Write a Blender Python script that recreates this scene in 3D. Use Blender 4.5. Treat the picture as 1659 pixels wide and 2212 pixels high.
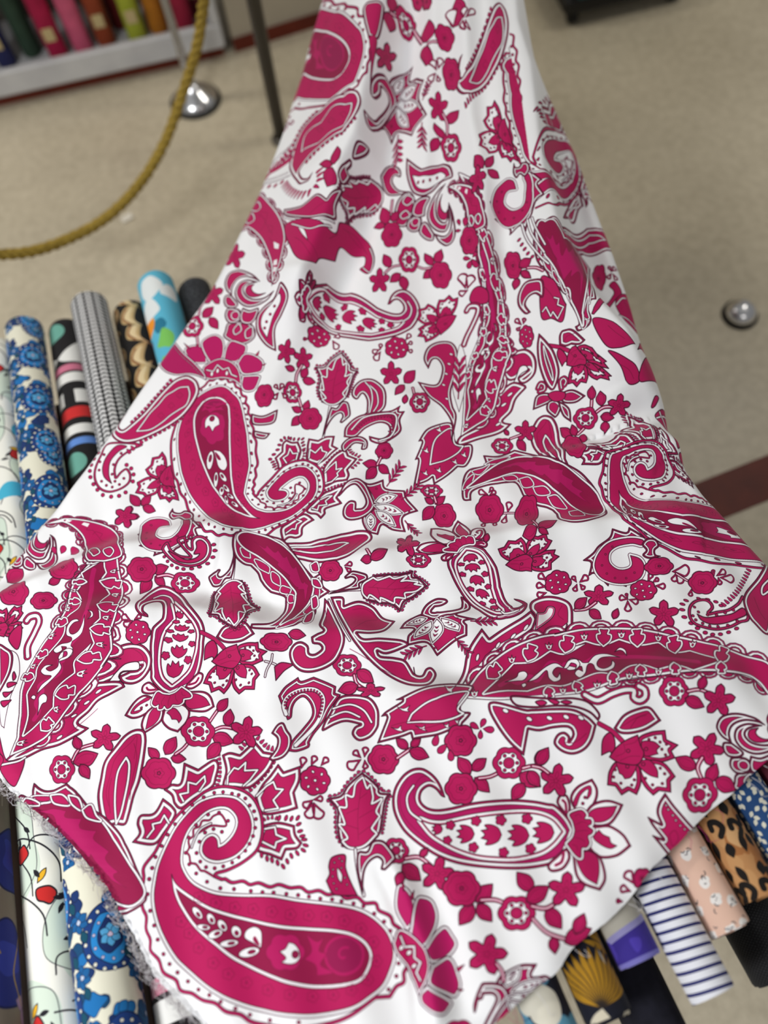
import bpy, math, random
import numpy as np
from mathutils import Matrix, Vector
for o in list(bpy.data.objects): bpy.data.objects.remove(o, do_unlink=True)
scene = bpy.context.scene
col = scene.collection
random.seed(7); RNG = np.random.default_rng(7)

# ------------------------------------------------------------------ camera
cam_d = bpy.data.cameras.new('camera'); cam = bpy.data.objects.new('camera', cam_d); col.objects.link(cam)
cam_d.sensor_fit = 'HORIZONTAL'; cam_d.sensor_width = 36.0; cam_d.lens = 36.0*1661/1659
cam.matrix_world = Matrix(((.99342,.11452,0,0),(-.10556,.91572,-.38769,0),(-.0444,.38514,.92179,1.9),(0,0,0,1)))
cam_d.clip_start = .05; cam_d.clip_end = 60
cam_d.dof.use_dof = True; cam_d.dof.focus_distance = 1.20; cam_d.dof.aperture_fstop = 1.75
scene.camera = cam
# ------------------------------------------------------------------ light: shop ceiling lamps and the bounce of a pale hall
world = bpy.data.worlds.new('hall_light'); scene.world = world; world.use_nodes = True
bg = world.node_tree.nodes['Background']; bg.inputs[0].default_value = (1.0,1.0,1.0,1); bg.inputs[1].default_value = .20
def ceiling_lamp(name, x, y, z, sx, sy, power, c=(1,.97,.92)):
    d = bpy.data.lights.new(name,'AREA'); d.shape='RECTANGLE'; d.size=sx; d.size_y=sy; d.energy=power; d.color=c
    o = bpy.data.objects.new(name,d); col.objects.link(o); o.location=(x,y,z); return o
ceiling_lamp('ceiling_lamp',-1.75,-.62,2.6,.9,.5,74,(.985,.99,1.0))
ceiling_lamp('ceiling_lamp',1.2,-1.6,3.1,1.2,.4,12)
ceiling_lamp('ceiling_lamp',-1.9,2.4,3.1,1.2,.4,44,(1,.95,.86))
ceiling_lamp('ceiling_lamp',2.2,2.2,3.1,1.2,.4,26,(1,.95,.86))
vs = scene.view_settings; vs.view_transform='Standard'; vs.look='None'; vs.gamma=1.0; vs.use_curve_mapping=False; vs.exposure=-0.12

# ------------------------------------------------------------------ helpers
def tag(o, label=None, cat=None, group=None, kind=None):
    if label: o['label']=label
    if cat: o['category']=cat
    if group: o['group']=group
    if kind: o['kind']=kind
    return o
def empty(name, loc=(0,0,0), mat=None):
    o=bpy.data.objects.new(name,None); col.objects.link(o); o.empty_display_size=.05
    if mat is not None: o.matrix_world=mat
    else: o.location=loc
    return o
def mesh(name, V, F, mat, parent=None, smooth=False, uv=None):
    m=bpy.data.meshes.new(name); m.from_pydata([tuple(map(float,v)) for v in V],[],[tuple(map(int,f)) for f in F]); m.update()
    if smooth: m.polygons.foreach_set('use_smooth',np.ones(len(m.polygons),bool))
    if uv is not None:
        l=m.uv_layers.new(name='UVMap'); idx=np.empty(len(m.loops),int); m.loops.foreach_get('vertex_index',idx)
        l.data.foreach_set('uv',np.asarray(uv,np.float32)[idx].ravel())
    m.materials.append(mat)
    o=bpy.data.objects.new(name,m); col.objects.link(o)
    if parent is not None: o.parent=parent
    return o
def box_vf(x0,x1,y0,y1,z0,z1,b=0.0):
    """box with chamfered vertical and top edges"""
    b=min(b,(x1-x0)/3,(y1-y0)/3,(z1-z0)/3)
    if b<=0:
        V=[(x,y,z) for z in (z0,z1) for y in (y0,y1) for x in (x0,x1)]
        return V,[(0,2,3,1),(4,5,7,6),(0,1,5,4),(1,3,7,5),(3,2,6,7),(2,0,4,6)]
    def ring(z,e): return [(x0+b+e,y0+e,z),(x1-b-e,y0+e,z),(x1-e,y0+b+e,z),(x1-e,y1-b-e,z),(x1-b-e,y1-e,z),(x0+b+e,y1-e,z),(x0+e,y1-b-e,z),(x0+e,y0+b+e,z)]
    R=[ring(z0,b*.6),ring(z0+b,0),ring(z1-b,0),ring(z1,b*.6)]
    V=sum(R,[]); F=[tuple(range(7,-1,-1)),tuple(range(24,32))]
    for k in range(3): F+=[(k*8+i,k*8+(i+1)%8,k*8+8+(i+1)%8,k*8+8+i) for i in range(8)]
    return V,F
def join(*parts):
    V,F=[],[]
    for v,f in parts: F+=[tuple(i+len(V) for i in q) for q in f]; V+=list(v)
    return V,F
def lathe(prof,n=28,cx=0,cy=0):
    V=[];F=[]
    for r,z in prof: V+=[(cx+r*math.cos(2*math.pi*i/n),cy+r*math.sin(2*math.pi*i/n),z) for i in range(n)]
    for k in range(len(prof)-1): F+=[(k*n+i,k*n+(i+1)%n,k*n+n+(i+1)%n,k*n+n+i) for i in range(n)]
    return V,F
def tube(P,r,n=10,cap=True):
    P=np.asarray(P,float); T=np.gradient(P,axis=0); T/=np.linalg.norm(T,axis=1)[:,None]
    up=np.array([0,0,1.]) if abs(T[0,2])<.9 else np.array([1.,0,0]); N=up-T[0]*up.dot(T[0]); N/=np.linalg.norm(N)
    V=[];F=[]; r=np.broadcast_to(r,(len(P),))
    for k in range(len(P)):
        N=N-T[k]*N.dot(T[k]); N/=np.linalg.norm(N); B=np.cross(T[k],N)
        V+=[tuple(P[k]+r[k]*(N*math.cos(a)+B*math.sin(a))) for a in np.arange(n)*2*math.pi/n]
    for k in range(len(P)-1): F+=[(k*n+i,k*n+(i+1)%n,k*n+n+(i+1)%n,k*n+n+i) for i in range(n)]
    if cap: F+=[tuple(range(n-1,-1,-1)),tuple(range((len(P)-1)*n,len(P)*n))]
    return V,F
def curve3(pts,n):
    """smooth 3-D curve through points, n samples"""
    P=np.array(pts,float); t=np.r_[0,np.cumsum(np.linalg.norm(np.diff(P,axis=0),axis=1))]; s=np.linspace(0,t[-1],n)
    return np.stack([_spl(s,t,P[:,k]) for k in range(3)],1)
# ------------------------------------------------------------------ materials
def lin(c): return tuple((v/255/12.92 if v/255<=.04045 else ((v/255+.055)/1.055)**2.4) for v in c)+(1,)
def mat(name, rgb, rough=.7, metal=0, var=.0, scale=30, rgb2=None, bump=0, bscale=200, spec=.3, sheen=0):
    m=bpy.data.materials.new(name); m.use_nodes=True; nt=m.node_tree; b=nt.nodes['Principled BSDF']
    b.inputs['Roughness'].default_value=rough; b.inputs['Metallic'].default_value=metal; b.inputs['Specular IOR Level'].default_value=spec
    if sheen: b.inputs['Sheen Weight'].default_value=sheen
    b.inputs['Base Color'].default_value=lin(rgb)
    tc=nt.nodes.new('ShaderNodeTexCoord')
    if rgb2 is not None:
        n=nt.nodes.new('ShaderNodeTexNoise'); n.inputs['Scale'].default_value=scale; n.inputs['Detail'].default_value=5
        r=nt.nodes.new('ShaderNodeValToRGB'); r.color_ramp.elements[0].position=.35; r.color_ramp.elements[1].position=.68
        r.color_ramp.elements[0].color=lin(rgb); r.color_ramp.elements[1].color=lin(rgb2)
        nt.links.new(tc.outputs['Object'],n.inputs['Vector']); nt.links.new(n.outputs['Fac'],r.inputs['Fac']); nt.links.new(r.outputs['Color'],b.inputs['Base Color'])
    if bump:
        n2=nt.nodes.new('ShaderNodeTexNoise'); n2.inputs['Scale'].default_value=bscale; bp=nt.nodes.new('ShaderNodeBump'); bp.inputs['Strength'].default_value=bump; bp.inputs['Distance'].default_value=.001
        nt.links.new(tc.outputs['Object'],n2.inputs['Vector']); nt.links.new(n2.outputs['Fac'],bp.inputs['Height']); nt.links.new(bp.outputs['Normal'],b.inputs['Normal'])
    return m
def print_mat(name, cv, rough=.8, sx=1., sy=1., ext='REPEAT', sheen=.1):
    """fabric whose print was drawn by the script; UV in metres times sx, sy"""
    im=bpy.data.images.new(name,cv.w,cv.h,alpha=False)
    px=np.empty((cv.h,cv.w,4),np.float32); px[...,:3]=cv.a[::-1]; px[...,:3]/=255; px[...,3]=1
    im.pixels.foreach_set(px.ravel()); im.update(); im.pack(); del px
    m=bpy.data.materials.new(name); m.use_nodes=True; nt=m.node_tree; b=nt.nodes['Principled BSDF']
    b.inputs['Roughness'].default_value=rough; b.inputs['Specular IOR Level'].default_value=.2; b.inputs['Sheen Weight'].default_value=sheen
    uv=nt.nodes.new('ShaderNodeUVMap'); mp=nt.nodes.new('ShaderNodeMapping'); mp.inputs['Scale'].default_value=(sx,sy,1)
    t=nt.nodes.new('ShaderNodeTexImage'); t.image=im; t.extension=ext
    nt.links.new(uv.outputs['UV'],mp.inputs['Vector']); nt.links.new(mp.outputs['Vector'],t.inputs['Vector']); nt.links.new(t.outputs['Color'],b.inputs['Base Color'])
    # fine plain weave
    w=nt.nodes.new('ShaderNodeTexNoise'); w.inputs['Scale'].default_value=900; w.inputs['Detail'].default_value=1
    tc=nt.nodes.new('ShaderNodeTexCoord'); bp=nt.nodes.new('ShaderNodeBump'); bp.inputs['Strength'].default_value=.12; bp.inputs['Distance'].default_value=.0006
    nt.links.new(tc.outputs['Object'],w.inputs['Vector']); nt.links.new(w.outputs['Fac'],bp.inputs['Height']); nt.links.new(bp.outputs['Normal'],b.inputs['Normal'])
    return m

# ---- the draped cloth: a height field over the floor, in metres -------------
def _spl(x,xs,ys):
    """smooth curve through knots (monotone enough cubic)"""
    xs=np.array(xs,float); ys=np.array(ys,float)
    m=np.gradient(ys,xs); x=np.clip(x,xs[0],xs[-1])
    i=np.clip(np.searchsorted(xs,x)-1,0,len(xs)-2); h=xs[i+1]-xs[i]; t=(x-xs[i])/h
    return (1+2*t)*(1-t)**2*ys[i]+t*(1-t)**2*h*m[i]+t*t*(3-2*t)*ys[i+1]+t*t*(t-1)*h*m[i+1]
def bed_z(x,y): return .714+(.051*(x+.528)-.195*(y+.034))/.979      # plane through the roll centres
LIFT_Y=(-1.,.3,.5,.7,.94,1.25,1.6,1.95,2.4); LIFT_Z=(0,0,.012,.040,.095,.205,.375,.585,.87)
MID_Y=(-.6,0,.4,.8,1.2,1.6,2.0); 
MID_X=(-.04,-.04,-.025,.06,.15,.2,.22); HALF_Y=(-.6,.25,.41,.54,.7,.97,1.18,1.38,1.6,2.0); HALF=(.69,.69,.65,.6,.53,.41,.33,.25,.215,.16)
def fold_h(X,Y,pts,amp,wf,wn):
    """ridge along a line: crest on the line, short fall on its left, long fall on its right"""
    P=np.array(pts,float); A=P[:-1]; V=P[1:]-A; L2=(V*V).sum(1); L=np.sqrt(L2); s0=np.r_[0,np.cumsum(L)]
    best=np.full(X.shape,1e9); sd=np.zeros(X.shape); par=np.zeros(X.shape)
    for i in range(len(A)):
        dx,dy=X-A[i,0],Y-A[i,1]; t=np.clip((dx*V[i,0]+dy*V[i,1])/L2[i],0,1)
        ex,ey=dx-t*V[i,0],dy-t*V[i,1]; d=ex*ex+ey*ey; m=d<best
        side=np.sign(V[i,1]*dx-V[i,0]*dy)
        best=np.where(m,d,best); sd=np.where(m,side,sd); par=np.where(m,(s0[i]+t*L[i])/s0[-1],par)
    d=np.sqrt(best); tap=np.clip(par/.16,0,1)*np.clip((1-par)/.16,0,1); tap=tap*tap*(3-2*tap)
    e=np.where(sd>0,d/wn,d/wf)
    return amp*tap*np.where(sd>0,np.exp(-e*e)*.8+.2*np.exp(-e*e/4)-.20*np.exp(-(e-2.1)**2/.5),np.exp(-e*e)-.25*np.exp(-(e-2.0)**2/.6))
def cloth_z(x,y,folds=True):
    x=np.asarray(x,float); y=np.asarray(y,float)
    s=(x-_spl(y,MID_Y,MID_X))/_spl(y,HALF_Y,HALF)
    z=bed_z(x,y)+.068+_spl(y,LIFT_Y,LIFT_Z)*(1-.24*np.clip(s*s,0,1.6))
    cr=.967*(x+.528)+.255*(y+.034)                                   # distance across the rolls
    on=1/(1+np.exp((y-.62)/.06))
    z=z-.9*np.clip(cr-1.05,0,None)**1.5*on
    z=z+on*.0030*np.cos(2*np.pi*(cr-.07)/.0775)                       # the rolls show through
    z=z+.0025*np.sin(9*x+5*y+1)*np.sin(7*y-4*x)+.0012*np.sin(23*x-11*y)*np.sin(19*y+8*x+2)
    if folds:
        for f in FOLDS: z=z+fold_h(x,y,*f)
    return z
FOLDS=[([[-0.698,0.405],[-0.65,0.419],[-0.607,0.435],[-0.549,0.455],[-0.503,0.472],[-0.46,0.486],[-0.383,0.489],[-0.335,0.508],[-0.272,0.503],[-0.213,0.48]],0.03,0.024,0.052),([[-0.564,0.369],[-0.503,0.375],[-0.466,0.381],[-0.439,0.378],[-0.376,0.367],[-0.317,0.357],[-0.26,0.342],[-0.208,0.318],[-0.16,0.307],[-0.113,0.296],[-0.08,0.288],[0.006,0.272],[0.068,0.262]],0.03,0.023,0.05),([[-0.145,0.419],[-0.076,0.415],[-0.013,0.41],[0.026,0.412],[0.082,0.416],[0.132,0.415],[0.161,0.414],[0.196,0.417],[0.264,0.418],[0.303,0.419],[0.379,0.413],[0.432,0.416],[0.492,0.416],[0.557,0.395]],0.033,0.025,0.052),([[-0.051,0.191],[0.049,0.174],[0.128,0.164],[0.197,0.154],[0.237,0.157],[0.253,0.159],[0.308,0.169],[0.367,0.17],[0.426,0.168],[0.503,0.166]],0.03,0.023,0.05),([[0.258,0.553],[0.296,0.547],[0.343,0.548],[0.377,0.548],[0.406,0.56],[0.464,0.572],[0.496,0.551],[0.517,0.513]],0.03,0.024,0.048),([[0.053,0.302],[0.109,0.292],[0.151,0.291],[0.193,0.289],[0.235,0.292]],0.012,0.015,0.04),([[-0.007,-0.227],[-0.009,-0.165],[-0.011,-0.122],[-0.022,-0.09],[-0.031,-0.057],[-0.041,-0.035],[-0.05,-0.012]],0.014,0.01,0.016),([[0.235,1.661],[0.215,1.55],[0.191,1.412],[0.166,1.264],[0.148,1.166],[0.133,1.097]],0.02,0.022,0.035),([[0.325,1.663],[0.312,1.558],[0.308,1.47],[0.302,1.357],[0.298,1.222],[0.29,1.118],[0.286,1.027]],0.018,0.022,0.035),([[0.085,0.742],[0.052,0.679],[0.014,0.628],[-0.023,0.589],[-0.046,0.554],[-0.072,0.524]],0.014,0.03,0.05),([[-0.063,1.005],[-0.106,0.92],[-0.141,0.874],[-0.176,0.798],[-0.205,0.724]],0.016,0.03,0.06),([[0.148,1.681],[0.124,1.577],[0.098,1.497],[0.073,1.413],[0.05,1.357],[0.022,1.259],[-0.011,1.205],[-0.034,1.128],[-0.078,1.038],[-0.099,0.992],[-0.166,0.861]],0.065,0.034,0.085),([[0.386,1.727],[0.374,1.582],[0.373,1.514],[0.367,1.443],[0.378,1.35],[0.37,1.251],[0.363,1.178],[0.36,1.108],[0.363,1.048],[0.363,0.973],[0.384,0.869],[0.398,0.819],[0.435,0.744],[0.456,0.669],[0.482,0.608],[0.482,0.562]],0.09,0.045,0.1),([[0.274,1.665],[0.266,1.55],[0.254,1.373],[0.245,1.249],[0.247,1.154],[0.244,1.052],[0.235,0.9],[0.233,0.83]],0.036,0.024,0.055)]
EDGE_L=[[0.026,1.804],[-0.012,1.717],[-0.049,1.651],[-0.085,1.562],[-0.137,1.421],[-0.185,1.304],[-0.244,1.168],[-0.3,1.053],[-0.355,0.962],[-0.409,0.878],[-0.449,0.816],[-0.486,0.755],[-0.538,0.674],[-0.588,0.597],[-0.629,0.529],[-0.662,0.472],[-0.697,0.401],[-0.721,0.332],[-0.699,0.247],[-0.653,0.179],[-0.602,0.133],[-0.552,0.092],[-0.508,0.057],[-0.469,0.02],[-0.437,-0.014],[-0.412,-0.047],[-0.382,-0.089],[-0.354,-0.129],[-0.323,-0.158],[-0.294,-0.183],[-0.219,-0.245],[-0.123,-0.316]]
EDGE_R=[[0.412,1.747],[0.419,1.584],[0.42,1.504],[0.431,1.445],[0.461,1.387],[0.477,1.289],[0.485,1.14],[0.496,1.009],[0.506,0.882],[0.512,0.761],[0.508,0.638],[0.511,0.535],[0.539,0.444],[0.562,0.386],[0.588,0.328],[0.618,0.263],[0.615,0.185],[0.573,0.118],[0.513,0.067],[0.457,0.032],[0.415,0.007],[0.361,-0.023],[0.307,-0.059],[0.281,-0.074],[0.252,-0.101],[0.2,-0.132],[0.168,-0.149],[0.142,-0.171],[0.124,-0.18],[0.087,-0.2],[0.007,-0.242],[-0.108,-0.318]]
# ---- print engine: vector shapes painted with signed distances -------------
MAR=(62,10,36); MAG=(184,16,89); DRK=(146,11,68); WHT=(247,248,250); LIN=(134,9,63); CRM=(250,249,246)
def smooth(pts,closed=False,step=6.5,k=None):
    """Catmull-Rom through pts; a third value 1 marks a sharp corner."""
    P=[np.array(p[:2],float) for p in pts]; cor=[len(p)>2 and p[2]==1 for p in pts]
    n=len(P); out=[]
    m=n if closed else n-1
    for i in range(m):
        p1,p2=P[i],P[(i+1)%n]
        p0=P[i-1] if (closed or i>0) else p1
        p3=P[(i+2)%n] if (closed or i+2<n) else p2
        if cor[i]: p0=p1-(p2-p1)*.6
        if cor[(i+1)%n]: p3=p2+(p2-p1)*.6
        d=np.linalg.norm(p2-p1); q=max(2,min(14,int(d/step)+1))
        t=np.arange(q)[:,None]/q
        out.append(.5*((2*p1)+(p2-p0)*t+(2*p0-5*p1+4*p2-p3)*t*t+(3*p1-p0-3*p2+p3)*t**3))
    if not closed: out.append(P[-1][None])
    return np.concatenate(out)
class Canvas:
    def __init__(s,w,h,bg=WHT):
        s.clip=None; s.w,s.h=w,h; s.a=np.empty((h,w,3),np.uint8); s.a[:]=bg
    def sdf(s,P,closed,maxd,fill=True):
        x0=max(0,int(P[:,0].min()-maxd-2)); x1=min(s.w,int(P[:,0].max()+maxd+3))
        y0=max(0,int(P[:,1].min()-maxd-2)); y1=min(s.h,int(P[:,1].max()+maxd+3))
        if x1<=x0 or y1<=y0: return None
        D=np.full((y1-y0,x1-x0),maxd*maxd,np.float32)
        n=len(P); m=n if closed else n-1
        Q=P-(x0+.5,y0+.5)
        A=Q[:m]; B=np.roll(Q,-1,0)[:m]
        r=maxd+1
        lo=np.minimum(A,B)-r; hi=np.maximum(A,B)+r
        lox=np.clip(lo[:,0].astype(int),0,x1-x0); hix=np.clip(hi[:,0].astype(int)+1,0,x1-x0)
        loy=np.clip(lo[:,1].astype(int),0,y1-y0); hiy=np.clip(hi[:,1].astype(int)+1,0,y1-y0)
        V=B-A; L=np.maximum((V*V).sum(1),1e-9)
        for i in range(m):
            if hix[i]<=lox[i] or hiy[i]<=loy[i]: continue
            X=np.arange(lox[i],hix[i],dtype=np.float32)-np.float32(A[i,0]); Y=(np.arange(loy[i],hiy[i],dtype=np.float32)-np.float32(A[i,1]))[:,None]
            vx,vy=np.float32(V[i,0]),np.float32(V[i,1])
            t=np.clip((X*vx+Y*vy)/np.float32(L[i]),0,1)
            dx=X-t*vx; dy=Y-t*vy
            sub=D[loy[i]:hiy[i],lox[i]:hix[i]]
            np.minimum(sub,dx*dx+dy*dy,out=sub)
        D=np.sqrt(D)
        if closed and fill:
            c=np.zeros((y1-y0,x1-x0+1),np.int16)
            for i in range(m):
                ya,yb=A[i,1],B[i,1]
                if ya==yb: continue
                if ya<yb: a0,b0=ya,yb
                else: a0,b0=yb,ya
                ys=np.arange(max(0,int(np.ceil(a0))),min(y1-y0,int(np.ceil(b0))))
                if len(ys)==0: continue
                xs=A[i,0]+(ys-ya)*(V[i,0]/(yb-ya))
                c[ys,np.clip(np.ceil(xs).astype(int),0,x1-x0)]+=1
            ins=(np.cumsum(c[:,:-1],1)&1).astype(bool)
            D=np.where(ins,D,-D)
        return D,x0,y0,x1,y1
    def setclip(s,P):
        if P is None: s.clip=None; return
        R=s.sdf(P,True,2); s.clip=np.zeros((s.h,s.w),np.float32)
        if R: s.clip[R[2]:R[4],R[1]:R[3]]=np.clip(R[0]+.5,0,1)
    def bands(s,P,bl,closed=True):
        """bl: (from,to,colour) in distance from the outline, inside positive."""
        mx=max([abs(v) for b in bl for v in b[:2] if v is not None]+[1])+1.5
        R=s.sdf(P,closed,mx,closed)
        if R is None: return
        D,x0,y0,x1,y1=R
        sub=s.a[y0:y1,x0:x1]
        f=sub.astype(np.float32)
        for a,b,c in bl:
            cov=np.clip(D-a+.5,0,1) if a is not None else 1.
            if b is not None: cov=cov*np.clip(b-D+.5,0,1)
            if isinstance(cov,float): continue
            if s.clip is not None: cov=cov*s.clip[y0:y1,x0:x1]
            f+=(np.array(c,np.float32)-f)*cov[...,None]
        sub[:]=np.clip(f+.5,0,255)
    def stroke(s,P,w,c,closed=False):
        R=s.sdf(P,closed,w/2+1.5,False)
        if R is None: return
        D,x0,y0,x1,y1=R
        cov=np.clip(w/2-D+.5,0,1)*min(1,max(w,.35))
        if s.clip is not None: cov=cov*s.clip[y0:y1,x0:x1]
        sub=s.a[y0:y1,x0:x1]; f=sub.astype(np.float32)
        f+=(np.array(c,np.float32)-f)*cov[...,None]; sub[:]=np.clip(f+.5,0,255)
class Ctx:
    """draws motif primitives through a map (motif -> canvas) with a line scale"""
    def __init__(s,cv,mp,sc): s.cv,s.mp,s.sc=cv,mp,sc
    def P(s,pts,closed,sm=True):
        q=smooth(pts,closed) if sm else np.array([p[:2] for p in pts],float)
        return s.mp(q)
    def band(s,pts,bl,sm=True,closed=True):
        k=s.sc
        s.cv.bands(s.P(pts,closed,sm),[(None if a is None else a*k,None if b is None else b*k,c) for a,b,c in bl],closed)
    def sol(s,pts,c=MAG,w=1.7,sm=True): s.band(pts,[(0,None,c),(-w/2,w/2,MAR)],sm)
    def out(s,pts,a=2.3,b=4.2,c=MAG,sm=True):
        s.band(pts,[(0,None,MAG),(-.9,.9,MAR),(a,a+b+2.4,MAR),(a+1.2,a+b+1.2,WHT),(a+b+2.4,None,c)],sm)
    def line(s,pts,w=1.2,c=MAR,sm=True,closed=False): s.cv.stroke(s.P(pts,closed,sm),w*s.sc,c,closed)
    def wl(s,pts,w=3.4,sm=True,closed=False,c=WHT):
        P=s.P(pts,closed,sm); s.cv.stroke(P,(w+2.6)*s.sc,MAR,closed); s.cv.stroke(P,w*s.sc,c,closed)
    def stem(s,pts,w=4.6):
        P=s.P(pts,False); s.cv.stroke(P,(w+2.6)*s.sc,MAR); s.cv.stroke(P,w*s.sc,MAG); s.cv.stroke(P,1.6*s.sc,WHT)
    def ell(s,x,y,rx,ry=None,rot=0,c=MAG,w=1.2):
        ry=ry or rx; t=np.linspace(0,2*np.pi,15)[:-1]; cs,sn=np.cos(rot),np.sin(rot)
        q=[(x+rx*np.cos(a)*cs-ry*np.sin(a)*sn,y+rx*np.cos(a)*sn+ry*np.sin(a)*cs) for a in t]
        s.band(q,[(0,None,c),(-w/2,w/2,MAR)],False)
    def rl(s,c,R,n,amp,w=.8,col=LIN): s.line(lob(c,R,n,amp),w,col,True,True)
    def rb(s,c,R,n,amp,bl): s.band(lob(c,R,n,amp),bl)
    def dots(s,pts,r=3,c=MAG,w=1.2):
        for p in pts: s.ell(p[0],p[1],r,c=c,w=w)
    def along(s,pts,n,r=3,c=MAG):
        q=smooth(pts); d=np.r_[0,np.cumsum(np.hypot(*np.diff(q,axis=0).T))]
        t=(np.arange(n)+.5)/n*d[-1]
        s.dots(np.stack([np.interp(t,d,q[:,0]),np.interp(t,d,q[:,1])],1),r,c)
    def teeth(s,pts,n,h,side=1,w=.62):
        """row of small pointed teeth on one side of a curve"""
        q=smooth(pts); d=np.r_[0,np.cumsum(np.hypot(*np.diff(q,axis=0).T))]; L=d[-1]
        f=lambda t:np.array([np.interp(t,d,q[:,0]),np.interp(t,d,q[:,1])])
        for i in range(n):
            t=(i+.5)/n*L; e=L/n*w/2
            a,b,m=f(t-e),f(t+e),f(t); u=b-a; u/=max(np.hypot(*u),1e-6); nn=np.array([-u[1],u[0]])*side
            s.band([a,m+nn*h*.75-u*e*.6,m+nn*h,m+nn*h*.75+u*e*.6,b],[(-.6,.5,MAR),(.5,None,MAG)])
    def scal(s,pts,n,h,side=1,alt=True):
        """scalloped edging: half discs along a curve, alternately plain and white"""
        q=smooth(pts); d=np.r_[0,np.cumsum(np.hypot(*np.diff(q,axis=0).T))]; L=d[-1]
        f=lambda t:np.array([np.interp(t,d,q[:,0]),np.interp(t,d,q[:,1])])
        for i in range(n):
            a,b=f(i/n*L),f((i+1)/n*L); m=(a+b)/2; u=(b-a)/2; nn=np.array([-u[1],u[0]]); nn*=side*h/max(np.hypot(*nn),1e-6)
            arc=lambda k,j:[m-u*j]+[m-u*j*np.cos(t)+nn*k*np.sin(t) for t in np.linspace(.25,np.pi-.25,6)]+[m+u*j]
            s.band(arc(1,1),[(0,None,WHT),(-1,.3,MAR),(.3,1.6,MAG),(1.6,2.4,MAR)],False)
            s.band(arc(.58,.6),[(0,None,MAG),(-.6,.6,MAR)]+([(2.4,None,WHT),(2,2.8,MAR)] if alt and i%2 else []),False)
# ---- small parametric motifs, drawn in a 100-unit frame ---------------------
def pol(c,r,t): return (c[0]+r*np.cos(t),c[1]+r*np.sin(t))
def lob(c,R,n,amp,ph=0,m=9):
    N=n*m; return [pol(c,R*(1-amp+amp*2*abs(np.cos(n*(i/N*2*np.pi-ph)/2))**.8-amp),i/N*2*np.pi) for i in range(N)]
def m_rose(g):
    g.sol(lob((0,0),104,6,.07)); g.line(lob((0,0),78,6,.07),.8,LIN,closed=True)
    g.line(lob((0,0),34,5,.2),.8,LIN,closed=True); g.line(lob((0,0),12,5,.25),1.1,MAR,closed=True)
def m_drose(g):
    g.sol(lob((0,0),104,7,.06))
    for i in range(6):
        p=pol((0,0),62,i*np.pi/3+.3); g.ell(p[0],p[1],12,9,i,WHT,1)
    g.ell(0,0,11,11,0,WHT,1); g.line(lob((0,0),28,5,.1),.7,LIN,closed=True)
def m_star(g):
    q=[]
    for i in range(5):
        t=i*2*np.pi/5-np.pi/2; q+=[(*pol((0,0),108,t),1),pol((0,0),88,t+.3),(*pol((0,0),50,t+np.pi/5),1),pol((0,0),88,t+2*np.pi/5-.3)]
    g.sol(q)
    for i in range(5):
        t=i*2*np.pi/5-np.pi/2; g.line([pol((0,0),10,t),pol((0,0),36,t-.3),pol((0,0),58,t),pol((0,0),36,t+.3),pol((0,0),10,t)],.8,LIN)
    g.line(lob((0,0),12,5,.05),.8,LIN,closed=True)
def m_daisy(g):
    g.band(lob((0,0),104,6,.07),[(0,None,MAG),(-.65,.65,MAR)])
    g.band(lob((0,0),70,6,.1),[(0,None,WHT),(-.6,.6,MAR)])
    g.ell(0,0,34); g.line(lob((0,0),20,5,0),.7,LIN,closed=True)
    for i in range(6): p=pol((0,0),52,i*np.pi/3); g.ell(p[0],p[1],9.5)
def m_leaf(g):   # tip at (100,0), base at (0,0)
    g.sol([(0,0,1),(22,-26),(55,-32),(82,-16),(100,0,1),(82,16),(55,32),(22,26)])
    g.line([(6,0),(32,-16),(60,-17),(82,0),(60,17),(32,16),(6,0)],.8,LIN)
def m_loop(g):   # loop outline from (0,0) to (100,0)
    g.band([(0,0,1),(45,-20),(78,-34),(100,-14),(100,14),(78,34),(45,20)],[(-.6,None,MAG),(-.6,.5,MAR),(2.0,2.9,MAR),(2.9,None,WHT)])
def m_loops3(g):
    for t in (-.9,.1,1.1):
        c,s=np.cos(t),np.sin(t)
        g.band([(a*c-b*s,a*s+b*c,*k) for a,b,*k in [(0,0,1),(45,-16),(80,-26),(100,-10),(100,10),(80,26),(45,16)]],[(-.7,3,MAG),(-.7,.7,MAR),(2.4,3.6,MAR),(3.6,None,WHT)])
def m_drop(g): g.sol([(0,0,1),(40,-30),(80,-32),(100,0),(80,32),(40,30)],w=1.1)
def m_sprig(g):
    g.line([(0,0),(50,2),(100,0)],2.6,MAR); g.line([(0,0),(50,2),(100,0)],1.4,MAG)
    for x in (18,42,66,88):
        for sg in (-1,1):
            g.band([(x,0),(x+14,sg*16),(x+30,sg*26),(x+22,sg*8)],[(-.5,.5,MAR),(.5,None,MAG)])

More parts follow.
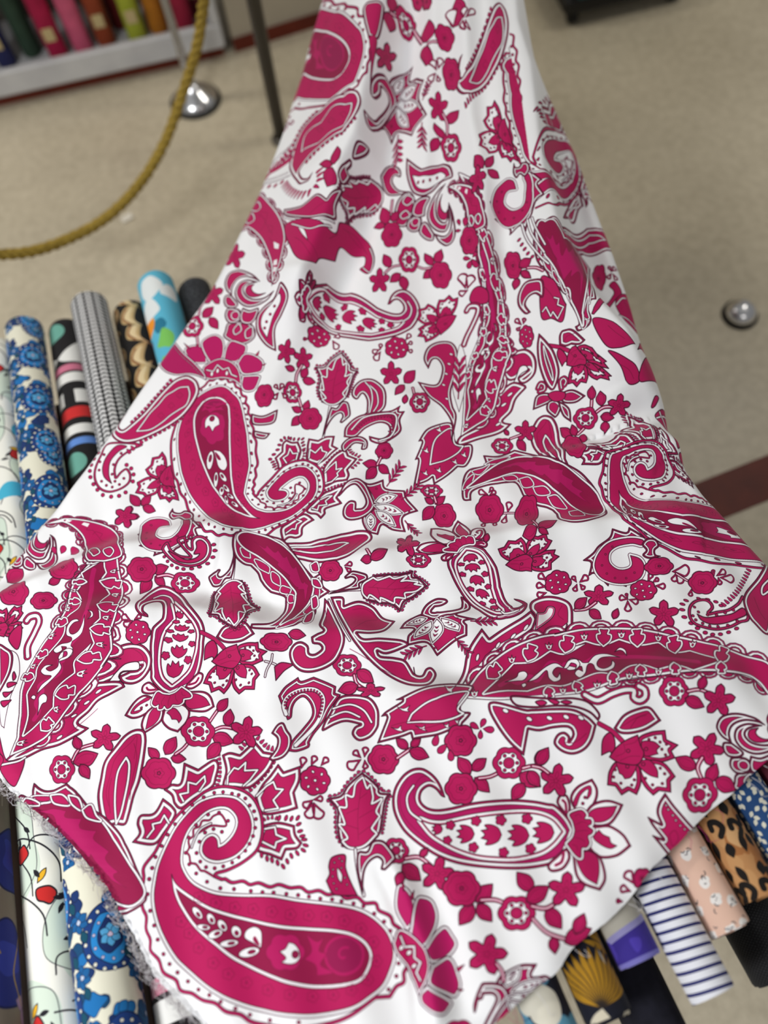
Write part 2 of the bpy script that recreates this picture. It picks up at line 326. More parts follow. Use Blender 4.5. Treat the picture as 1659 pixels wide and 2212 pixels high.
PAL={'R':MAR,'M':MAG,'D':DRK,'W':WHT,'L':LIN}
def _p(s): return [tuple(float(v) for v in t.rstrip('*').split(','))+((1,) if t[-1]=='*' else ()) for t in s.split()]
def _c(c): return PAL[c] if isinstance(c,str) else c
def _b(bl): return [(a,b,_c(c)) for a,b,c in bl]
def play(g,L):
    for t in L:
        k=t[0]; P=_p(t[1])
        if k=='band': g.band(P,_b(t[2]),bool(t[3]))
        elif k=='sol': g.sol(P,_c(t[2]),t[3])
        elif k=='out': g.out(P,t[2],t[3],_c(t[4]))
        elif k=='line': g.line(P,t[2],_c(t[3]),bool(t[4]))
        elif k=='wl': g.wl(P,t[2],bool(t[3]),bool(t[4]))
        elif k=='stem': g.stem(P,t[2])
        elif k=='ell': g.ell(P[0][0],P[0][1],t[2],t[3],t[4],_c(t[5]),t[6])
        elif k=='rl': g.rl(P[0],t[2],t[3],t[4],t[5],_c(t[6]))
        elif k=='rb': g.rb(P[0],t[2],t[3],t[4],_b(t[5]))
        elif k=='dots': g.dots(P,t[2],_c(t[3]),t[4])
        elif k=='along': g.along(P,t[2],t[3],_c(t[4]))
        elif k=='teeth': g.teeth(P,*t[2:])
        elif k=='scal': g.scal(P,*t[2:])
def lattice(box,nx,st):
    """map from motif units to cloth texture through a lattice of points"""
    q=np.array(st.split(),float).reshape(-1,nx,2); ny=len(q); x0,y0,x1,y1=box
    def f(p):
        u=(p[:,0]-x0)/(x1-x0)*(nx-1); v=(p[:,1]-y0)/(y1-y0)*(ny-1)
        i=np.clip(u.astype(int),0,nx-2); j=np.clip(v.astype(int),0,ny-2); a=(u-i)[:,None]; b=(v-j)[:,None]
        return (q[j,i]*(1-a)+q[j,i+1]*a)*(1-b)+(q[j+1,i]*(1-a)+q[j+1,i+1]*a)*b
    return f
def paint_print(cv,sc):
    one=lambda p:p
    for it in PRINT:
        k=it[0]
        if k=='clip': cv.setclip(None if it[1] is None else np.array(_p(it[1]))[:,:2])
        elif k in MOTIFS: play(Ctx(cv,lattice(MOTIFS[k][0],it[1],it[2]),sc),MOTIFS[k][1])
        elif k[:2]=='m_':
            a,b,c=(np.array(p) for p in _p(it[1])); globals()[k](Ctx(cv,lambda p:a+p[:,:1]/100*(b-a)+p[:,1:]/100*(c-a),sc))
        else: play(Ctx(cv,one,sc),[it])
MOTIFS={
'crest':((560,3178,1333,3756),[
('teeth','943,3401 955,3353 955,3299 949,3251',8,18.0,-1,0.62),
('teeth','1042,3245 1097,3190 1151,3236 1205,3248',10,22.0,-1,0.62),
('teeth','1193,3287 1157,3341 1115,3389 1079,3425',8,18.0,1,0.62),
('teeth','1136,3549 1169,3537 1199,3543',4,16.0,-1,0.62),
('out','572,3639* 602,3600 593,3558 608,3522 663,3513 702,3450* 747,3486 759,3522 711,3600 663,3650',2.3,4.2,'M'),
('wl','636,3617* 663,3582* 658,3561* 692,3553* 708,3523* 734,3564*',2.8,1,0),
('out','708,3413* 741,3389 780,3383 795,3296* 856,3324* 922,3282 945,3305 934,3359 916,3401 838,3456 783,3495 753,3474 741,3438',2.3,4.2,'M'),
('wl','792,3462* 777,3432* 813,3425* 813,3380* 847,3389* 883,3353* 886,3378* 862,3416*',2.8,1,0),
('out','964,3395 976,3329 961,3263* 994,3251 1036,3260* 1100,3202* 1139,3248* 1193,3257* 1175,3305 1139,3353 1079,3404 1012,3404',2.3,4.2,'M'),
('wl','982,3389* 985,3353* 1012,3317* 1030,3323* 1061,3294* 1058,3329* 1112,3326* 1079,3371* 1052,3395*',2.8,1,0),
('out','1103,3447* 1133,3389 1169,3347 1202,3302* 1226,3335* 1296,3311* 1296,3371 1272,3425* 1287,3492* 1223,3510 1133,3516',2.3,4.2,'M'),
('wl','1109,3438* 1151,3395* 1181,3377* 1193,3407* 1223,3410* 1181,3456* 1202,3492* 1145,3501*',2.8,1,0),
('out','1130,3567* 1199,3552 1272,3567* 1278,3606 1305,3642* 1284,3667 1235,3673* 1217,3716* 1169,3697 1103,3667',2.3,4.2,'M'),
('wl','1139,3582* 1187,3573* 1193,3606* 1235,3624* 1193,3639* 1187,3664* 1130,3636*',2.8,1,0),
('ell','1205,3534',13.0,6.8,-1.2,'M',1.2),
('ell','1235,3534',13.0,6.8,-1.2,'M',1.2),
('ell','1259,3537',13.0,6.8,-1.1,'M',1.2),
('ell','1287,3534',13.0,6.8,-1.0,'M',1.2),
('ell','1291,3561',13.0,6.8,-0.5,'M',1.2),
('ell','1297,3591',13.0,6.8,-0.3,'M',1.2),
('ell','1307,3612',13.0,6.8,-0.2,'M',1.2),
('ell','1315,3627',13.0,6.8,0.0,'M',1.2),
('ell','1321,3652',13.0,6.8,0.3,'M',1.2),
('ell','1311,3673',13.0,6.8,0.6,'M',1.2),
('ell','1285,3686',13.0,6.8,1.0,'M',1.2),
('ell','1259,3698',13.0,6.8,1.2,'M',1.2),
('ell','1241,3722',13.0,6.8,1.2,'M',1.2),
('ell','1223,3744',13.0,6.8,1.0,'M',1.2),
('ell','1199,3728',13.0,6.8,1.3,'M',1.2),
('ell','1175,3716',13.0,6.8,1.3,'M',1.2),
('ell','1154,3710',13.0,6.8,1.4,'M',1.2),
('ell','1130,3694',13.0,6.8,1.5,'M',1.2),
]),
'bigpaisley':((604,3388,1770,4453),[
('band','934,3770 982,3756 1042,3727 1097,3685 1122,3642 1132,3582 1124,3516 1094,3453 1042,3415 964,3400 892,3419 838,3462 783,3510 741,3558 705,3618 672,3682 624,3747 624,3794 616,3857 618,3919 635,3959 632,4013 650,4060 649,4107 684,4147 704,4202 759,4233 778,4280 829,4292 876,4319 931,4331 978,4366 1041,4382 1088,4413 1166,4429 1284,4441 1401,4425 1503,4390 1621,4307* 1683,4303* 1711,4260 1742,4241 1742,4202 1758,4170 1746,4131 1755,4092 1730,4057 1732,4021 1699,3994 1683,3959 1636,3935 1621,3905 1574,3905 1542,3880 1495,3884 1464,3863 1417,3868 1378,3850 1331,3857 1299,3837 1252,3839 1205,3825 1166,3835 1119,3818 1080,3825 1049,3810 1002,3816 970,3800 958,3802 925,3787*',[(0.0,None,'W'),(-3.6,-2.4,'R'),(-2.4,1.2,'M'),(0.4,1.8,'R')],1),
('band','943,3662* 937,3626 916,3612 892,3624 877,3649 875,3679 892,3703 922,3716 958,3716 1012,3697 1055,3661 1080,3618 1089,3570 1080,3522 1055,3481 1018,3453 970,3444 922,3447 862,3469 807,3522 759,3582 717,3661 687,3736 674,3794 666,3872 676,3951 704,4037 759,4131 837,4209 931,4280 1049,4335 1166,4366 1284,4382 1401,4378 1519,4350 1597,4303 1652,4256 1685,4186 1700,4123 1691,4068 1660,4013 1597,3959 1519,3927 1401,3908 1284,3896 1166,3876 1049,3874 939,3865 861,3836 819,3805 792,3763 780,3727 783,3673 795,3624 819,3576 856,3534 892,3504 934,3487 976,3486 1006,3504 1026,3534 1026,3570 1006,3612 970,3649',[(-4.6,None,'R'),(-3.4,0.0,'W'),(0.0,1.1,'R'),(1.1,None,'M')],1),
('band','739,3777* 759,3818 813,3861 892,3908 970,3939 1088,3970 1205,3994 1323,4006 1440,4013 1519,4029 1581,4068 1609,4123 1597,4186 1558,4241 1480,4264 1362,4272 1244,4252 1127,4209 1009,4147 915,4076 837,4006 782,3927 751,3857',[(-0.6,0.6,'R'),(0.6,4.2,'W'),(4.2,5.2,'R'),(5.2,None,'D')],1),
('ell','853,3944',31.37,15.69,0.9,'W',1),
('ell','857,3951',12.55,6.59,0.9,'D',0.8),
('ell','913,3970',26.67,15.69,1.1,'W',1),
('ell','916,3976',10.67,6.59,1.1,'D',0.8),
('ell','961,3999',28.24,17.25,1.0,'W',1),
('ell','965,4005',11.29,7.25,1.0,'D',0.8),
('ell','1021,4025',26.67,20.39,1.2,'W',1),
('ell','1023,4031',10.67,8.56,1.2,'D',0.8),
('ell','880,4006',29.8,13.33,0.1,'W',1),
('ell','887,4006',11.92,5.6,0.1,'D',0.8),
('ell','931,4037',32.94,17.25,-0.4,'W',1),
('ell','939,4034',13.18,7.25,-0.4,'D',0.8),
('ell','990,4076',40.78,15.69,-0.15,'W',1),
('ell','1000,4075',16.31,6.59,-0.15,'D',0.8),
('ell','1076,4115',45.49,20.39,-0.25,'W',1),
('ell','1087,4113',18.2,8.56,-0.25,'D',0.8),
('band','1127,4096* 1096,4076 1058,4053 1064,4021 1099,4004 1127,4021 1131,4060',[(0.0,None,'W'),(-0.5,0.5,'R')],1),
('band','1103,4045 1123,4084 1103,4076 1092,4057',[(0.0,None,'D')],1),
('rb','1233,4115',84.0,6,0.08,[(0.0,None,(182,16,94)),(-0.5,0.5,'L')]),
('band','1209,4111* 1233,4100 1248,4072* 1272,4080 1291,4107 1295,4139 1276,4162 1248,4166 1217,4158* 1237,4139',[(0.0,None,'W'),(-0.5,0.5,'R')],1),
('ell','1276,4125',15.0,17.0,0.0,'D',0.8),
('band','1573,4127 1570,4150 1562,4171 1548,4188 1529,4202 1508,4210 1486,4213 1463,4210 1442,4200 1425,4186 1411,4167 1404,4146 1401,4123 1405,4101 1415,4080 1430,4063 1449,4050 1470,4043 1493,4041 1515,4046 1535,4056 1552,4071 1565,4090 1572,4111',[(0.0,None,(150,12,78)),(-0.5,3.0,(182,16,94))],1),
('line','1490,4136 1487,4138 1483,4139 1478,4139 1474,4137 1469,4133 1466,4128 1465,4121 1466,4113 1469,4106 1475,4100 1484,4095 1494,4094 1504,4095',3,(182,16,94),1),
('band','1323,4037* 1370,4068 1401,4045* 1378,4107 1409,4123 1385,4170 1440,4202 1370,4217* 1362,4170 1315,4147* 1346,4107',[(0.0,None,(182,16,94)),(-0.4,0.4,'L')],1),
('rl','782,3982',26.0,5,0.14,0.7,'L'),
('line','777,3988 782,3974 787,3988',0.9,(120,10,62),1),
('rl','817,4034',26.0,5,0.14,0.7,'L'),
('line','812,4040 817,4026 822,4040',0.9,(120,10,62),1),
('rl','859,4096',26.0,5,0.14,0.7,'L'),
('line','854,4102 859,4088 864,4102',0.9,(120,10,62),1),
('rl','922,4160',26.0,5,0.14,0.7,'L'),
('line','917,4166 922,4152 927,4166',0.9,(120,10,62),1),
('rl','987,4208',26.0,5,0.14,0.7,'L'),
('line','982,4214 987,4200 992,4214',0.9,(120,10,62),1),
('rl','1064,4247',26.0,5,0.14,0.7,'L'),
('line','1059,4253 1064,4239 1069,4253',0.9,(120,10,62),1),
('rl','1157,4278',26.0,5,0.14,0.7,'L'),
('line','1152,4284 1157,4270 1162,4284',0.9,(120,10,62),1),
('rl','1252,4297',26.0,5,0.14,0.7,'L'),
('line','1247,4303 1252,4289 1257,4303',0.9,(120,10,62),1),
('rl','1352,4306',26.0,5,0.14,0.7,'L'),
('line','1347,4312 1352,4298 1357,4312',0.9,(120,10,62),1),
('rl','1441,4299',26.0,5,0.14,0.7,'L'),
('line','1436,4305 1441,4291 1446,4305',0.9,(120,10,62),1),
('rl','1519,4276',26.0,5,0.14,0.7,'L'),
('line','1514,4282 1519,4268 1524,4282',0.9,(120,10,62),1),
('rl','860,3876',26.0,5,0.14,0.7,'L'),
('line','855,3882 860,3868 865,3882',0.9,(120,10,62),1),
('rl','933,3901',26.0,5,0.14,0.7,'L'),
('line','928,3907 933,3893 938,3907',0.9,(120,10,62),1),
('rl','1014,3920',26.0,5,0.14,0.7,'L'),
('line','1009,3926 1014,3912 1019,3926',0.9,(120,10,62),1),
('rl','1093,3928',26.0,5,0.14,0.7,'L'),
('line','1088,3934 1093,3920 1098,3934',0.9,(120,10,62),1),
('rl','1174,3940',26.0,5,0.14,0.7,'L'),
('line','1169,3946 1174,3932 1179,3946',0.9,(120,10,62),1),
('rl','1255,3952',26.0,5,0.14,0.7,'L'),
('line','1250,3958 1255,3944 1260,3958',0.9,(120,10,62),1),
('rl','1334,3956',26.0,5,0.14,0.7,'L'),
('line','1329,3962 1334,3948 1339,3962',0.9,(120,10,62),1),
('rl','1412,3961',26.0,5,0.14,0.7,'L'),
('line','1407,3967 1412,3953 1417,3967',0.9,(120,10,62),1),
('rl','1488,3978',26.0,5,0.14,0.7,'L'),
('line','1483,3984 1488,3970 1493,3984',0.9,(120,10,62),1),
('rl','1560,4012',26.0,5,0.14,0.7,'L'),
('line','1555,4018 1560,4004 1565,4018',0.9,(120,10,62),1),
('rl','1614,4070',26.0,5,0.14,0.7,'L'),
('line','1609,4076 1614,4062 1619,4076',0.9,(120,10,62),1),
('rl','1626,4153',26.0,5,0.14,0.7,'L'),
('line','1621,4159 1626,4145 1631,4159',0.9,(120,10,62),1),
('rl','1589,4233',26.0,5,0.14,0.7,'L'),
('line','1584,4239 1589,4225 1594,4239',0.9,(120,10,62),1),
('dots','925,3425 964,3422 1003,3429 1032,3435 1061,3450 1080,3480 1098,3505 1106,3538 1103,3576 1094,3612 1079,3646 1061,3676 1032,3704 1003,3727 964,3743 928,3751 891,3746 866,3722 850,3685 862,3636 886,3597 922,3582 958,3594 985,3546 946,3511 898,3519 847,3564 816,3618 803,3685 818,3734 848,3773 895,3809 880,3444 832,3477 795,3513 756,3561 723,3606 698,3655 672,3703 658,3751 646,3799 639,3863',6.8,'M',1.2),
('dots','657,3751 645,3798 639,3863 650,3935 666,3998 680,4060 704,4123 731,4166 766,4202 810,4241 857,4276 904,4299 954,4327 1017,4358 1080,4386 1166,4409 1291,4417 951,3837 1011,3841 1084,3850 1135,3855 1182,3857 1237,3863 1288,3868 1335,3874 1385,3882 1436,3886 1476,3894 1527,3904 1570,3915 1617,3947 1660,3981 1687,4021 1715,4084 1722,4162 1713,4217 1679,4276',7.4,'M',1.2),
('line','925,3787 886,3763 868,3760 847,3733 825,3727 819,3697 809,3682 819,3661 816,3630 835,3612 838,3582 862,3570 874,3546 904,3543 922,3525 955,3519 976,3567 916,3567 886,3582 856,3600',3.4,'R',1),
('line','925,3787 886,3763 868,3760 847,3733 825,3727 819,3697 809,3682 819,3661 816,3630 835,3612 838,3582 862,3570 874,3546 904,3543 922,3525 955,3519 976,3567 916,3567 886,3582 856,3600',1.6,'M',1),
('wl','910,3558 874,3576 853,3600 835,3642 829,3661',2,1,0),
]),
'wpais':((1683,3306,2737,3858),[
('band','1921,3444* 1903,3392 1876,3353 1840,3326 1810,3318 1774,3326 1738,3353 1707,3401 1695,3456 1704,3516 1738,3582 1786,3630 1846,3673 1912,3709 2003,3736 2123,3751 2244,3754 2334,3745 2400,3727 2441,3698 2484,3587* 2453,3532 2400,3480 2364,3471 2304,3460 2214,3454 2123,3459 2033,3471 1942,3492 1882,3498 1840,3486 1816,3456 1822,3419 1852,3397 1882,3409 1906,3438',[(0.0,None,'M'),(-0.9,0.9,'R'),(2.4,8.2,'R'),(3.5,7.0,'W'),(8.2,None,(180,16,96))],1),
('band','1816,3543* 1864,3600 1918,3636 1979,3667 2063,3694 2153,3703 2244,3700 2334,3679 2389,3642 2429,3593* 2389,3546 2340,3522 2274,3513 2184,3516 2063,3531 1973,3549 1912,3561 1858,3558',[(-6.5,None,'R'),(-5.3,-1.6,'W'),(-1.6,0.0,'M'),(-0.2,1.0,'R'),(1.0,None,'W')],1),
('wl','1786,3395 1762,3432 1759,3468 1774,3510 1816,3543',3,1,0),
('line','1762,3365 1729,3438 1738,3510 1786,3576 1882,3655 2003,3709 2153,3724 2304,3712',0.8,'L',1),
('line','1882,3383 1834,3353 1798,3383 1786,3438 1810,3486 1858,3516 1942,3516 2063,3495 2184,3486 2304,3492',0.8,'L',1),
('sol','2049,3603* 2037,3578 2012,3566 1987,3567 1999,3582* 1972,3588* 1987,3603 1972,3616* 1999,3624* 1989,3641 2012,3639 2037,3626','M',1.3),
('sol','2166,3606* 2152,3577 2123,3563 2094,3565 2108,3582* 2078,3588* 2094,3606 2078,3621* 2108,3630* 2097,3649 2123,3648 2152,3633','M',1.3),
('sol','2286,3609* 2271,3579 2241,3564 2211,3566 2225,3583* 2193,3590* 2211,3609 2193,3625* 2225,3634* 2213,3654 2241,3653 2271,3637','M',1.3),
('sol','2394,3597* 2380,3567 2349,3552 2319,3554 2334,3571* 2302,3578* 2319,3597 2302,3613* 2334,3621* 2322,3642 2349,3640 2380,3625','M',1.3),
('sol','1912,3582* 1905,3567 1889,3560 1874,3561 1882,3569* 1866,3573* 1874,3582 1866,3590* 1882,3594* 1876,3605 1889,3604 1905,3596','M',1.3),
('rb','1946,3565',21.0,5,0.15,[(0.0,None,'M'),(-0.6,0.6,'R')]),
('rb','2057,3547',22.5,5,0.15,[(0.0,None,'M'),(-0.6,0.6,'R')]),
('rb','2164,3543',24.0,5,0.15,[(0.0,None,'M'),(-0.6,0.6,'R')]),
('rb','2277,3537',24.0,5,0.15,[(0.0,None,'M'),(-0.6,0.6,'R')]),
('rb','1933,3630',19.5,5,0.15,[(0.0,None,'M'),(-0.6,0.6,'R')]),
('rb','2045,3661',22.5,5,0.15,[(0.0,None,'M'),(-0.6,0.6,'R')]),
('rb','2175,3682',22.5,5,0.15,[(0.0,None,'M'),(-0.6,0.6,'R')]),
('rb','2292,3667',24.0,5,0.15,[(0.0,None,'M'),(-0.6,0.6,'R')]),
('band','2447,3520 2423,3495 2406,3465 2420,3435 2450,3437 2464,3477 2461,3514',[(0.0,None,'M'),(-0.9,0.9,'R'),(2.0,3.0,'R'),(3.0,None,'W')],1),
('line','2447,3507 2444,3471 2432,3458',4,'M',1),
('line','2447,3507 2444,3471 2432,3458',1,'R',1),
('band','2444,3667 2398,3704 2367,3738 2383,3765 2429,3756 2456,3722 2461,3692',[(0.0,None,'M'),(-0.9,0.9,'R'),(2.0,3.0,'R'),(3.0,None,'W')],1),
('line','2435,3685 2426,3722 2401,3738',4,'M',1),
('line','2435,3685 2426,3722 2401,3738',1,'R',1),
('band','2466,3446 2496,3397 2558,3366* 2581,3409 2576,3458 2539,3517 2515,3504 2484,3495',[(0.0,None,'M'),(-0.9,0.9,'R'),(2.0,3.0,'R'),(3.0,None,'W')],1),
('sol','2478,3465 2506,3415 2549,3394 2555,3428 2536,3452 2542,3409 2509,3434 2490,3483','M',1),
('dots','2528,3445 2518,3471',6.0,'M',1.2),
('band','2545,3489 2579,3465 2631,3458 2690,3477* 2668,3520 2631,3563 2570,3569 2527,3532',[(0.0,None,'M'),(-0.9,0.9,'R'),(2.0,3.0,'R'),(3.0,None,'W')],1),
('sol','2542,3520 2576,3492 2665,3483* 2644,3526 2607,3550 2564,3550','M',1.2),
('band','2545,3581 2588,3569 2637,3569 2693,3606 2725,3655* 2668,3698 2601,3707 2558,3679 2539,3636',[(0.0,None,'M'),(-0.9,0.9,'R'),(2.0,3.0,'R'),(3.0,None,'W')],1),
('sol','2564,3618 2588,3587* 2607,3606 2634,3618* 2641,3642 2665,3655* 2637,3667 2595,3649','M',1.2),
('band','2472,3692 2474,3691 2488,3778 2524,3821 2593,3846* 2617,3799 2607,3734 2582,3691 2524,3669',[(0.0,None,'M'),(-0.9,0.9,'R'),(2.0,3.0,'R'),(3.0,None,'W')],1),
('sol','2492,3705 2539,3677 2582,3705 2589,3763 2579,3821* 2532,3792 2503,3749','M',1.2),
('band','2461,3520 2490,3504 2515,3501 2533,3520 2526,3538 2553,3541 2556,3560 2541,3569 2563,3587 2556,3603 2541,3612 2547,3642 2534,3661 2513,3664 2509,3704 2484,3692 2450,3646* 2475,3618 2484,3587* 2475,3550',[(-4.2,None,'R'),(-3.2,-0.6,'W'),(0.6,None,'M')],1),
('line','2484,3526 2502,3517 2512,3532',0.8,'L',1),
('line','2490,3563 2515,3550 2539,3557',0.8,'L',1),
('line','2490,3593 2521,3587 2545,3590',0.8,'L',1),
('line','2484,3618 2509,3624 2527,3636',0.8,'L',1),
('line','2472,3649 2490,3655 2496,3673',0.8,'L',1),
]),
'fanstem':((2576,3044,2867,3275),[
('line','2588,3126 2644,3158 2696,3210',8,'R',1),
('line','2588,3126 2644,3158 2696,3210',6,'M',1),
('sol','2634,3164 2604,3195 2599,3263* 2634,3247 2641,3259* 2657,3231 2653,3188','M',1.7),
('out','2653,3145* 2693,3090 2754,3061 2809,3056 2855,3112* 2791,3152 2730,3169 2680,3167',2,3,'M'),
('line','2687,3139 2748,3102 2809,3078',0.9,'L',1),
]),
'fan':((2612,3143,2941,3447),[
('band','2757,3195 2809,3164 2874,3155* 2880,3195* 2929,3219* 2901,3244* 2917,3274* 2852,3291 2779,3271',[(0.0,None,'M'),(-0.9,0.9,'R'),(5.0,6.2,'R'),(6.2,None,'W')],1),
('band','2751,3299* 2815,3284 2871,3299 2917,3354* 2895,3376* 2896,3422* 2846,3415* 2822,3435* 2785,3397 2757,3342',[(0.0,None,'M'),(-0.9,0.9,'R'),(5.0,6.2,'R'),(6.2,None,'W')],1),
('band','2674,3287 2634,3330 2624,3391* 2657,3396* 2684,3435* 2717,3415* 2751,3433* 2768,3379 2754,3305',[(0.0,None,'M'),(-0.9,0.9,'R'),(5.0,6.2,'R'),(6.2,None,'W')],1),
('dots','2803,3195 2831,3187 2852,3206 2880,3215 2860,3237 2876,3261 2852,3319 2871,3343 2861,3385 2819,3391 2788,3363 2659,3326 2651,3357 2682,3384 2730,3392 2741,3369',5.4,'M',1.2),
('sol','2772,3207 2822,3204 2852,3225* 2837,3241 2843,3257* 2785,3265','M',1.3),
('sol','2754,3296 2803,3284 2837,3323 2842,3360* 2809,3351 2779,3330','M',1.3),
('sol','2668,3287 2676,3342* 2688,3348 2699,3365* 2730,3354 2748,3299','M',1.3),
('sol','2634,3271* 2662,3231 2699,3201 2754,3176* 2766,3219 2782,3256 2757,3302 2705,3302 2668,3293','M',1.7),
('line','2662,3268 2699,3250 2693,3213',0.8,'L',1),
('line','2699,3219 2742,3207 2757,3188',0.8,'L',1),
('line','2680,3287 2723,3268 2766,3268',0.8,'L',1),
('rl','2714,3244',8.0,5,0.1,1,'R'),
('rl','2791,3236',8.0,5,0.1,1,'R'),
('rl','2779,3302',8.0,5,0.1,1,'R'),
('rl','2711,3312',8.0,5,0.1,1,'R'),
]),
'budleaf':((1397,3682,1557,3881),[
('sol','1490,3694 1436,3703 1421,3739 1424,3775 1409,3805* 1436,3859 1472,3869 1545,3869* 1515,3811 1493,3751','M',1.7),
('dots','1445,3727 1439,3757 1437,3787 1442,3817 1454,3841 1466,3709 1478,3721 1475,3751 1490,3793 1499,3823',4.0,'W',1.2),
('sol','1457,3751 1478,3781 1475,3817* 1460,3793','W',1.1),
]),
'budstem':((1524,3621,1721,3881),[
('wl','1536,3670 1542,3733 1554,3799 1572,3869',3,1,0),
('out','1548,3685 1587,3679 1611,3636 1653,3633 1683,3661 1709,3703 1695,3727 1665,3758* 1648,3754 1653,3721 1629,3703 1593,3727 1572,3775 1566,3863* 1545,3763',1.4,2,'M'),
]),
'bud':((1401,3320,1701,3682),[
('teeth','1490,3658 1460,3618 1451,3552 1451,3498 1413,3450',11,10.0,-1,0.8),
('teeth','1415,3444 1469,3432 1499,3389 1536,3353 1563,3332 1602,3359 1641,3401 1647,3419 1689,3422',17,10.0,-1,0.8),
('teeth','1689,3432 1671,3462 1659,3534 1647,3606',11,10.0,-1,0.8),
('out','1563,3338* 1599,3365 1635,3401 1641,3425 1686,3429* 1665,3462 1653,3534 1641,3600 1617,3630 1581,3661 1533,3670 1490,3661 1466,3624 1457,3552 1457,3498 1418,3450* 1472,3438 1502,3395 1539,3359',1.6,2.6,'M'),
('band','1566,3362* 1584,3409 1600,3394* 1608,3444 1604,3475 1646,3454* 1622,3503 1636,3527* 1611,3564 1604,3582 1624,3602* 1581,3646 1545,3661 1508,3658 1483,3635* 1504,3618 1468,3563* 1492,3561 1468,3491* 1499,3489 1496,3438* 1527,3444 1539,3389',[(-3.6,None,'R'),(-2.6,0.4,'W'),(0.4,1.4,'R'),(1.4,None,'M')],1),
('line','1548,3630 1545,3522 1560,3401',0.8,'L',1),
('line','1548,3582 1496,3564',0.8,'L',1),
('line','1551,3534 1611,3498',0.8,'L',1),
('line','1548,3492 1496,3516',0.8,'L',1),
('line','1551,3606 1599,3570',0.8,'L',1),
('line','1554,3450 1587,3425',0.8,'L',1),
]),
'oval':((410,3140,643,3574),[
('out','500,3562 446,3560 422,3453 434,3363 452,3290 500,3224 542,3176 585,3152 621,3158 631,3194 627,3242 618,3302 603,3375 579,3441 561,3513 542,3562',2.3,4.2,'M'),
('wl','546,3274* 512,3333 500,3399 497,3471 502,3559* 524,3513 542,3435 555,3363 558,3302',3.2,1,1),
('line','470,3483 458,3423 476,3351 500,3278 567,3206 591,3182 579,3278',0.8,'L',1),
]),
'acan':((1988,1932,2630,2275),[
('out','2000,2076 2027,2028 2095,2011 2089,1970* 2149,1971 2223,1944* 2270,1955 2338,1971 2432,2001 2513,2042 2574,2116 2618,2197 2611,2231 2540,2258 2473,2263 2419,2246 2405,2219* 2365,2192 2311,2178 2260,2140* 2230,2089 2177,2088* 2101,2099 2041,2123 2034,2163* 2000,2157',1.8,3,'M'),
('band','2368,2146* 2405,2143 2449,2194 2398,2187',[(-2.6,None,'R'),(-1.8,0.4,'W'),(0.4,1.2,'R'),(1.2,None,'M')],1),
('band','2459,2212* 2500,2207 2523,2232 2473,2234',[(-2.6,None,'R'),(-1.8,0.4,'W'),(0.4,1.2,'R'),(1.2,None,'M')],1),
('band','2304,2106* 2351,2103 2375,2133 2324,2136',[(-2.6,None,'R'),(-1.8,0.4,'W'),(0.4,1.2,'R'),(1.2,None,'M')],1),
('band','2246,2069* 2284,2062 2304,2096 2263,2103',[(-2.6,None,'R'),(-1.8,0.4,'W'),(0.4,1.2,'R'),(1.2,None,'M')],1),
('band','2172,2062* 2216,2055 2236,2072 2189,2077',[(-2.6,None,'R'),(-1.8,0.4,'W'),(0.4,1.2,'R'),(1.2,None,'M')],1),
('band','2095,2008* 2135,1988 2203,1971 2149,2001',[(-2.6,None,'R'),(-1.8,0.4,'W'),(0.4,1.2,'R'),(1.2,None,'M')],1),
('band','2041,2035 2088,2022 2115,2008 2074,2049',[(-2.6,None,'R'),(-1.8,0.4,'W'),(0.4,1.2,'R'),(1.2,None,'M')],1),
('band','2014,2076 2047,2049 2034,2089 2000,2116',[(-2.6,None,'R'),(-1.8,0.4,'W'),(0.4,1.2,'R'),(1.2,None,'M')],1),
('band','2020,2106* 2101,2042 2176,1995 2257,1974 2338,1981 2419,2008 2486,2049 2554,2109 2601,2170 2608,2204 2581,2225 2527,2217 2473,2177 2405,2123 2351,2076 2290,2049 2223,2042 2149,2062 2081,2086',[(-4.0,None,'R'),(-3.0,0.2,'W'),(0.2,1.2,'R'),(1.2,None,'D')],1),
('band','2135,2035* 2223,1998 2317,1995* 2317,2008 2378,2008* 2378,2025 2432,2035* 2432,2055 2479,2076* 2473,2096 2520,2123* 2506,2136 2554,2170* 2473,2130 2419,2089* 2405,2096 2351,2049* 2338,2055 2290,2028* 2270,2032 2223,2015',[(0.0,None,(178,15,94)),(-0.5,0.5,'L')],1),
]),
'longarm':((1923,2564,2486,3031),[
('out','1935,3019 1998,2913 2022,2811 2082,2716* 2114,2758* 2167,2721 2251,2672 2293,2640* 2316,2678 2299,2721 2239,2763 2155,2811 2082,2889 2022,2962 1974,3019',2.3,4.2,'M'),
('ell','2063,2841',16.0,6.8,-1.3,'W',1.2),
('ell','2152,2787',16.0,6.8,-1.0,'W',1.2),
('ell','2218,2748',16.0,6.8,-0.8,'W',1.2),
('ell','2272,2712',16.0,6.8,-0.9,'W',1.2),
('out','2293,2724* 2311,2666 2290,2630 2302,2594 2359,2576 2423,2585 2468,2618 2474,2699* 2414,2739 2323,2757',2.3,4.2,'M'),
('band','2320,2649* 2353,2642 2369,2618 2396,2625 2391,2660 2356,2693 2311,2724*',[(0.0,None,'W'),(-0.8,0.8,'R'),(1.4,3.2,'M')],1),
]),
'longp':((1974,2698,3343,3038),[
('scal','2022,2956 2082,2889 2203,2799 2323,2751 2444,2727 2398,2738 2500,2719 2609,2710 2741,2713 2861,2731 2982,2756 3102,2786 3222,2828 3318,2870',15,34.0,-1),
('scal','2609,2960 2681,2945 2861,2921 2982,2906 3102,2906 3222,2921 3283,2951 3318,2996',9,26.0,1),
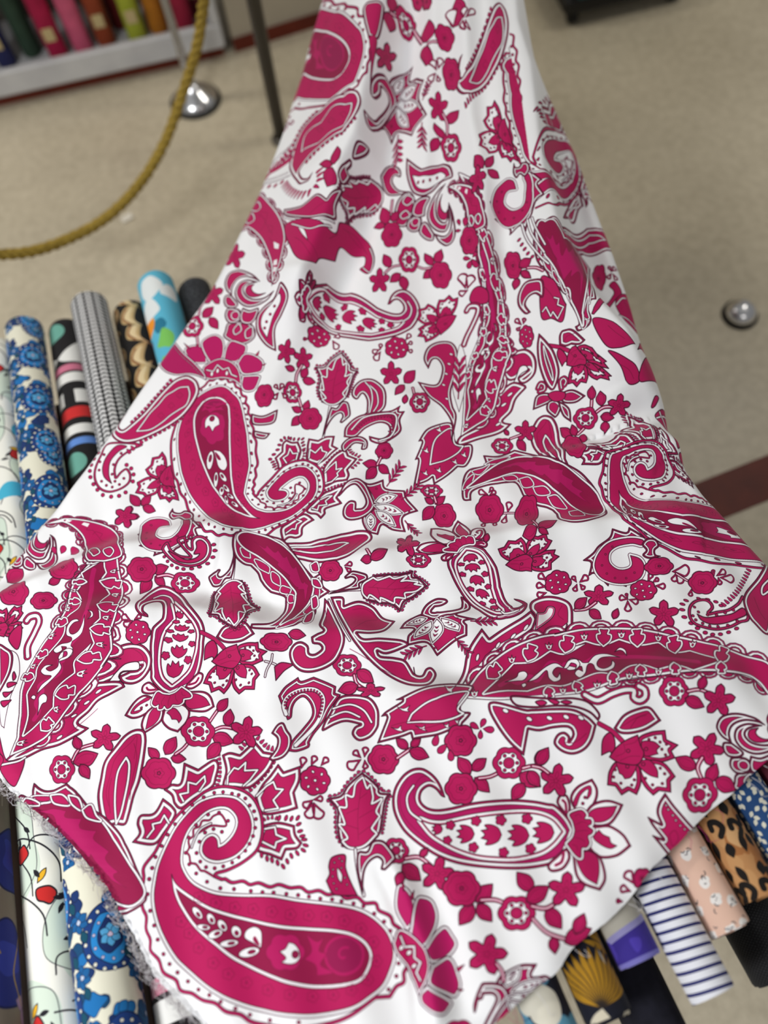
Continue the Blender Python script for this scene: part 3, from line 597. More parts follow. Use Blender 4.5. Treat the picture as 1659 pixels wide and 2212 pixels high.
('band','1986,3017* 2034,2950 2082,2889 2203,2799 2323,2751 2444,2727 2398,2738 2500,2719 2609,2710 2741,2713 2861,2731 2982,2756 3102,2786 3222,2828 3331,2873 3331,3002 3283,2949 3222,2919 3102,2904 2982,2904 2861,2919 2681,2942 2519,2995 2320,3017 2142,3026',[(-0.6,0.8,'R'),(0.8,4.0,'W'),(4.0,5.0,'R'),(5.0,None,'M')],1),
('band','2088,3002* 2221,2868* 2305,2862 2378,2816* 2444,2827 2528,2783* 2458,2801 2528,2775* 2603,2789 2675,2766* 2765,2789 2843,2778* 2922,2816 2988,2811* 3111,2855* 2994,2894* 2922,2873 2837,2892* 2777,2870 2717,2876 2657,2919* 2579,2906 2494,2937* 2428,2963 2356,2960 2275,2987* 2179,2986',[(-3.6,None,'R'),(-2.6,0.2,'W'),(0.2,1.2,'R'),(1.2,None,'D')],1),
('band','2109,2928* 2143,2929 2162,2915 2154,2900 2171,2889 2157,2875 2141,2862 2132,2881 2117,2875 2105,2895',[(-3.0,None,'R'),(-2.0,0.6,'W'),(0.6,1.6,'R'),(1.6,None,'M')],1),
('band','2279,2857* 2309,2845 2322,2825 2308,2814 2320,2797 2302,2789 2282,2784 2281,2805 2264,2805 2262,2828',[(-3.0,None,'R'),(-2.0,0.6,'W'),(0.6,1.6,'R'),(1.6,None,'M')],1),
('band','2442,2819* 2471,2804 2481,2782 2467,2773 2477,2755 2458,2749 2438,2746 2439,2767 2423,2769 2422,2792',[(-3.0,None,'R'),(-2.0,0.6,'W'),(0.6,1.6,'R'),(1.6,None,'M')],1),
('band','2608,2789* 2634,2768 2639,2745 2624,2739 2630,2719 2610,2717 2590,2717 2595,2738 2579,2743 2583,2766',[(-3.0,None,'R'),(-2.0,0.6,'W'),(0.6,1.6,'R'),(1.6,None,'M')],1),
('band','2756,2792* 2779,2768 2783,2745 2767,2740 2771,2720 2751,2720 2731,2723 2738,2742 2722,2749 2729,2772',[(-3.0,None,'R'),(-2.0,0.6,'W'),(0.6,1.6,'R'),(1.6,None,'M')],1),
('band','2922,2818* 2943,2793 2944,2769 2927,2766 2930,2745 2909,2747 2890,2752 2899,2771 2884,2779 2893,2801',[(-3.0,None,'R'),(-2.0,0.6,'W'),(0.6,1.6,'R'),(1.6,None,'M')],1),
('band','3108,2865* 3139,2853 3151,2832 3138,2822 3150,2805 3132,2797 3112,2792 3111,2813 3094,2813 3091,2836',[(-3.0,None,'R'),(-2.0,0.6,'W'),(0.6,1.6,'R'),(1.6,None,'M')],1),
('band','2363,2969* 2349,2987 2349,3004 2361,3005 2360,3020 2374,3018 2387,3013 2380,3001 2390,2994 2383,2979',[(-3.0,None,'R'),(-2.0,0.6,'W'),(0.6,1.6,'R'),(1.6,None,'M')],1),
('band','2486,2943* 2475,2962 2476,2979 2488,2979 2489,2993 2502,2990 2515,2984 2507,2972 2516,2965 2508,2951',[(-3.0,None,'R'),(-2.0,0.6,'W'),(0.6,1.6,'R'),(1.6,None,'M')],1),
('band','2639,2906* 2625,2924 2626,2941 2637,2942 2637,2957 2650,2954 2664,2950 2657,2937 2667,2931 2660,2916',[(-3.0,None,'R'),(-2.0,0.6,'W'),(0.6,1.6,'R'),(1.6,None,'M')],1),
('band','2764,2872* 2747,2888 2744,2904 2755,2907 2752,2921 2766,2922 2780,2921 2775,2907 2786,2902 2782,2886',[(-3.0,None,'R'),(-2.0,0.6,'W'),(0.6,1.6,'R'),(1.6,None,'M')],1),
('band','2912,2863* 2895,2878 2892,2894 2903,2898 2899,2912 2913,2913 2927,2911 2923,2898 2934,2893 2930,2877',[(-3.0,None,'R'),(-2.0,0.6,'W'),(0.6,1.6,'R'),(1.6,None,'M')],1),
('band','3113,2860* 3096,2875 3093,2891 3104,2895 3101,2909 3115,2910 3129,2908 3124,2895 3135,2890 3131,2874',[(-3.0,None,'R'),(-2.0,0.6,'W'),(0.6,1.6,'R'),(1.6,None,'M')],1),
('sol','2032,2988* 2045,2994 2049,2980* 2054,2994 2066,2987* 2060,3010 2049,3015 2038,3008','W',1.1),
('ell','2049,3003',4.0,5.2,0.0,'M',0.8),
('sol','2195,2838* 2208,2843 2212,2829* 2217,2843 2229,2837* 2222,2859 2212,2864 2201,2858','W',1.1),
('ell','2212,2852',4.0,5.2,0.0,'M',0.8),
('sol','2355,2780* 2368,2786 2372,2772* 2376,2786 2389,2779* 2382,2802 2372,2807 2361,2800','W',1.1),
('ell','2372,2795',4.0,5.2,0.0,'M',0.8),
('sol','2505,2741* 2518,2747 2522,2733* 2527,2747 2539,2740* 2533,2763 2522,2768 2512,2761','W',1.1),
('ell','2522,2756',4.0,5.2,0.0,'M',0.8),
('sol','2667,2731* 2680,2737 2684,2722* 2689,2737 2701,2730* 2695,2753 2684,2758 2673,2751','W',1.1),
('ell','2684,2746',4.0,5.2,0.0,'M',0.8),
('sol','2827,2743* 2840,2749 2843,2734* 2848,2749 2861,2742* 2854,2765 2843,2770 2833,2763','W',1.1),
('ell','2843,2758',4.0,5.2,0.0,'M',0.8),
('sol','2977,2770* 2990,2776 2994,2761* 2999,2776 3011,2769* 3004,2792 2994,2797 2983,2790','W',1.1),
('ell','2994,2785',4.0,5.2,0.0,'M',0.8),
('sol','2562,2947* 2575,2953 2579,2939* 2583,2953 2596,2946* 2589,2969 2579,2974 2568,2968','W',1.1),
('ell','2579,2962',4.0,5.2,0.0,'M',0.8),
('sol','2697,2911* 2710,2917 2714,2903* 2719,2917 2731,2910* 2725,2933 2714,2938 2703,2932','W',1.1),
('ell','2714,2926',4.0,5.2,0.0,'M',0.8),
('sol','2824,2893* 2837,2899 2840,2885* 2845,2899 2858,2892* 2851,2915 2840,2920 2830,2914','W',1.1),
('ell','2840,2908',4.0,5.2,0.0,'M',0.8),
('sol','2411,2976* 2424,2982 2428,2967* 2433,2982 2445,2975* 2439,2997 2428,3003 2418,2996','W',1.1),
('ell','2428,2990',4.0,5.2,0.0,'M',0.8),
('line','2161,2962 2203,2938 2239,2950 2293,2919 2323,2938 2378,2865 2444,2883 2486,2871 2440,2870 2525,2864 2591,2828 2663,2834 2741,2834 2831,2840 2922,2846 3018,2858',8,(182,16,95),1),
('sol','2543,2861* 2573,2829 2621,2821 2684,2835* 2633,2834 2598,2841 2580,2864 2586,2882 2609,2890 2638,2876 2648,2851* 2658,2865 2648,2889 2615,2902 2577,2895 2564,2871 2549,2865 2538,2876 2532,2906 2508,2925 2487,2907 2500,2890 2520,2898* 2513,2876 2488,2889 2458,2892 2439,2877* 2464,2876 2493,2879 2500,2861 2478,2855 2461,2869* 2455,2852 2476,2842 2508,2851 2520,2861','W',1.3),
('sol','2438,2882* 2456,2853 2492,2846 2507,2871 2486,2894* 2492,2872 2468,2863 2450,2885 2409,2881 2391,2904 2408,2926 2423,2903* 2424,2933 2396,2945 2374,2927 2364,2894 2323,2930 2280,2945* 2317,2913 2364,2877 2402,2864','W',1.3),
('sol','2183,2945* 2233,2922 2244,2901 2269,2897 2282,2913 2264,2936 2233,2939','W',1.3),
('sol','2253,2957 2269,2951 2273,2962 2259,2972','W',1.3),
('sol','2660,2813* 2681,2795 2708,2805 2714,2828* 2699,2810 2681,2805','W',1.3),
]),
'neck':((1013,814,1243,1242),[
('scal','1098,826 1170,881 1212,941 1231,1013 1225,1073 1207,1146 1176,1230',8,20.0,-1),
('scal','1025,959 1073,983 1122,1025 1152,1085 1170,1146 1175,1224',6,20.0,1),
('band','1098,826 1170,881 1212,941 1231,1013 1225,1073 1207,1146 1176,1230 1175,1224 1170,1146 1152,1085 1122,1025 1073,983 1025,959',[(-0.6,0.8,'R'),(0.8,3.6,'W'),(3.6,4.6,'R'),(4.6,None,'M')],1),
('band','1182,1043 1206,1055 1203,1076 1185,1073',[(0.0,None,'W')],0),
('band','1182,1125 1197,1119 1197,1143 1179,1146',[(0.0,None,'W')],0),
('band','1182,1152 1197,1155 1191,1176 1179,1176',[(0.0,None,'W')],0),
('line','1104,923 1122,929 1116,941',0.8,'L',0),
('line','1158,971 1179,977 1176,1001 1155,998',0.8,'L',0),
('line','1122,911 1155,917 1146,959 1176,1013 1164,1031 1182,1043',0.8,'L',0),
('wl','1085,875 1113,868 1125,893 1104,911 1085,899',2.4,1,1),
('wl','1055,935 1085,917 1098,947 1073,965 1061,947',2.4,1,1),
]),
'shell':((954,1154,1196,1497),[
('out','989,1393 972,1429 968,1456 1013,1480 1061,1485 1101,1453 1096,1411 1061,1390',1.4,2.4,'M'),
('wl','1032,1399 1008,1423 1016,1444 1042,1426',2.4,1,1),
('wl','1090,1411 1061,1429 1063,1459 1089,1450',2.4,1,1),
('out','1007,1330* 982,1333 971,1363 986,1392 1019,1394 1045,1369 1034,1339',1.4,2.4,'M'),
('out','1049,1330* 1079,1340 1117,1333 1105,1375 1079,1400 1043,1394 1036,1363',1.4,2.4,'M'),
('out','1001,1277* 976,1275 966,1298 976,1325 1008,1331 1028,1315',1.4,2.4,'M'),
('band','1031,1362 1029,1369 1024,1375 1016,1377 1009,1375 1003,1369 1001,1362 1003,1354 1009,1349 1016,1347 1024,1349 1029,1354',[(0.0,None,'M'),(-3.6,-2.6,'R'),(-2.6,0.0,'W'),(-0.4,0.6,'R')],1),
('out','1123,1216* 1089,1184 1037,1166 992,1176 971,1215 977,1252 1001,1277* 1004,1242 1025,1209 1061,1195 1098,1203',1.4,2.4,'M'),
('out','1113,1218* 1067,1207 1030,1226 1014,1266 1030,1304 1067,1325 1116,1319 1159,1294 1184,1259* 1146,1286 1104,1292 1067,1280 1052,1251 1069,1227',1.4,2.4,'M'),
('sol','1099,1227* 1070,1233 1061,1260 1079,1280 1116,1281 1149,1268* 1116,1272 1093,1260 1087,1242','M',1.7),
]),
'sleaf':((1096,1211,1254,1530),[
('out','1215,1223 1242,1260 1242,1302 1218,1363 1188,1423 1192,1518* 1146,1489 1110,1435 1108,1375 1134,1333 1182,1290 1200,1254',1.8,2.6,'M'),
('band','1207,1271 1211,1309 1176,1375 1153,1460* 1128,1411 1134,1363 1170,1315',[(0.0,None,'W'),(-0.8,0.8,'R')],1),
('dots','1186,1324 1167,1358 1151,1390 1143,1417',5.2,'M',1.2),
]),
'hook':((2508,2267,2864,2546),[
('out','2783,2331 2717,2279* 2705,2301 2645,2285* 2633,2322 2585,2359 2561,2389 2520,2420* 2553,2431 2544,2486* 2573,2479 2627,2531* 2639,2510 2705,2534* 2717,2515 2771,2497* 2741,2449 2633,2473 2609,2401 2681,2340',1.6,2.6,'M'),
('band','2777,2333 2711,2324 2633,2343 2585,2389 2568,2443 2590,2491 2639,2516 2705,2521 2765,2498 2784,2449 2766,2413 2722,2398* 2730,2437 2711,2456 2669,2458 2634,2431 2633,2389 2669,2360 2729,2349 2772,2357',[(-3.8,None,'R'),(-2.8,0.0,'W'),(0.0,1.2,'R'),(1.2,None,'M')],1),
('dots','2645,2362 2615,2395 2600,2443 2621,2479 2657,2497 2705,2497 2741,2473',4.0,'M',0.8),
('out','2774,2353 2795,2328 2831,2331 2845,2359 2828,2377 2831,2398 2852,2404* 2807,2413 2777,2398 2792,2377',1.6,2,'M'),
]),
'tail':((395,1901,625,2140),[
('band','613,1919 565,1946 518,1982 499,2025 502,2062* 522,2037 547,2023 565,2049 559,2085 523,2115 475,2128 432,2115 408,2079 407,2031 432,1970 472,1913',[(0.0,None,'W'),(-0.9,0.9,'R'),(0.9,4.0,'M'),(3.4,4.6,'R')],1),
('band','547,1929 511,1952 476,1995 470,2049 482,2090* 450,2061 443,2019 462,1970 505,1925',[(0.0,None,'M'),(-0.9,0.9,'R')],1),
('dots','490,2007 484,2049 497,2080 438,2079 459,2097 485,2105 516,2094 535,2067 428,2031 450,1964 523,1958 432,1995',5.2,'M',1.2),
]),
'taildots':((375,1940,589,2158),[
('dots','423,1952 405,1979 393,2007 387,2034 390,2061 403,2091 420,2115 444,2138 481,2146 515,2142 543,2127 574,2079 577,2049 567,2023 547,2008',8.0,'M',1.2),
]),
'drop2':((467,1611,872,1976),[
('teeth','740,1633 698,1681 649,1735 601,1787 559,1826',13,20.0,-1,0.62),
('teeth','794,1805 746,1841 673,1883 613,1916 553,1964',13,22.0,1,0.62),
('out','860,1693 857,1663 842,1639 806,1623 758,1639 710,1681 661,1735 613,1790 565,1832 529,1857 511,1838 523,1802 544,1775* 520,1790 493,1832 479,1868 499,1899 541,1914 601,1904 673,1874 746,1832 800,1790 842,1735',2.3,4.2,'M'),
('wl','812,1671* 819,1705 806,1747 770,1772 734,1796 698,1826 649,1856 591,1863* 619,1826 649,1784 685,1747 716,1711 746,1693 776,1675',2.8,1,1),
('rl','776,1708',14.0,4,0.3,0.8,'L'),
('rl','740,1753',14.0,4,0.3,0.8,'L'),
('rl','695,1796',14.0,4,0.3,0.8,'L'),
]),
'palm':((1453,2057,1817,2321),[
('out','1560,2084 1596,2091 1655,2072* 1667,2110 1748,2121* 1759,2157 1805,2210* 1741,2236 1751,2291* 1693,2284 1650,2267 1632,2309* 1584,2290 1566,2236 1608,2169',1.8,2.4,'M'),
('out','1465,2142 1491,2094 1536,2069 1578,2090 1605,2139 1619,2184 1596,2219 1554,2243 1506,2246 1482,2225 1486,2187 1511,2163 1536,2168 1537,2198* 1566,2195 1581,2169 1567,2133 1536,2098 1503,2110',1.8,2.4,'M'),
('band','1620,2166* 1653,2175 1686,2166 1714,2141* 1677,2133 1644,2142',[(-2.8,None,'R'),(-1.9,0.0,'W'),(0.0,1.3,'R'),(1.3,None,'W')],1),
('sol','1661,2155 1653,2165 1656,2157 1649,2151','M',0.8),
('sol','1676,2151 1668,2161 1671,2153 1664,2147','M',0.8),
('sol','1691,2147 1683,2156 1686,2149 1679,2143','M',0.8),
('band','1615,2180* 1649,2208 1694,2222 1744,2219* 1704,2189 1659,2176',[(-2.8,None,'R'),(-1.9,0.0,'W'),(0.0,1.3,'R'),(1.3,None,'W')],1),
('sol','1672,2197 1656,2200 1664,2195 1660,2187','M',0.8),
('sol','1692,2204 1676,2206 1685,2201 1680,2193','M',0.8),
('sol','1713,2210 1697,2212 1705,2208 1701,2199','M',0.8),
('band','1622,2204* 1637,2237 1668,2259 1708,2267* 1688,2231 1657,2209',[(-2.8,None,'R'),(-1.9,0.0,'W'),(0.0,1.3,'R'),(1.3,None,'W')],1),
('sol','1660,2232 1646,2231 1654,2228 1654,2220','M',0.8),
('sol','1673,2242 1660,2241 1668,2238 1668,2230','M',0.8),
('sol','1687,2252 1674,2251 1682,2248 1682,2240','M',0.8),
('band','1602,2219* 1585,2239 1585,2263 1602,2287* 1619,2263 1619,2239',[(-2.8,None,'R'),(-1.9,0.0,'W'),(0.0,1.3,'R'),(1.3,None,'W')],1),
('sol','1602,2249 1595,2241 1602,2245 1609,2241','M',0.8),
('sol','1602,2260 1595,2252 1602,2256 1609,2252','M',0.8),
('sol','1602,2270 1595,2263 1602,2266 1609,2263','M',0.8),
('dots','1626,2109 1675,2127 1729,2145 1768,2212 1687,2278',4.0,'M',0.8),
]),
'lotus':((782,1433,1162,1705),[
('band','896,1570* 836,1568 803,1536 799,1506 836,1491 872,1495 893,1524',[(-0.8,0.8,'R'),(0.8,3.4,'W'),(3.4,4.4,'R'),(4.4,None,(186,16,98))],1),
('band','906,1568* 880,1524 869,1482 896,1455 933,1445 963,1464 970,1506 957,1552',[(-0.8,0.8,'R'),(0.8,3.4,'W'),(3.4,4.4,'R'),(4.4,None,(186,16,98))],1),
('band','963,1553* 975,1500 999,1470 1035,1477 1066,1494 1059,1530 1017,1565',[(-0.8,0.8,'R'),(0.8,3.4,'W'),(3.4,4.4,'R'),(4.4,None,(186,16,98))],1),
('band','1023,1571* 1053,1530 1095,1530 1139,1561 1135,1603 1101,1616 1047,1616',[(-0.8,0.8,'R'),(0.8,3.4,'W'),(3.4,4.4,'R'),(4.4,None,(186,16,98))],1),
('band','1047,1622* 1121,1622 1123,1645 1101,1688 1059,1693 1041,1669',[(-0.8,0.8,'R'),(0.8,3.4,'W'),(3.4,4.4,'R'),(4.4,None,(186,16,98))],1),
('sol','812,1506 794,1482* 824,1506','M',1),
('sol','1104,1536 1121,1515* 1116,1536','M',1),
('sol','1132,1579 1150,1570* 1144,1579','M',1),
('sol','848,1497 851,1476* 860,1497','M',1),
('band','875,1594 902,1567 951,1548 999,1561 1030,1591 1042,1633 1042,1672* 1011,1645 963,1633 915,1639 887,1633*',[(0.0,None,'M'),(-0.8,0.8,'R'),(0.8,2.8,'W'),(2.8,3.6,'R')],1),
('wl','893,1598 921,1604* 939,1576* 963,1596* 987,1588* 1000,1618* 1023,1627',2.4,1,0),
('ell','940,1602',6.0,10.0,0.2,'W',1),
('ell','915,1615',6.0,10.0,0.2,'W',1),
('ell','980,1612',6.0,10.0,0.2,'W',1),
]),
'sidepetal':((673,1461,902,1654),[
('band','685,1561 716,1506 752,1473* 794,1524 842,1567 884,1615 890,1642* 860,1627 818,1618 758,1621 710,1603',[(0.0,None,(176,15,92)),(-0.9,0.9,'R'),(0.9,3.0,'W'),(3.0,4.0,'R')],1),
('along','746,1491 782,1536 830,1579 872,1627',17,2.6,'W'),
]),
'hleaf':((1776,1820,2049,2110),[
('out','1952,1832 1898,1832 1843,1856 1809,1905* 1824,1910 1794,1984* 1808,1989 1788,2098* 1843,2079 1869,2061* 1875,2092* 1934,2055 1977,2017* 2012,2013 2037,1970 2037,1922 1988,1922 1964,1898',1.6,2.8,'M'),
('wl','1951,1853 1904,1874 1873,1916 1858,2008* 1922,1989 1976,1958 2001,1928* 1964,1916',2.8,1,1),
('sol','1877,1848* 1893,1854 1901,1838* 1903,1858 1911,1866* 1895,1864','W',1),
('sol','1822,1938* 1838,1944 1846,1928* 1848,1948 1856,1956* 1840,1954','W',1),
('sol','1819,2035* 1835,2041 1843,2025* 1845,2045 1853,2053* 1837,2051','W',1),
('sol','1877,2023* 1893,2029 1901,2013* 1903,2033 1911,2041* 1895,2039','W',1),
('sol','1946,1987* 1962,1993 1970,1977* 1972,1997 1980,2005* 1964,2003','W',1),
('sol','1985,1956* 2001,1962 2009,1946* 2011,1966 2019,1974* 2003,1972','W',1),
]),
}
PRINT=[
('crest',11,'663 3463 712 3468 767 3475 817 3481 866 3486 919 3493 969 3499 1018 3504 1070 3512 1120 3518 1168 3522 667 3509 715 3514 769 3521 819 3527 867 3531 919 3538 970 3545 1018 3549 1069 3556 1119 3563 1166 3567 671 3555 718 3559 770 3566 821 3572 868 3576 919 3582 970 3589 1018 3594 1067 3600 1118 3606 1165 3611 675 3599 721 3604 772 3609 823 3615 870 3620 919 3626 971 3632 1018 3637 1066 3643 1116 3649 1163 3654 679 3642 725 3647 774 3652 825 3658 872 3663 920 3668 971 3674 1018 3680 1065 3685 1114 3690 1162 3696 682 3685 728 3689 776 3694 827 3700 874 3705 921 3710 971 3716 1019 3721 1065 3726 1113 3731 1160 3736 686 3726 732 3731 778 3736 829 3741 876 3746 922 3751 971 3756 1019 3761 1064 3766 1111 3771 1158 3776 689 3766 736 3771 781 3776 831 3781 878 3786 923 3791 970 3796 1019 3800 1064 3805 1109 3810 1156 3815 693 3806 740 3811 784 3815 832 3820 880 3825 924 3830 970 3834 1018 3839 1063 3844 1108 3848 1154 3853'),
('bigpaisley',15,'701 3598 753 3603 809 3610 860 3615 913 3621 968 3628 1020 3633 1072 3639 1125 3646 1176 3651 1227 3657 1278 3663 1329 3668 1379 3674 1429 3680 705 3643 755 3649 811 3655 862 3661 913 3666 968 3672 1020 3678 1071 3684 1124 3690 1174 3695 1224 3700 1275 3706 1325 3712 1374 3717 1424 3723 709 3688 758 3693 813 3699 865 3705 915 3710 968 3716 1020 3722 1070 3727 1122 3733 1172 3738 1221 3743 1271 3749 1321 3754 1370 3759 1419 3765 713 3731 761 3737 815 3742 867 3748 916 3753 968 3758 1020 3764 1069 3769 1120 3774 1170 3780 1219 3785 1268 3790 1317 3795 1366 3801 1414 3806 717 3774 765 3779 817 3784 869 3790 917 3795 968 3800 1020 3805 1068 3810 1118 3816 1168 3821 1216 3826 1265 3831 1314 3836 1362 3841 1410 3846 721 3815 769 3820 819 3826 871 3831 919 3836 968 3841 1020 3846 1068 3851 1116 3856 1166 3861 1214 3865 1262 3871 1310 3875 1359 3879 1405 3885 724 3856 772 3861 821 3866 873 3871 921 3876 968 3881 1019 3885 1068 3890 1115 3895 1164 3900 1212 3904 1259 3909 1307 3914 1354 3918 1401 3922 728 3895 775 3900 823 3905 874 3910 922 3915 969 3920 1019 3924 1068 3928 1114 3933 1162 3938 1210 3942 1257 3947 1303 3952 1350 3956 1397 3958 731 3934 779 3939 825 3944 875 3948 923 3952 969 3958 1018 3962 1067 3966 1113 3971 1160 3975 1208 3979 1254 3984 1300 3989 1346 3993 1392 3996 733 3972 782 3976 827 3981 876 3985 925 3989 970 3995 1018 3999 1067 4002 1113 4007 1159 4012 1206 4015 1252 4019 1297 4025 1342 4029 1388 4033 736 4009 785 4013 829 4018 877 4022 926 4026 971 4031 1018 4035 1066 4038 1112 4042 1157 4047 1204 4051 1249 4054 1294 4060 1339 4064 1384 4068 738 4045 787 4048 832 4054 879 4058 927 4061 973 4066 1018 4070 1066 4073 1111 4077 1156 4082 1201 4086 1247 4089 1291 4094 1335 4099 1380 4102 741 4080 790 4083 835 4088 880 4093 929 4096 974 4100 1018 4105 1065 4108 1111 4111 1154 4116 1199 4120 1244 4123 1288 4127 1332 4132 1376 4136 743 4115 793 4118 837 4122 882 4127 929 4130 975 4133 1018 4138 1064 4142 1110 4144 1153 4149 1197 4153 1242 4156 1285 4160 1328 4165 1372 4169 746 4149 795 4151 840 4155 883 4160 930 4163 976 4166 1018 4171 1063 4175 1109 4177 1152 4181 1195 4186 1239 4188 1283 4191 1325 4197 1368 4201'),
('crest',7,'1363 2904 1372 2847 1380 2791 1386 2736 1391 2669 1386 2600 1381 2530 1301 2907 1308 2848 1315 2791 1320 2744 1325 2676 1321 2600 1315 2528 1238 2918 1243 2857 1247 2797 1251 2741 1260 2665 1261 2588 1257 2521 1174 2917 1177 2854 1181 2793 1189 2730 1201 2650 1206 2576 1203 2515 1115 2919 1114 2850 1114 2781 1120 2716 1133 2652 1145 2587 1145 2519 1062 2913 1057 2842 1050 2776 1045 2721 1060 2675 1077 2611 1081 2524'),
('bigpaisley',11,'1251 2896 1256 2840 1260 2788 1263 2738 1271 2671 1272 2600 1268 2538 1268 2479 1272 2418 1280 2354 1289 2286 1177 2896 1180 2840 1184 2785 1192 2726 1202 2654 1207 2585 1205 2529 1203 2474 1204 2413 1210 2348 1220 2282 1108 2896 1106 2832 1107 2771 1112 2712 1123 2656 1136 2599 1138 2536 1136 2475 1136 2414 1143 2354 1154 2292 1046 2885 1040 2822 1032 2765 1028 2719 1042 2683 1059 2628 1064 2542 1063 2468 1065 2405 1076 2356 1089 2293 992 2879 982 2812 968 2749 966 2705 976 2663 991 2594 996 2480 993 2421 996 2376 1007 2332 1023 2272 941 2894 936 2834 913 2742 909 2676 909 2591 917 2488 928 2382 932 2352 935 2345 939 2311 960 2247 886 2905 884 2846 857 2742 851 2664 842 2556 844 2451 856 2381 866 2348 874 2333 882 2296 906 2230 829 2916 828 2858 803 2759 797 2683 789 2591 787 2492 794 2422 804 2377 815 2339 828 2290 845 2228 776 2934 776 2878 753 2786 746 2712 740 2630 736 2542 738 2468 746 2410 757 2356 771 2300 785 2237'),
('crest',8,'1925 2629 1994 2644 2065 2657 2142 2653 2208 2640 2255 2625 2292 2619 2325 2619 1971 2668 2038 2688 2099 2727 2191 2719 2262 2704 2310 2677 2335 2675 2364 2674 2014 2701 2070 2737 2143 2758 2233 2760 2306 2749 2334 2742 2353 2747 2375 2759 2037 2758 2102 2763 2173 2774 2243 2786 2304 2786 2341 2788 2377 2797 2413 2806 2066 2802 2127 2805 2188 2816 2242 2828 2302 2832 2361 2830 2402 2847 2430 2867 2090 2854 2144 2874 2197 2884 2255 2882 2330 2883 2386 2885 2419 2898 2439 2910'),
('bigpaisley',10,'2032 2704 2100 2749 2203 2755 2297 2744 2332 2732 2355 2739 2381 2751 2451 2721 2498 2719 2544 2723 2051 2743 2129 2762 2223 2772 2304 2770 2342 2770 2373 2782 2412 2788 2466 2775 2515 2769 2568 2767 2073 2772 2150 2778 2226 2795 2295 2802 2348 2802 2398 2816 2435 2828 2479 2823 2532 2816 2589 2811 2093 2810 2164 2818 2230 2832 2298 2839 2370 2837 2411 2861 2443 2875 2489 2869 2547 2860 2611 2854 2110 2856 2174 2876 2238 2876 2322 2877 2388 2880 2423 2897 2449 2909 2497 2908 2561 2901 2634 2894 2122 2890 2172 2912 2225 2910 2307 2920 2388 2922 2426 2932 2451 2942 2506 2945 2578 2941 2663 2931 2130 2911 2162 2927 2183 2944 2231 2960 2322 2998 2409 2980 2450 2983 2522 2981 2601 2980 2698 2966 2140 2937 2162 2947 2158 2998 2204 3021 2311 3036 2402 3026 2466 3023 2553 3017 2634 3017 2737 3004 2139 3007 2162 3019 2191 3047 2259 3060 2350 3071 2447 3059 2513 3059 2598 3054 2687 3050 2781 3044 2172 3066 2207 3081 2260 3095 2338 3106 2443 3096 2512 3097 2587 3091 2655 3093 2750 3083 2844 3077 2224 3120 2275 3137 2339 3149 2447 3140 2533 3137 2605 3129 2658 3131 2738 3123 2810 3123 2916 3110 2287 3169 2342 3189 2423 3195 2531 3187 2631 3172 2683 3171 2750 3163 2808 3163 2898 3153 2985 3147 2343 3219 2404 3237 2497 3237 2610 3225 2697 3216 2772 3205 2822 3204 2898 3196 2972 3192 3086 3175'),
('clip','2098,1178 2106,1272 2110,1385 2103,1496 2096,1652 2090,1751 2082,1873 2074,1915 2365,1828 2566,841 2284,837 2110,1117'),
('crest',9,'2368 1884 2384 1816 2400 1742 2418 1657 2440 1563 2469 1456 2494 1363 2518 1274 2540 1186 2329 1836 2346 1769 2359 1699 2371 1617 2385 1527 2407 1431 2437 1324 2459 1239 2479 1154 2284 1805 2314 1721 2330 1647 2337 1566 2343 1479 2358 1390 2381 1293 2402 1199 2416 1120 2192 1890 2281 1695 2302 1615 2292 1547 2273 1494 2268 1433 2292 1322 2323 1190 2346 1079 2115 1920 2169 1833 2197 1723 2147 1738 2115 1689 2109 1622 2123 1546 2143 1462 2163 1370'),
('bigpaisley',13,'2321 1784 2338 1714 2350 1638 2359 1552 2372 1460 2396 1365 2423 1265 2441 1182 2459 1097 2476 1011 2493 923 2511 834 2527 747 2288 1757 2316 1676 2327 1599 2329 1516 2335 1429 2352 1337 2376 1235 2392 1148 2405 1068 2419 983 2435 895 2450 809 2465 722 2232 1790 2293 1654 2295 1582 2273 1529 2251 1491 2260 1410 2291 1281 2326 1135 2347 1030 2364 934 2377 852 2389 774 2402 694 2143 1892 2230 1701 2193 1702 2139 1717 2115 1660 2122 1588 2140 1507 2162 1412 2187 1305 2256 1038 2286 903 2313 776 2335 668 2070 1867 2091 1816 2090 1760 2072 1699 2056 1638 2059 1569 2074 1489 2092 1405 2109 1325 2125 1247 2139 1171 2155 1087 2176 987 2007 1815 2016 1770 2016 1724 2007 1673 2001 1610 2004 1539 2013 1467 2027 1393 2042 1316 2059 1236 2073 1164 2086 1091 2100 1015 1930 1816 1939 1763 1941 1714 1939 1660 1940 1595 1945 1519 1956 1435 1968 1360 1982 1286 1996 1213 2009 1148 2020 1084 2033 1017 1866 1779 1873 1725 1878 1668 1882 1607 1885 1543 1890 1477 1898 1411 1907 1345 1918 1279 1930 1214 1941 1152 1953 1089 1966 1021 1806 1717 1815 1657 1822 1594 1827 1532 1832 1470 1838 1406 1846 1339 1855 1272 1866 1208 1876 1148 1887 1090 1898 1031 1909 971 1744 1667 1751 1614 1757 1561 1764 1503 1770 1444 1777 1381 1785 1315 1794 1247 1804 1184 1815 1122 1825 1063 1837 1001 1848 939'),
('clip','2099,1174 2106,1272 2112,1386 2105,1497 2097,1653 2092,1752 2082,1873 2074,1915 1781,1792 1892,925 2114,960 2109,1022'),
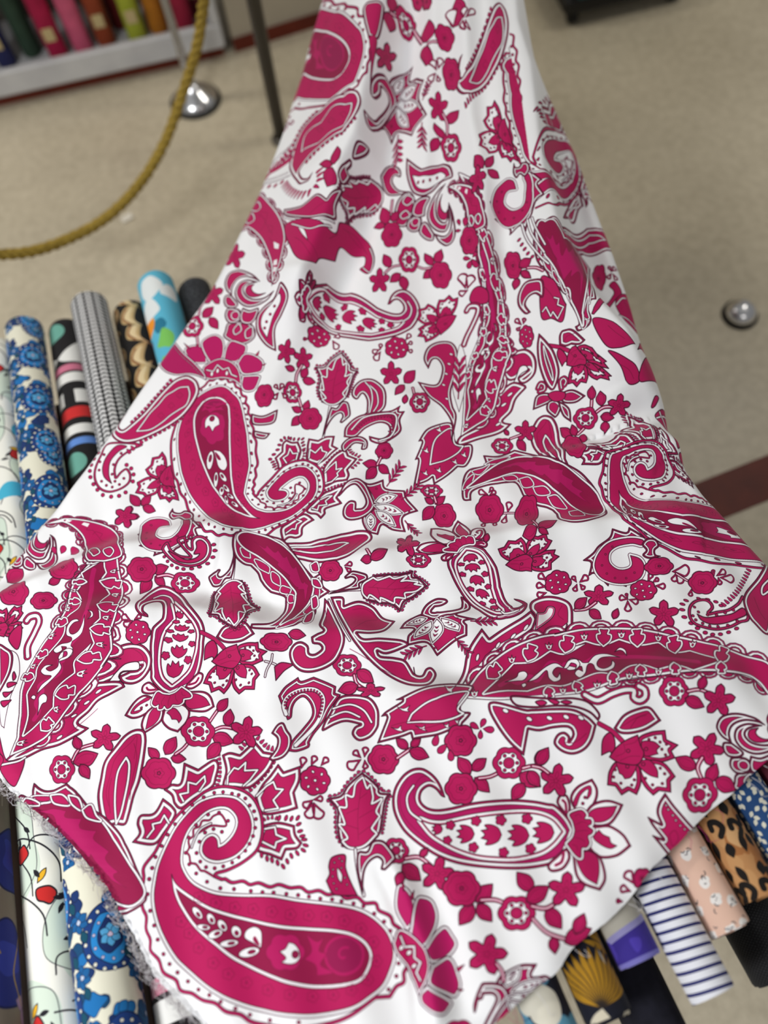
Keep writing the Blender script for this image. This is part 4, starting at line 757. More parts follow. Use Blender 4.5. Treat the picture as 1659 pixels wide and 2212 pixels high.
('bigpaisley',7,'2265 1556 2311 1417 2351 1282 2381 1164 2396 1080 2408 997 2417 917 2160 1709 2227 1512 2292 1308 2337 1140 2357 1032 2366 947 2370 870 2109 1722 2148 1633 2207 1446 2259 1240 2303 1041 2303 965 2294 911 2074 1697 2114 1642 2150 1536 2176 1396 2179 1304 2163 1252 2150 1195 2026 1647 2068 1596 2098 1512 2124 1405 2127 1306 2101 1245 2083 1191 1960 1576 1989 1487 2015 1417 2051 1351 2059 1272 2027 1232 2014 1174'),
('clip',None),
('bigpaisley',10,'1127 19 1198 34 1269 49 1341 62 1415 74 1492 240 1567 402 1642 490 1716 544 1789 576 1112 16 1182 30 1251 45 1321 58 1393 71 1470 150 1546 375 1624 481 1700 545 1773 579 1092 94 1161 109 1229 124 1296 140 1364 156 1438 174 1516 418 1597 535 1676 601 1750 636 1073 188 1141 201 1208 215 1272 230 1336 246 1404 265 1483 457 1569 591 1650 695 1724 718 1056 279 1124 293 1190 307 1252 322 1312 337 1371 353 1446 489 1538 660 1619 834 1693 833 1039 370 1108 385 1175 400 1238 416 1295 430 1346 441 1407 518 1495 702 1587 889 1663 912 1023 460 1093 477 1162 493 1228 508 1289 523 1339 535 1386 595 1449 722 1554 938 1634 985 1007 549 1079 566 1149 582 1219 598 1287 614 1346 640 1388 726 1453 864 1542 1024 1610 1056 990 635 1062 653 1135 670 1206 686 1277 698 1342 756 1387 855 1454 988 1534 1115 1591 1125 972 720 1044 739 1117 758 1188 773 1255 783 1316 826 1369 935 1438 1086 1516 1196 1576 1192 953 807 1025 826 1096 846 1165 860 1228 867 1286 888 1343 997 1419 1178 1495 1270 1558 1261 934 897 1005 915 1074 932 1140 945 1202 951 1259 963 1323 1084 1398 1244 1471 1336 1537 1334'),
('wpais',15,'1382 3626 1428 3632 1474 3637 1519 3642 1564 3647 1609 3652 1655 3657 1699 3662 1742 3668 1787 3673 1832 3678 1874 3683 1917 3688 1963 3693 2006 3698 1377 3672 1423 3677 1468 3682 1513 3687 1558 3692 1602 3697 1647 3702 1692 3707 1734 3712 1778 3717 1822 3722 1865 3727 1906 3732 1950 3737 1994 3741 1373 3717 1417 3722 1462 3727 1507 3731 1551 3736 1594 3741 1638 3746 1683 3751 1726 3756 1768 3761 1811 3765 1855 3770 1895 3775 1937 3779 1981 3784 1368 3760 1412 3765 1457 3770 1500 3775 1544 3779 1587 3784 1630 3789 1674 3794 1717 3798 1759 3803 1801 3807 1844 3812 1886 3816 1926 3821 1968 3825 1364 3803 1408 3808 1451 3812 1494 3817 1538 3822 1581 3826 1623 3831 1666 3835 1709 3840 1750 3844 1791 3848 1834 3853 1876 3857 1916 3861 1956 3866 1360 3845 1403 3849 1446 3854 1489 3858 1531 3863 1574 3867 1616 3871 1658 3876 1701 3880 1742 3885 1783 3889 1824 3893 1866 3897 1907 3901 1945 3905 1356 3885 1399 3889 1441 3894 1483 3898 1525 3902 1567 3907 1609 3911 1650 3915 1692 3920 1734 3924 1775 3928 1814 3932 1856 3936 1897 3940 1935 3944 1351 3925 1394 3928 1436 3934 1478 3938 1519 3941 1561 3946 1602 3950 1643 3954 1684 3958 1726 3963 1766 3967 1805 3970 1845 3974 1887 3978 1926 3982'),
('wpais',10,'677 2988 671 3053 639 3104 620 3138 621 3177 618 3230 614 3300 614 3376 611 3437 609 3487 719 2996 719 3059 689 3119 687 3151 694 3181 689 3227 676 3297 672 3373 668 3434 667 3483 761 3006 767 3067 776 3137 762 3165 759 3190 752 3234 742 3301 737 3372 732 3429 727 3477 810 3019 829 3097 841 3155 830 3181 819 3206 808 3246 799 3304 796 3369 794 3425 792 3475 865 3031 886 3112 892 3163 885 3191 874 3220 867 3261 859 3312 853 3367 851 3421 847 3471 927 3044 938 3114 943 3166 936 3198 928 3231 921 3271 916 3319 912 3370 909 3422 905 3472'),
('wpais',7,'1797 3276 1834 3219 1830 3151 1813 3097 1789 3043 1765 2954 1734 2873 1752 3265 1807 3222 1771 3159 1760 3105 1740 3053 1710 2979 1676 2883 1711 3267 1737 3233 1710 3163 1700 3102 1688 3057 1656 3002 1615 2904 1653 3269 1665 3218 1647 3152 1634 3097 1622 3064 1592 3026 1551 2942 1592 3263 1595 3209 1582 3148 1568 3101 1554 3071 1527 3037 1492 2964'),
('wpais',8,'1676 1996 1599 1977 1522 1943 1441 1873 1367 1862 1320 1890 1288 1913 1255 1906 1663 2077 1589 2066 1510 2033 1419 1955 1335 1931 1290 1967 1263 1978 1238 1970 1646 2157 1575 2147 1491 2118 1395 2047 1313 2009 1264 2024 1241 2021 1223 2008 1623 2227 1549 2207 1461 2183 1369 2135 1299 2079 1255 2071 1232 2058 1211 2043 1597 2294 1522 2273 1439 2245 1358 2206 1294 2147 1253 2117 1226 2097 1198 2081'),
('fanstem',5,'1940 3539 1982 3545 2025 3550 2070 3554 2113 3559 1933 3583 1976 3588 2017 3593 2061 3598 2106 3602 1924 3627 1969 3631 2010 3636 2052 3641 2096 3646 1915 3670 1960 3674 2002 3679 2042 3685 2084 3689'),
('fan',5,'1952 3597 2000 3603 2048 3609 2098 3614 2145 3620 1944 3640 1993 3646 2039 3652 2088 3657 2137 3662 1934 3683 1984 3688 2029 3694 2075 3700 2124 3705 1923 3726 1972 3731 2018 3736 2061 3742 2108 3747 1912 3767 1959 3772 2006 3777 2050 3783 2094 3788'),
('fanstem',4,'864 3145 924 3155 985 3173 1039 3184 864 3210 928 3220 986 3236 1039 3252 858 3276 922 3283 975 3291 1025 3299'),
('fan',5,'887 3204 941 3213 990 3229 1034 3242 1078 3243 886 3263 939 3267 984 3277 1026 3286 1069 3286 870 3313 918 3321 961 3328 1007 3331 1051 3332 851 3362 896 3375 941 3387 994 3387 1043 3389'),
('fanstem',3,'2033 2304 2091 2312 2148 2347 2056 2377 2115 2377 2170 2425 2075 2448 2133 2441 2190 2488'),
('fan',4,'2068 2365 2112 2367 2152 2395 2199 2449 2091 2457 2133 2453 2176 2480 2226 2519 2085 2531 2130 2525 2180 2526 2234 2548'),
('fan',4,'1785 3165 1848 3139 1892 3139 1949 3127 1774 3113 1836 3099 1890 3095 1950 3081 1762 3073 1828 3061 1884 3059 1942 3048 1757 3032 1825 3021 1879 3022 1936 3011'),
('fan',4,'794 2609 778 2653 778 2693 779 2729 754 2565 729 2620 727 2666 730 2709 728 2518 695 2580 670 2639 662 2688 698 2475 659 2542 615 2613 601 2669'),
('fan',4,'2076 1546 2064 1601 2064 1647 2064 1695 2047 1483 2027 1546 2022 1599 2021 1650 2028 1409 2002 1473 1977 1550 1965 1618 2006 1333 1973 1411 1929 1524 1912 1589'),
('fan',4,'1784 2191 1729 2204 1677 2220 1627 2236 1793 2114 1735 2120 1680 2134 1627 2153 1804 2040 1746 2035 1683 2046 1626 2069'),
('fan',3,'195 3130 253 3126 301 3117 200 3078 257 3075 308 3067 207 3028 264 3024 318 3018'),
('budleaf',3,'1194 3818 1240 3823 1287 3827 1192 3853 1238 3857 1284 3862 1191 3887 1236 3891 1281 3896 1189 3920 1234 3925 1278 3930'),
('budstem',4,'1270 3793 1309 3797 1347 3801 1385 3805 1266 3839 1305 3843 1343 3847 1381 3851 1263 3884 1301 3888 1338 3891 1377 3894 1260 3928 1297 3931 1334 3935 1372 3938'),
('bud',5,'1207 3614 1255 3620 1301 3626 1346 3630 1392 3636 1205 3657 1251 3662 1297 3668 1342 3672 1388 3677 1202 3698 1248 3703 1294 3709 1339 3714 1383 3718 1200 3739 1245 3744 1291 3749 1335 3754 1379 3758 1198 3779 1242 3784 1287 3788 1331 3793 1375 3798 1197 3818 1240 3823 1284 3827 1328 3831 1371 3836'),
('budstem',3,'1305 2396 1353 2408 1394 2425 1283 2466 1322 2486 1360 2504 1246 2540 1287 2562 1328 2585'),
('bud',4,'1277 2155 1330 2185 1383 2215 1436 2236 1255 2241 1308 2274 1364 2297 1416 2314 1235 2338 1292 2362 1349 2371 1397 2386 1228 2409 1289 2424 1334 2438 1372 2456'),
('budstem',3,'955 3041 903 3034 855 3029 968 2982 928 2985 880 2979 984 2908 944 2919 898 2922'),
('bud',4,'1070 3210 1017 3212 956 3203 895 3194 1047 3131 999 3146 942 3143 885 3136 1030 3067 972 3069 914 3063 864 3059 1026 3010 970 3016 922 3014 874 3007'),
('budstem',3,'1375 3121 1378 3087 1378 3058 1311 3120 1311 3087 1304 3054 1246 3126 1247 3090 1243 3051'),
('bud',3,'1530 3204 1554 3134 1576 3081 1477 3205 1501 3133 1524 3078 1428 3195 1447 3129 1462 3075 1381 3180 1393 3115 1398 3067 1337 3173 1345 3106 1339 3060'),
('bud',4,'1379 1752 1397 1684 1405 1620 1396 1552 1423 1727 1440 1658 1447 1597 1441 1551 1493 1685 1506 1607 1511 1541 1510 1498 1570 1692 1585 1603 1591 1508 1589 1442'),
('oval',4,'556 3424 613 3432 663 3437 715 3443 561 3472 618 3479 668 3485 717 3490 565 3518 621 3525 672 3531 720 3536 570 3563 625 3570 676 3576 723 3581 575 3608 628 3614 680 3620 726 3625 580 3651 631 3657 683 3663 730 3668 585 3694 635 3699 687 3705 733 3710'),
('oval',3,'1437 3043 1417 2964 1396 2900 1389 3039 1367 2956 1346 2895 1340 3035 1318 2952 1296 2894 1290 3031 1268 2960 1245 2900 1237 3013 1214 2951 1192 2893 1181 2990 1160 2934 1138 2880 1129 2978 1106 2922 1084 2870'),
('oval',4,'1906 2525 1951 2547 1995 2566 2037 2588 1919 2594 1963 2619 2007 2638 2050 2653 1934 2653 1978 2675 2020 2700 2051 2737 1953 2705 1986 2746 2022 2775 2065 2790 1965 2767 2002 2798 2045 2813 2087 2829'),
('oval',3,'2420 1964 2427 1881 2395 1795 2364 1949 2398 1883 2353 1794 2263 1943 2324 1845 2317 1772 2148 2067 2214 1916 2236 1814 2114 2045 2134 1985 2139 1921'),
('acan',9,'1716 2654 1776 2664 1837 2667 1897 2675 1955 2687 2012 2699 2059 2728 2107 2751 2165 2757 1708 2712 1767 2722 1826 2729 1887 2734 1941 2752 1988 2780 2043 2792 2098 2802 2154 2810 1699 2772 1758 2778 1815 2791 1874 2796 1931 2807 1980 2830 2036 2839 2092 2847 2147 2856 1690 2830 1749 2835 1806 2846 1863 2855 1921 2861 1974 2876 2031 2883 2089 2889 2143 2899 1682 2884 1741 2889 1799 2896 1855 2906 1913 2911 1968 2923 2020 2936 2078 2941 2129 2955 1674 2939 1729 2952 1784 2962 1834 2984 1885 2998 1940 3003 1992 3013 2044 3023 2099 3028'),
('acan',7,'1311 3139 1293 3083 1258 3026 1232 3026 1204 2937 1191 2858 1187 2788 1259 3160 1242 3108 1206 3065 1191 3059 1161 2954 1152 2873 1147 2800 1209 3194 1189 3134 1163 3097 1155 3070 1131 2972 1122 2892 1110 2816 1154 3220 1134 3160 1122 3110 1122 3065 1106 2984 1092 2907 1074 2830 1079 3217 1069 3165 1075 3106 1086 3052 1077 2984 1059 2912 1037 2838 1003 3209 1008 3167 1025 3099 1045 3040 1043 2977 1022 2911 999 2845 935 3199 949 3157 975 3096 1000 3034 1006 2971 986 2914 964 2859 882 3198 897 3153 921 3088 951 3029 963 2971 948 2920 928 2870'),
('acan',11,'354 3492 386 3513 425 3534 475 3554 520 3562 564 3557 611 3566 659 3591 713 3619 772 3645 833 3664 345 3544 376 3566 408 3590 446 3616 480 3632 500 3636 547 3643 612 3654 683 3681 745 3707 806 3719 342 3589 373 3611 401 3634 431 3662 459 3685 489 3704 541 3720 591 3716 657 3736 726 3762 784 3768 339 3629 372 3647 397 3664 424 3681 453 3698 501 3735 554 3768 592 3776 644 3789 711 3804 769 3808 331 3663 366 3678 394 3689 420 3698 452 3709 501 3750 554 3793 595 3822 639 3840 700 3843 758 3843 323 3696 360 3708 392 3717 421 3726 456 3743 503 3778 555 3819 599 3855 640 3880 693 3883 750 3880 316 3730 353 3741 390 3751 423 3763 460 3783 505 3813 556 3849 601 3884 641 3913 687 3924 742 3923'),
('acan',8,'2238 2331 2230 2266 2303 2020 2312 1907 2320 1809 2323 1750 2333 1668 2343 1570 2182 2355 2164 2308 2142 2251 2129 2199 2125 2143 2143 2055 2177 1925 2223 1740 2143 2359 2130 2310 2120 2262 2115 2203 2092 2129 2088 2055 2098 1981 2110 1898 2105 2370 2097 2317 2090 2262 2080 2199 2065 2128 2054 2054 2052 1983 2056 1909'),
('longarm',8,'1595 3159 1650 3164 1705 3170 1758 3179 1813 3183 1867 3190 1918 3200 1972 3206 1588 3214 1641 3223 1695 3228 1746 3238 1797 3247 1852 3251 1907 3255 1958 3263 1580 3270 1631 3280 1684 3286 1737 3292 1787 3301 1840 3307 1895 3309 1944 3318 1573 3322 1624 3331 1676 3338 1728 3343 1779 3351 1830 3358 1883 3362 1934 3369 1566 3372 1618 3378 1669 3387 1721 3392 1772 3398 1822 3406 1874 3411 1925 3418 1557 3430 1608 3434 1657 3443 1707 3449 1759 3453 1807 3461 1853 3469 1901 3476 1548 3486 1597 3490 1646 3496 1694 3503 1743 3509 1791 3514 1838 3521 1886 3527'),
('longp',15,'1615 3262 1679 3270 1743 3278 1804 3289 1871 3292 1933 3301 1996 3309 2058 3317 2116 3328 2181 3334 2239 3343 2299 3351 2361 3358 2418 3367 2490 3370 1607 3318 1669 3328 1733 3334 1794 3344 1858 3351 1921 3357 1982 3366 2047 3371 2105 3381 2167 3389 2227 3396 2281 3407 2342 3414 2399 3422 2459 3429 1600 3371 1662 3381 1725 3388 1787 3396 1848 3404 1912 3411 1968 3422 2024 3432 2081 3442 2130 3454 2186 3462 2243 3469 2304 3475 2381 3476 2437 3484 1589 3433 1650 3441 1710 3450 1773 3455 1830 3465 1887 3474 1943 3484 1997 3493 2057 3499 2114 3507 2168 3515 2228 3520 2287 3526 2357 3529 2419 3535 1578 3493 1638 3499 1696 3508 1756 3514 1814 3522 1870 3529 1931 3535 1988 3542 2046 3548 2106 3554 2160 3562 2218 3569 2278 3574 2336 3581 2401 3586'),
('out','550,3248 589,3208 635,3191 685,3201 713,3233 712,3268 688,3298 658,3310 630,3305 617,3289 624,3272 668,3271 675,3260 552,3302',2.3,4.2,'M'),
('band','675,3262 669,3247 632,3248 605,3271 585,3299* 618,3297 613,3284 624,3269 668,3271',[(0.0,None,'W'),(-0.9,0.9,'R')],1),
('out','495,3331 529,3298 586,3296 622,3301 633,3317* 595,3337 558,3352 534,3377 505,3406 537,3426* 510,3443 462,3465 406,3472 363,3490 335,3497 312,3486 420,3412',2.3,4.2,'M'),
('ell','557,3322',10.93,5.0,-0.5,'W',1.2),
('ell','523,3350',10.17,4.65,-0.5,'W',1.2),
('ell','491,3385',8.89,4.06,-0.5,'W',1.2),
('ell','458,3443',10.11,4.62,-0.5,'W',1.2),
('out','1893,2360 1928,2335 1949,2328 1983,2335 2004,2362 2009,2396 1999,2430 1972,2447 1953,2444 1946,2425 1963,2409 1982,2409 1920,2422',2.3,4.2,'M'),
('band','1981,2406 1976,2390 1958,2388 1941,2418 1927,2438* 1948,2443 1947,2422 1963,2410',[(0.0,None,'W'),(-0.9,0.9,'R')],1),
('out','1847,2487 1919,2433 1961,2452 1967,2465* 1930,2494 1907,2537 1873,2568 1898,2585* 1863,2610 1797,2630 1716,2647 1721,2615 1801,2572',2.3,4.2,'M'),
('ell','1913,2472',10.68,4.88,-0.5,'W',1.2),
('ell','1887,2505',10.71,4.9,-0.5,'W',1.2),
('ell','1856,2577',10.7,4.89,-0.5,'W',1.2),
('longp',14,'552 3476 545 3426 544 3368 574 3318 613 3257 617 3208 602 3152 620 3104 637 3053 644 2989 659 2940 673 2892 680 2829 689 2767 511 3484 501 3434 493 3378 496 3317 530 3246 548 3194 547 3139 566 3091 574 3034 581 2976 602 2934 621 2894 633 2841 633 2771 470 3487 460 3436 449 3380 446 3314 460 3242 477 3181 493 3125 518 3077 514 3016 524 2971 546 2934 576 2898 585 2849 578 2776 421 3486 415 3433 406 3372 399 3305 407 3240 421 3179 440 3114 457 3053 458 3003 468 2968 491 2941 522 2909 517 2842 518 2778 367 3486 373 3430 363 3365 349 3295 350 3234 366 3180 391 3114 407 3050 408 3002 412 2966 430 2940 461 2912 450 2838 463 2785 293 3487 320 3429 318 3362 305 3292 302 3232 312 3178 334 3115 355 3056 361 3009 365 2972 376 2940 369 2883 379 2831 400 2785'),
('longp',15,'1890 2651 1901 2593 1907 2526 1916 2464 1938 2385 1956 2336 1945 2304 1938 2263 1945 2213 1952 2144 1956 2044 1959 1937 1963 1845 1965 1777 1969 1708 1845 2630 1863 2566 1862 2509 1855 2447 1867 2364 1887 2304 1893 2272 1898 2233 1907 2181 1909 2118 1904 2043 1899 1969 1900 1892 1909 1796 1916 1709 1782 2622 1807 2553 1811 2494 1809 2431 1817 2365 1834 2312 1851 2265 1868 2210 1875 2147 1873 2076 1868 1997 1870 1902 1871 1823 1873 1742 1879 1652 1708 2621 1727 2567 1743 2502 1754 2431 1767 2366 1785 2312 1806 2252 1825 2181 1834 2108 1835 2028 1836 1930 1839 1828 1840 1741 1841 1661 1844 1576'),
('neck',4,'993 1332 1064 1335 1141 1387 1219 1476 989 1410 1061 1428 1139 1489 1215 1568 985 1490 1060 1524 1137 1585 1212 1662 984 1581 1059 1619 1135 1683 1209 1754 982 1668 1058 1715 1134 1777 1206 1841 982 1757 1057 1806 1133 1871 1205 1938 982 1845 1056 1890 1130 1949 1199 1995'),
('shell',4,'926 1712 1003 1747 1083 1803 1161 1876 925 1794 1003 1833 1081 1887 1158 1953 926 1878 1002 1912 1078 1958 1152 2007 926 1956 999 1983 1073 2020 1146 2058 924 2029 996 2050 1068 2080 1139 2109 923 2100 994 2122 1065 2147 1134 2169'),
('sleaf',3,'1063 1859 1140 1926 1211 1977 1060 1946 1134 1996 1203 2031 1055 2020 1127 2057 1194 2082 1050 2093 1120 2120 1186 2138 1048 2175 1115 2196 1180 2204'),
('shell',5,'2222 3587 2279 3592 2326 3598 2374 3599 2423 3602 2219 3630 2273 3634 2318 3640 2361 3643 2415 3645 2225 3680 2274 3682 2316 3684 2358 3687 2411 3689 2222 3726 2273 3728 2319 3729 2362 3730 2412 3732 2219 3766 2270 3768 2323 3770 2367 3771 2415 3773 2220 3804 2271 3806 2324 3809 2369 3811 2415 3813'),
('neck',4,'591 2957 614 2918 645 2880 660 2817 547 2939 559 2890 578 2838 607 2789 500 2919 466 2827 497 2784 557 2764 415 2865 408 2794 438 2755 481 2728 364 2848 375 2782 373 2726 386 2691 320 2852 328 2796 299 2728 296 2674'),
('shell',4,'396 2929 369 2829 377 2761 378 2712 335 2915 326 2836 325 2776 294 2704 252 2882 262 2830 250 2773 231 2706 195 2875 193 2817 182 2759 171 2698 129 2862 126 2805 119 2747 113 2688'),
('neck',4,'1893 1949 1911 1888 1934 1825 1961 1766 1855 1877 1867 1807 1884 1766 1907 1741 1830 1847 1838 1764 1852 1703 1876 1666 1780 1802 1794 1725 1807 1630 1844 1576'),
('shell',5,'1805 1898 1820 1841 1826 1774 1832 1710 1848 1660 1764 1856 1782 1803 1793 1742 1802 1673 1820 1605 1683 1772 1709 1721 1736 1676 1760 1623 1786 1562 1620 1746 1649 1691 1680 1637 1710 1587 1739 1532 1573 1718 1601 1660 1632 1597 1663 1531 1695 1468'),
('sleaf',4,'1809 1734 1814 1670 1833 1620 1858 1591 1750 1663 1770 1613 1793 1559 1818 1513 1684 1613 1710 1568 1736 1519 1761 1469 1626 1552 1654 1490 1681 1435 1707 1389'),
('hook',6,'2018 3013 2066 3019 2114 3025 2158 3035 2204 3042 2254 3045 2010 3060 2056 3068 2105 3072 2151 3080 2196 3088 2245 3092 2005 3104 2050 3113 2098 3118 2145 3123 2189 3132 2237 3137 1999 3148 2043 3157 2089 3164 2138 3169 2183 3176 2227 3184 1990 3195 2036 3203 2079 3212 2127 3216 2174 3222 2217 3230'),
('hook',4,'878 2940 872 2887 879 2833 872 2740 825 2935 811 2877 816 2816 810 2729 777 2935 756 2871 740 2783 750 2725 724 2934 704 2871 672 2772 685 2718 672 2937 657 2880 619 2780 623 2716'),
('hook',5,'2147 1931 2138 1856 2133 1781 2133 1713 2135 1643 2081 1950 2067 1869 2059 1790 2066 1723 2071 1651 2024 1940 2011 1852 1997 1777 2009 1719 2011 1656 1962 1928 1945 1862 1932 1799 1939 1734 1943 1670'),
('tail',4,'450 2411 517 2424 582 2435 647 2448 456 2488 522 2501 585 2510 649 2522 462 2562 527 2575 589 2584 651 2594 468 2636 532 2648 594 2658 654 2666'),
('taildots',4,'436 2446 498 2458 558 2468 617 2478 442 2515 502 2527 561 2536 619 2545 447 2583 507 2594 566 2605 622 2612 454 2651 511 2660 571 2672 626 2678'),
('taildots',3,'2375 3400 2399 3342 2412 3289 2336 3394 2365 3337 2370 3282 2294 3385 2333 3327 2331 3270 2256 3371 2286 3312 2290 3256 2218 3354 2238 3296 2246 3241'),
('taildots',3,'723 2940 758 2895 791 2876 765 2962 793 2909 835 2865 815 2981 841 2923 889 2872 871 2994 907 2943 943 2887'),
('band','2431,3279 2404,3300 2373,3314 2343,3315 2321,3318* 2338,3304 2337,3285 2323,3273 2295,3275 2270,3293 2259,3322 2266,3346 2291,3361 2325,3370 2364,3368 2391,3359 2420,3349',[(0.0,None,'W'),(-1.0,1.0,'R'),(1.0,4.0,'M'),(3.4,4.8,'R')],1),
('band','2413,3316 2379,3329 2342,3330 2305,3330 2285,3318* 2290,3337 2314,3351 2350,3353 2384,3347 2417,3336',[(0.0,None,'M'),(-1.0,1.0,'R')],1),
('dots','2285,3296 2291,3312 2271,3322 2275,3335 2291,3347 2309,3356 2332,3360 2359,3360 2386,3352 2314,3323 2339,3326 2363,3323 2386,3319',3.82,'M',1.2),
('band','739,2898 755,2926 780,2948 811,2960 845,2959 876,2946 892,2923 891,2896 872,2873 847,2867 831,2880 830,2905* 819,2895 814,2863* 789,2874 800,2898 824,2929* 795,2924 770,2905 758,2879',[(0.0,None,'W'),(-1.0,1.0,'R'),(1.0,4.0,'M'),(3.4,4.8,'R')],1),
('band','759,2908 783,2938 814,2949 847,2946 873,2930 879,2902 862,2882 846,2886 846,2903 836,2922 854,2923 840,2935 810,2938 786,2924',[(0.0,None,'M'),(-1.0,1.0,'R')],1),
('dots','818,2879 823,2868 834,2865 805,2885',3.94,'M',1.2),
('drop2',6,'491 2122 566 2139 640 2158 712 2176 783 2191 852 2202 496 2199 570 2217 643 2235 714 2251 784 2265 851 2275 502 2277 575 2293 646 2310 716 2324 784 2337 851 2347 508 2353 579 2367 648 2381 717 2393 784 2406 851 2416 513 2425 582 2437 650 2450 718 2462 785 2474 851 2485 518 2496 584 2505 652 2518 719 2530 785 2541 851 2554'),
('drop2',7,'1430 1633 1450 1561 1478 1491 1505 1430 1526 1363 1541 1299 1559 1234 1360 1653 1375 1577 1410 1496 1447 1421 1464 1363 1475 1303 1476 1205 1304 1600 1306 1510 1339 1400 1368 1318 1375 1253 1379 1167 1384 1049 1259 1506 1255 1398 1272 1252 1278 1154 1277 1063 1281 968 1288 869 1177 1373 1173 1241 1179 1131 1186 1052 1191 984 1195 914 1203 837'),
('drop2',4,'1901 977 1964 1021 2053 988 2124 977 1897 1045 1957 1094 2050 1061 2119 1055 1894 1110 1950 1163 2042 1139 2114 1135 1891 1174 1947 1226 2033 1218 2106 1218 1887 1237 1942 1292 2023 1298 2095 1303 1878 1303 1935 1360 2013 1372 2083 1388 1869 1372 1927 1432 2003 1443 2070 1472'),
('palm',6,'1303 2707 1358 2722 1412 2724 1467 2726 1521 2733 1575 2740 1296 2774 1352 2790 1405 2793 1459 2795 1512 2809 1566 2815 1291 2846 1345 2856 1398 2865 1451 2868 1504 2878 1557 2886 1285 2916 1338 2921 1391 2932 1444 2938 1496 2949 1547 2971'),
('palm',4,'1715 3187 1648 3235 1707 3261 1703 3329 1675 3176 1592 3224 1650 3267 1648 3337 1632 3165 1564 3205 1595 3273 1595 3345 1582 3158 1534 3207 1542 3274 1542 3351 1535 3161 1493 3220 1488 3281 1489 3344 1486 3169 1445 3230 1435 3284 1436 3337'),
('palm',5,'1499 1441 1571 1367 1616 1360 1666 1422 1716 1502 1519 1377 1600 1275 1649 1278 1696 1362 1741 1448 1538 1302 1618 1206 1677 1213 1722 1309 1763 1395 1557 1228 1626 1165 1702 1153 1742 1250 1781 1334 1578 1169 1647 1110 1731 1099 1761 1186 1798 1263 1605 1106 1683 1031 1762 1063 1785 1137 1819 1196'),
('palm',6,'1485 4300 1514 4258 1548 4239 1582 4239 1611 4245 1638 4252 1496 4266 1522 4208 1564 4197 1601 4207 1630 4218 1656 4227 1502 4224 1528 4157 1580 4165 1623 4180 1650 4194 1674 4203 1506 4182 1537 4142 1592 4139 1645 4155 1670 4171 1692 4179 1519 4149 1547 4116 1617 4114 1675 4130 1691 4148 1713 4155 1544 4119 1586 4095 1658 4091 1708 4104 1719 4121 1738 4129'),
('lotus',6,'771 1999 839 2015 906 2029 973 2047 1042 2073 1109 2101 773 2073 839 2087 905 2100 972 2118 1039 2141 1105 2164 774 2146 839 2158 905 2171 971 2190 1037 2212 1102 2232 775 2216 839 2227 904 2240 970 2259 1036 2280 1099 2298 776 2285 839 2295 903 2308 968 2324 1033 2343 1096 2359'),
('sidepetal',4,'673 2005 743 2023 811 2039 878 2053 676 2076 745 2093 812 2108 878 2120 678 2146 746 2162 812 2174 877 2186 681 2213 748 2228 812 2239 877 2251'),
('lotus',8,'1403 3849 1424 3887 1444 3922 1466 3954 1493 3980 1520 4003 1545 4028 1568 4056 1381 3883 1402 3921 1421 3960 1443 3995 1468 4021 1496 4041 1518 4063 1541 4089 1355 3915 1376 3952 1397 3992 1418 4031 1440 4056 1464 4077 1488 4101 1515 4125 1327 3943 1348 3979 1368 4016 1389 4054 1408 4083 1434 4105 1464 4132 1497 4159 1300 3972 1320 4006 1340 4041 1359 4076 1378 4108 1409 4134 1454 4160 1490 4189 1276 4001 1296 4035 1316 4068 1336 4102 1360 4133 1397 4162 1448 4187 1482 4217'),
('hleaf',5,'1568 2543 1621 2542 1674 2544 1726 2554 1778 2559 1561 2599 1613 2604 1665 2612 1716 2619 1767 2627 1554 2657 1605 2668 1655 2678 1707 2681 1758 2690 1546 2719 1597 2729 1647 2740 1698 2744 1749 2750 1539 2783 1589 2788 1639 2799 1688 2807 1739 2810'),
('hleaf',6,'1449 3397 1524 3407 1588 3420 1633 3440 1663 3458 1687 3470 1382 3444 1452 3458 1526 3475 1579 3490 1610 3502 1633 3509 1355 3480 1416 3494 1482 3510 1536 3527 1568 3538 1591 3546 1349 3524 1409 3533 1468 3543 1519 3560 1555 3574 1581 3584 1341 3572 1402 3576 1458 3580 1503 3593 1539 3607 1569 3618'),
('m_leaf','750,3537 716,3501 782,3514'),
('m_leaf','768,3527 797,3482 817,3560'),
('m_leaf','785,3538 827,3546 782,3576'),
('m_leaf','898,3492 962,3517 881,3546'),
('m_leaf','921,3512 884,3552 873,3473'),
('m_leaf','942,3471 949,3422 988,3483'),
('stem','798,3529 817,3517 831,3501',4.4),
('stem','898,3478 931,3471 973,3483',4.4),
('m_rose','751,3574 799,3580 753,3616'),
('m_daisy','858,3473 905,3480 859,3516'),
('m_star','994,3492 1037,3505 987,3533'),
('out','1067,3504* 1084,3483 1100,3480 1110,3501 1121,3521 1118,3551 1098,3573 1066,3578 1058,3569* 1079,3546 1083,3521',1.6,2.4,'M'),
('out','1088,3402* 1109,3377 1147,3357* 1155,3369 1193,3364* 1227,3382 1253,3397* 1249,3415* 1264,3421* 1233,3456 1212,3490 1183,3520 1169,3541* 1168,3553 1136,3562 1114,3558* 1123,3533 1153,3501 1180,3468 1178,3436 1159,3412 1138,3419 1126,3438 1122,3466 1112,3472* 1096,3427',2.6,2.2,'M'),
('wl','1108,3456 1102,3428 1118,3403 1152,3392 1193,3398 1214,3421 1211,3453 1191,3493 1133,3545',6,1,0),
('teeth','1108,3444 1103,3424 1118,3403 1152,3392 1193,3398 1214,3421 1211,3453 1200,3479',22,7.61,1,0.5),
('out','1215,3491 1232,3468 1258,3429 1298,3424 1344,3439 1365,3473 1364,3510 1358,3527 1337,3547 1306,3553 1289,3534 1297,3515 1313,3509* 1275,3497 1244,3502 1208,3514',2,3,'M'),
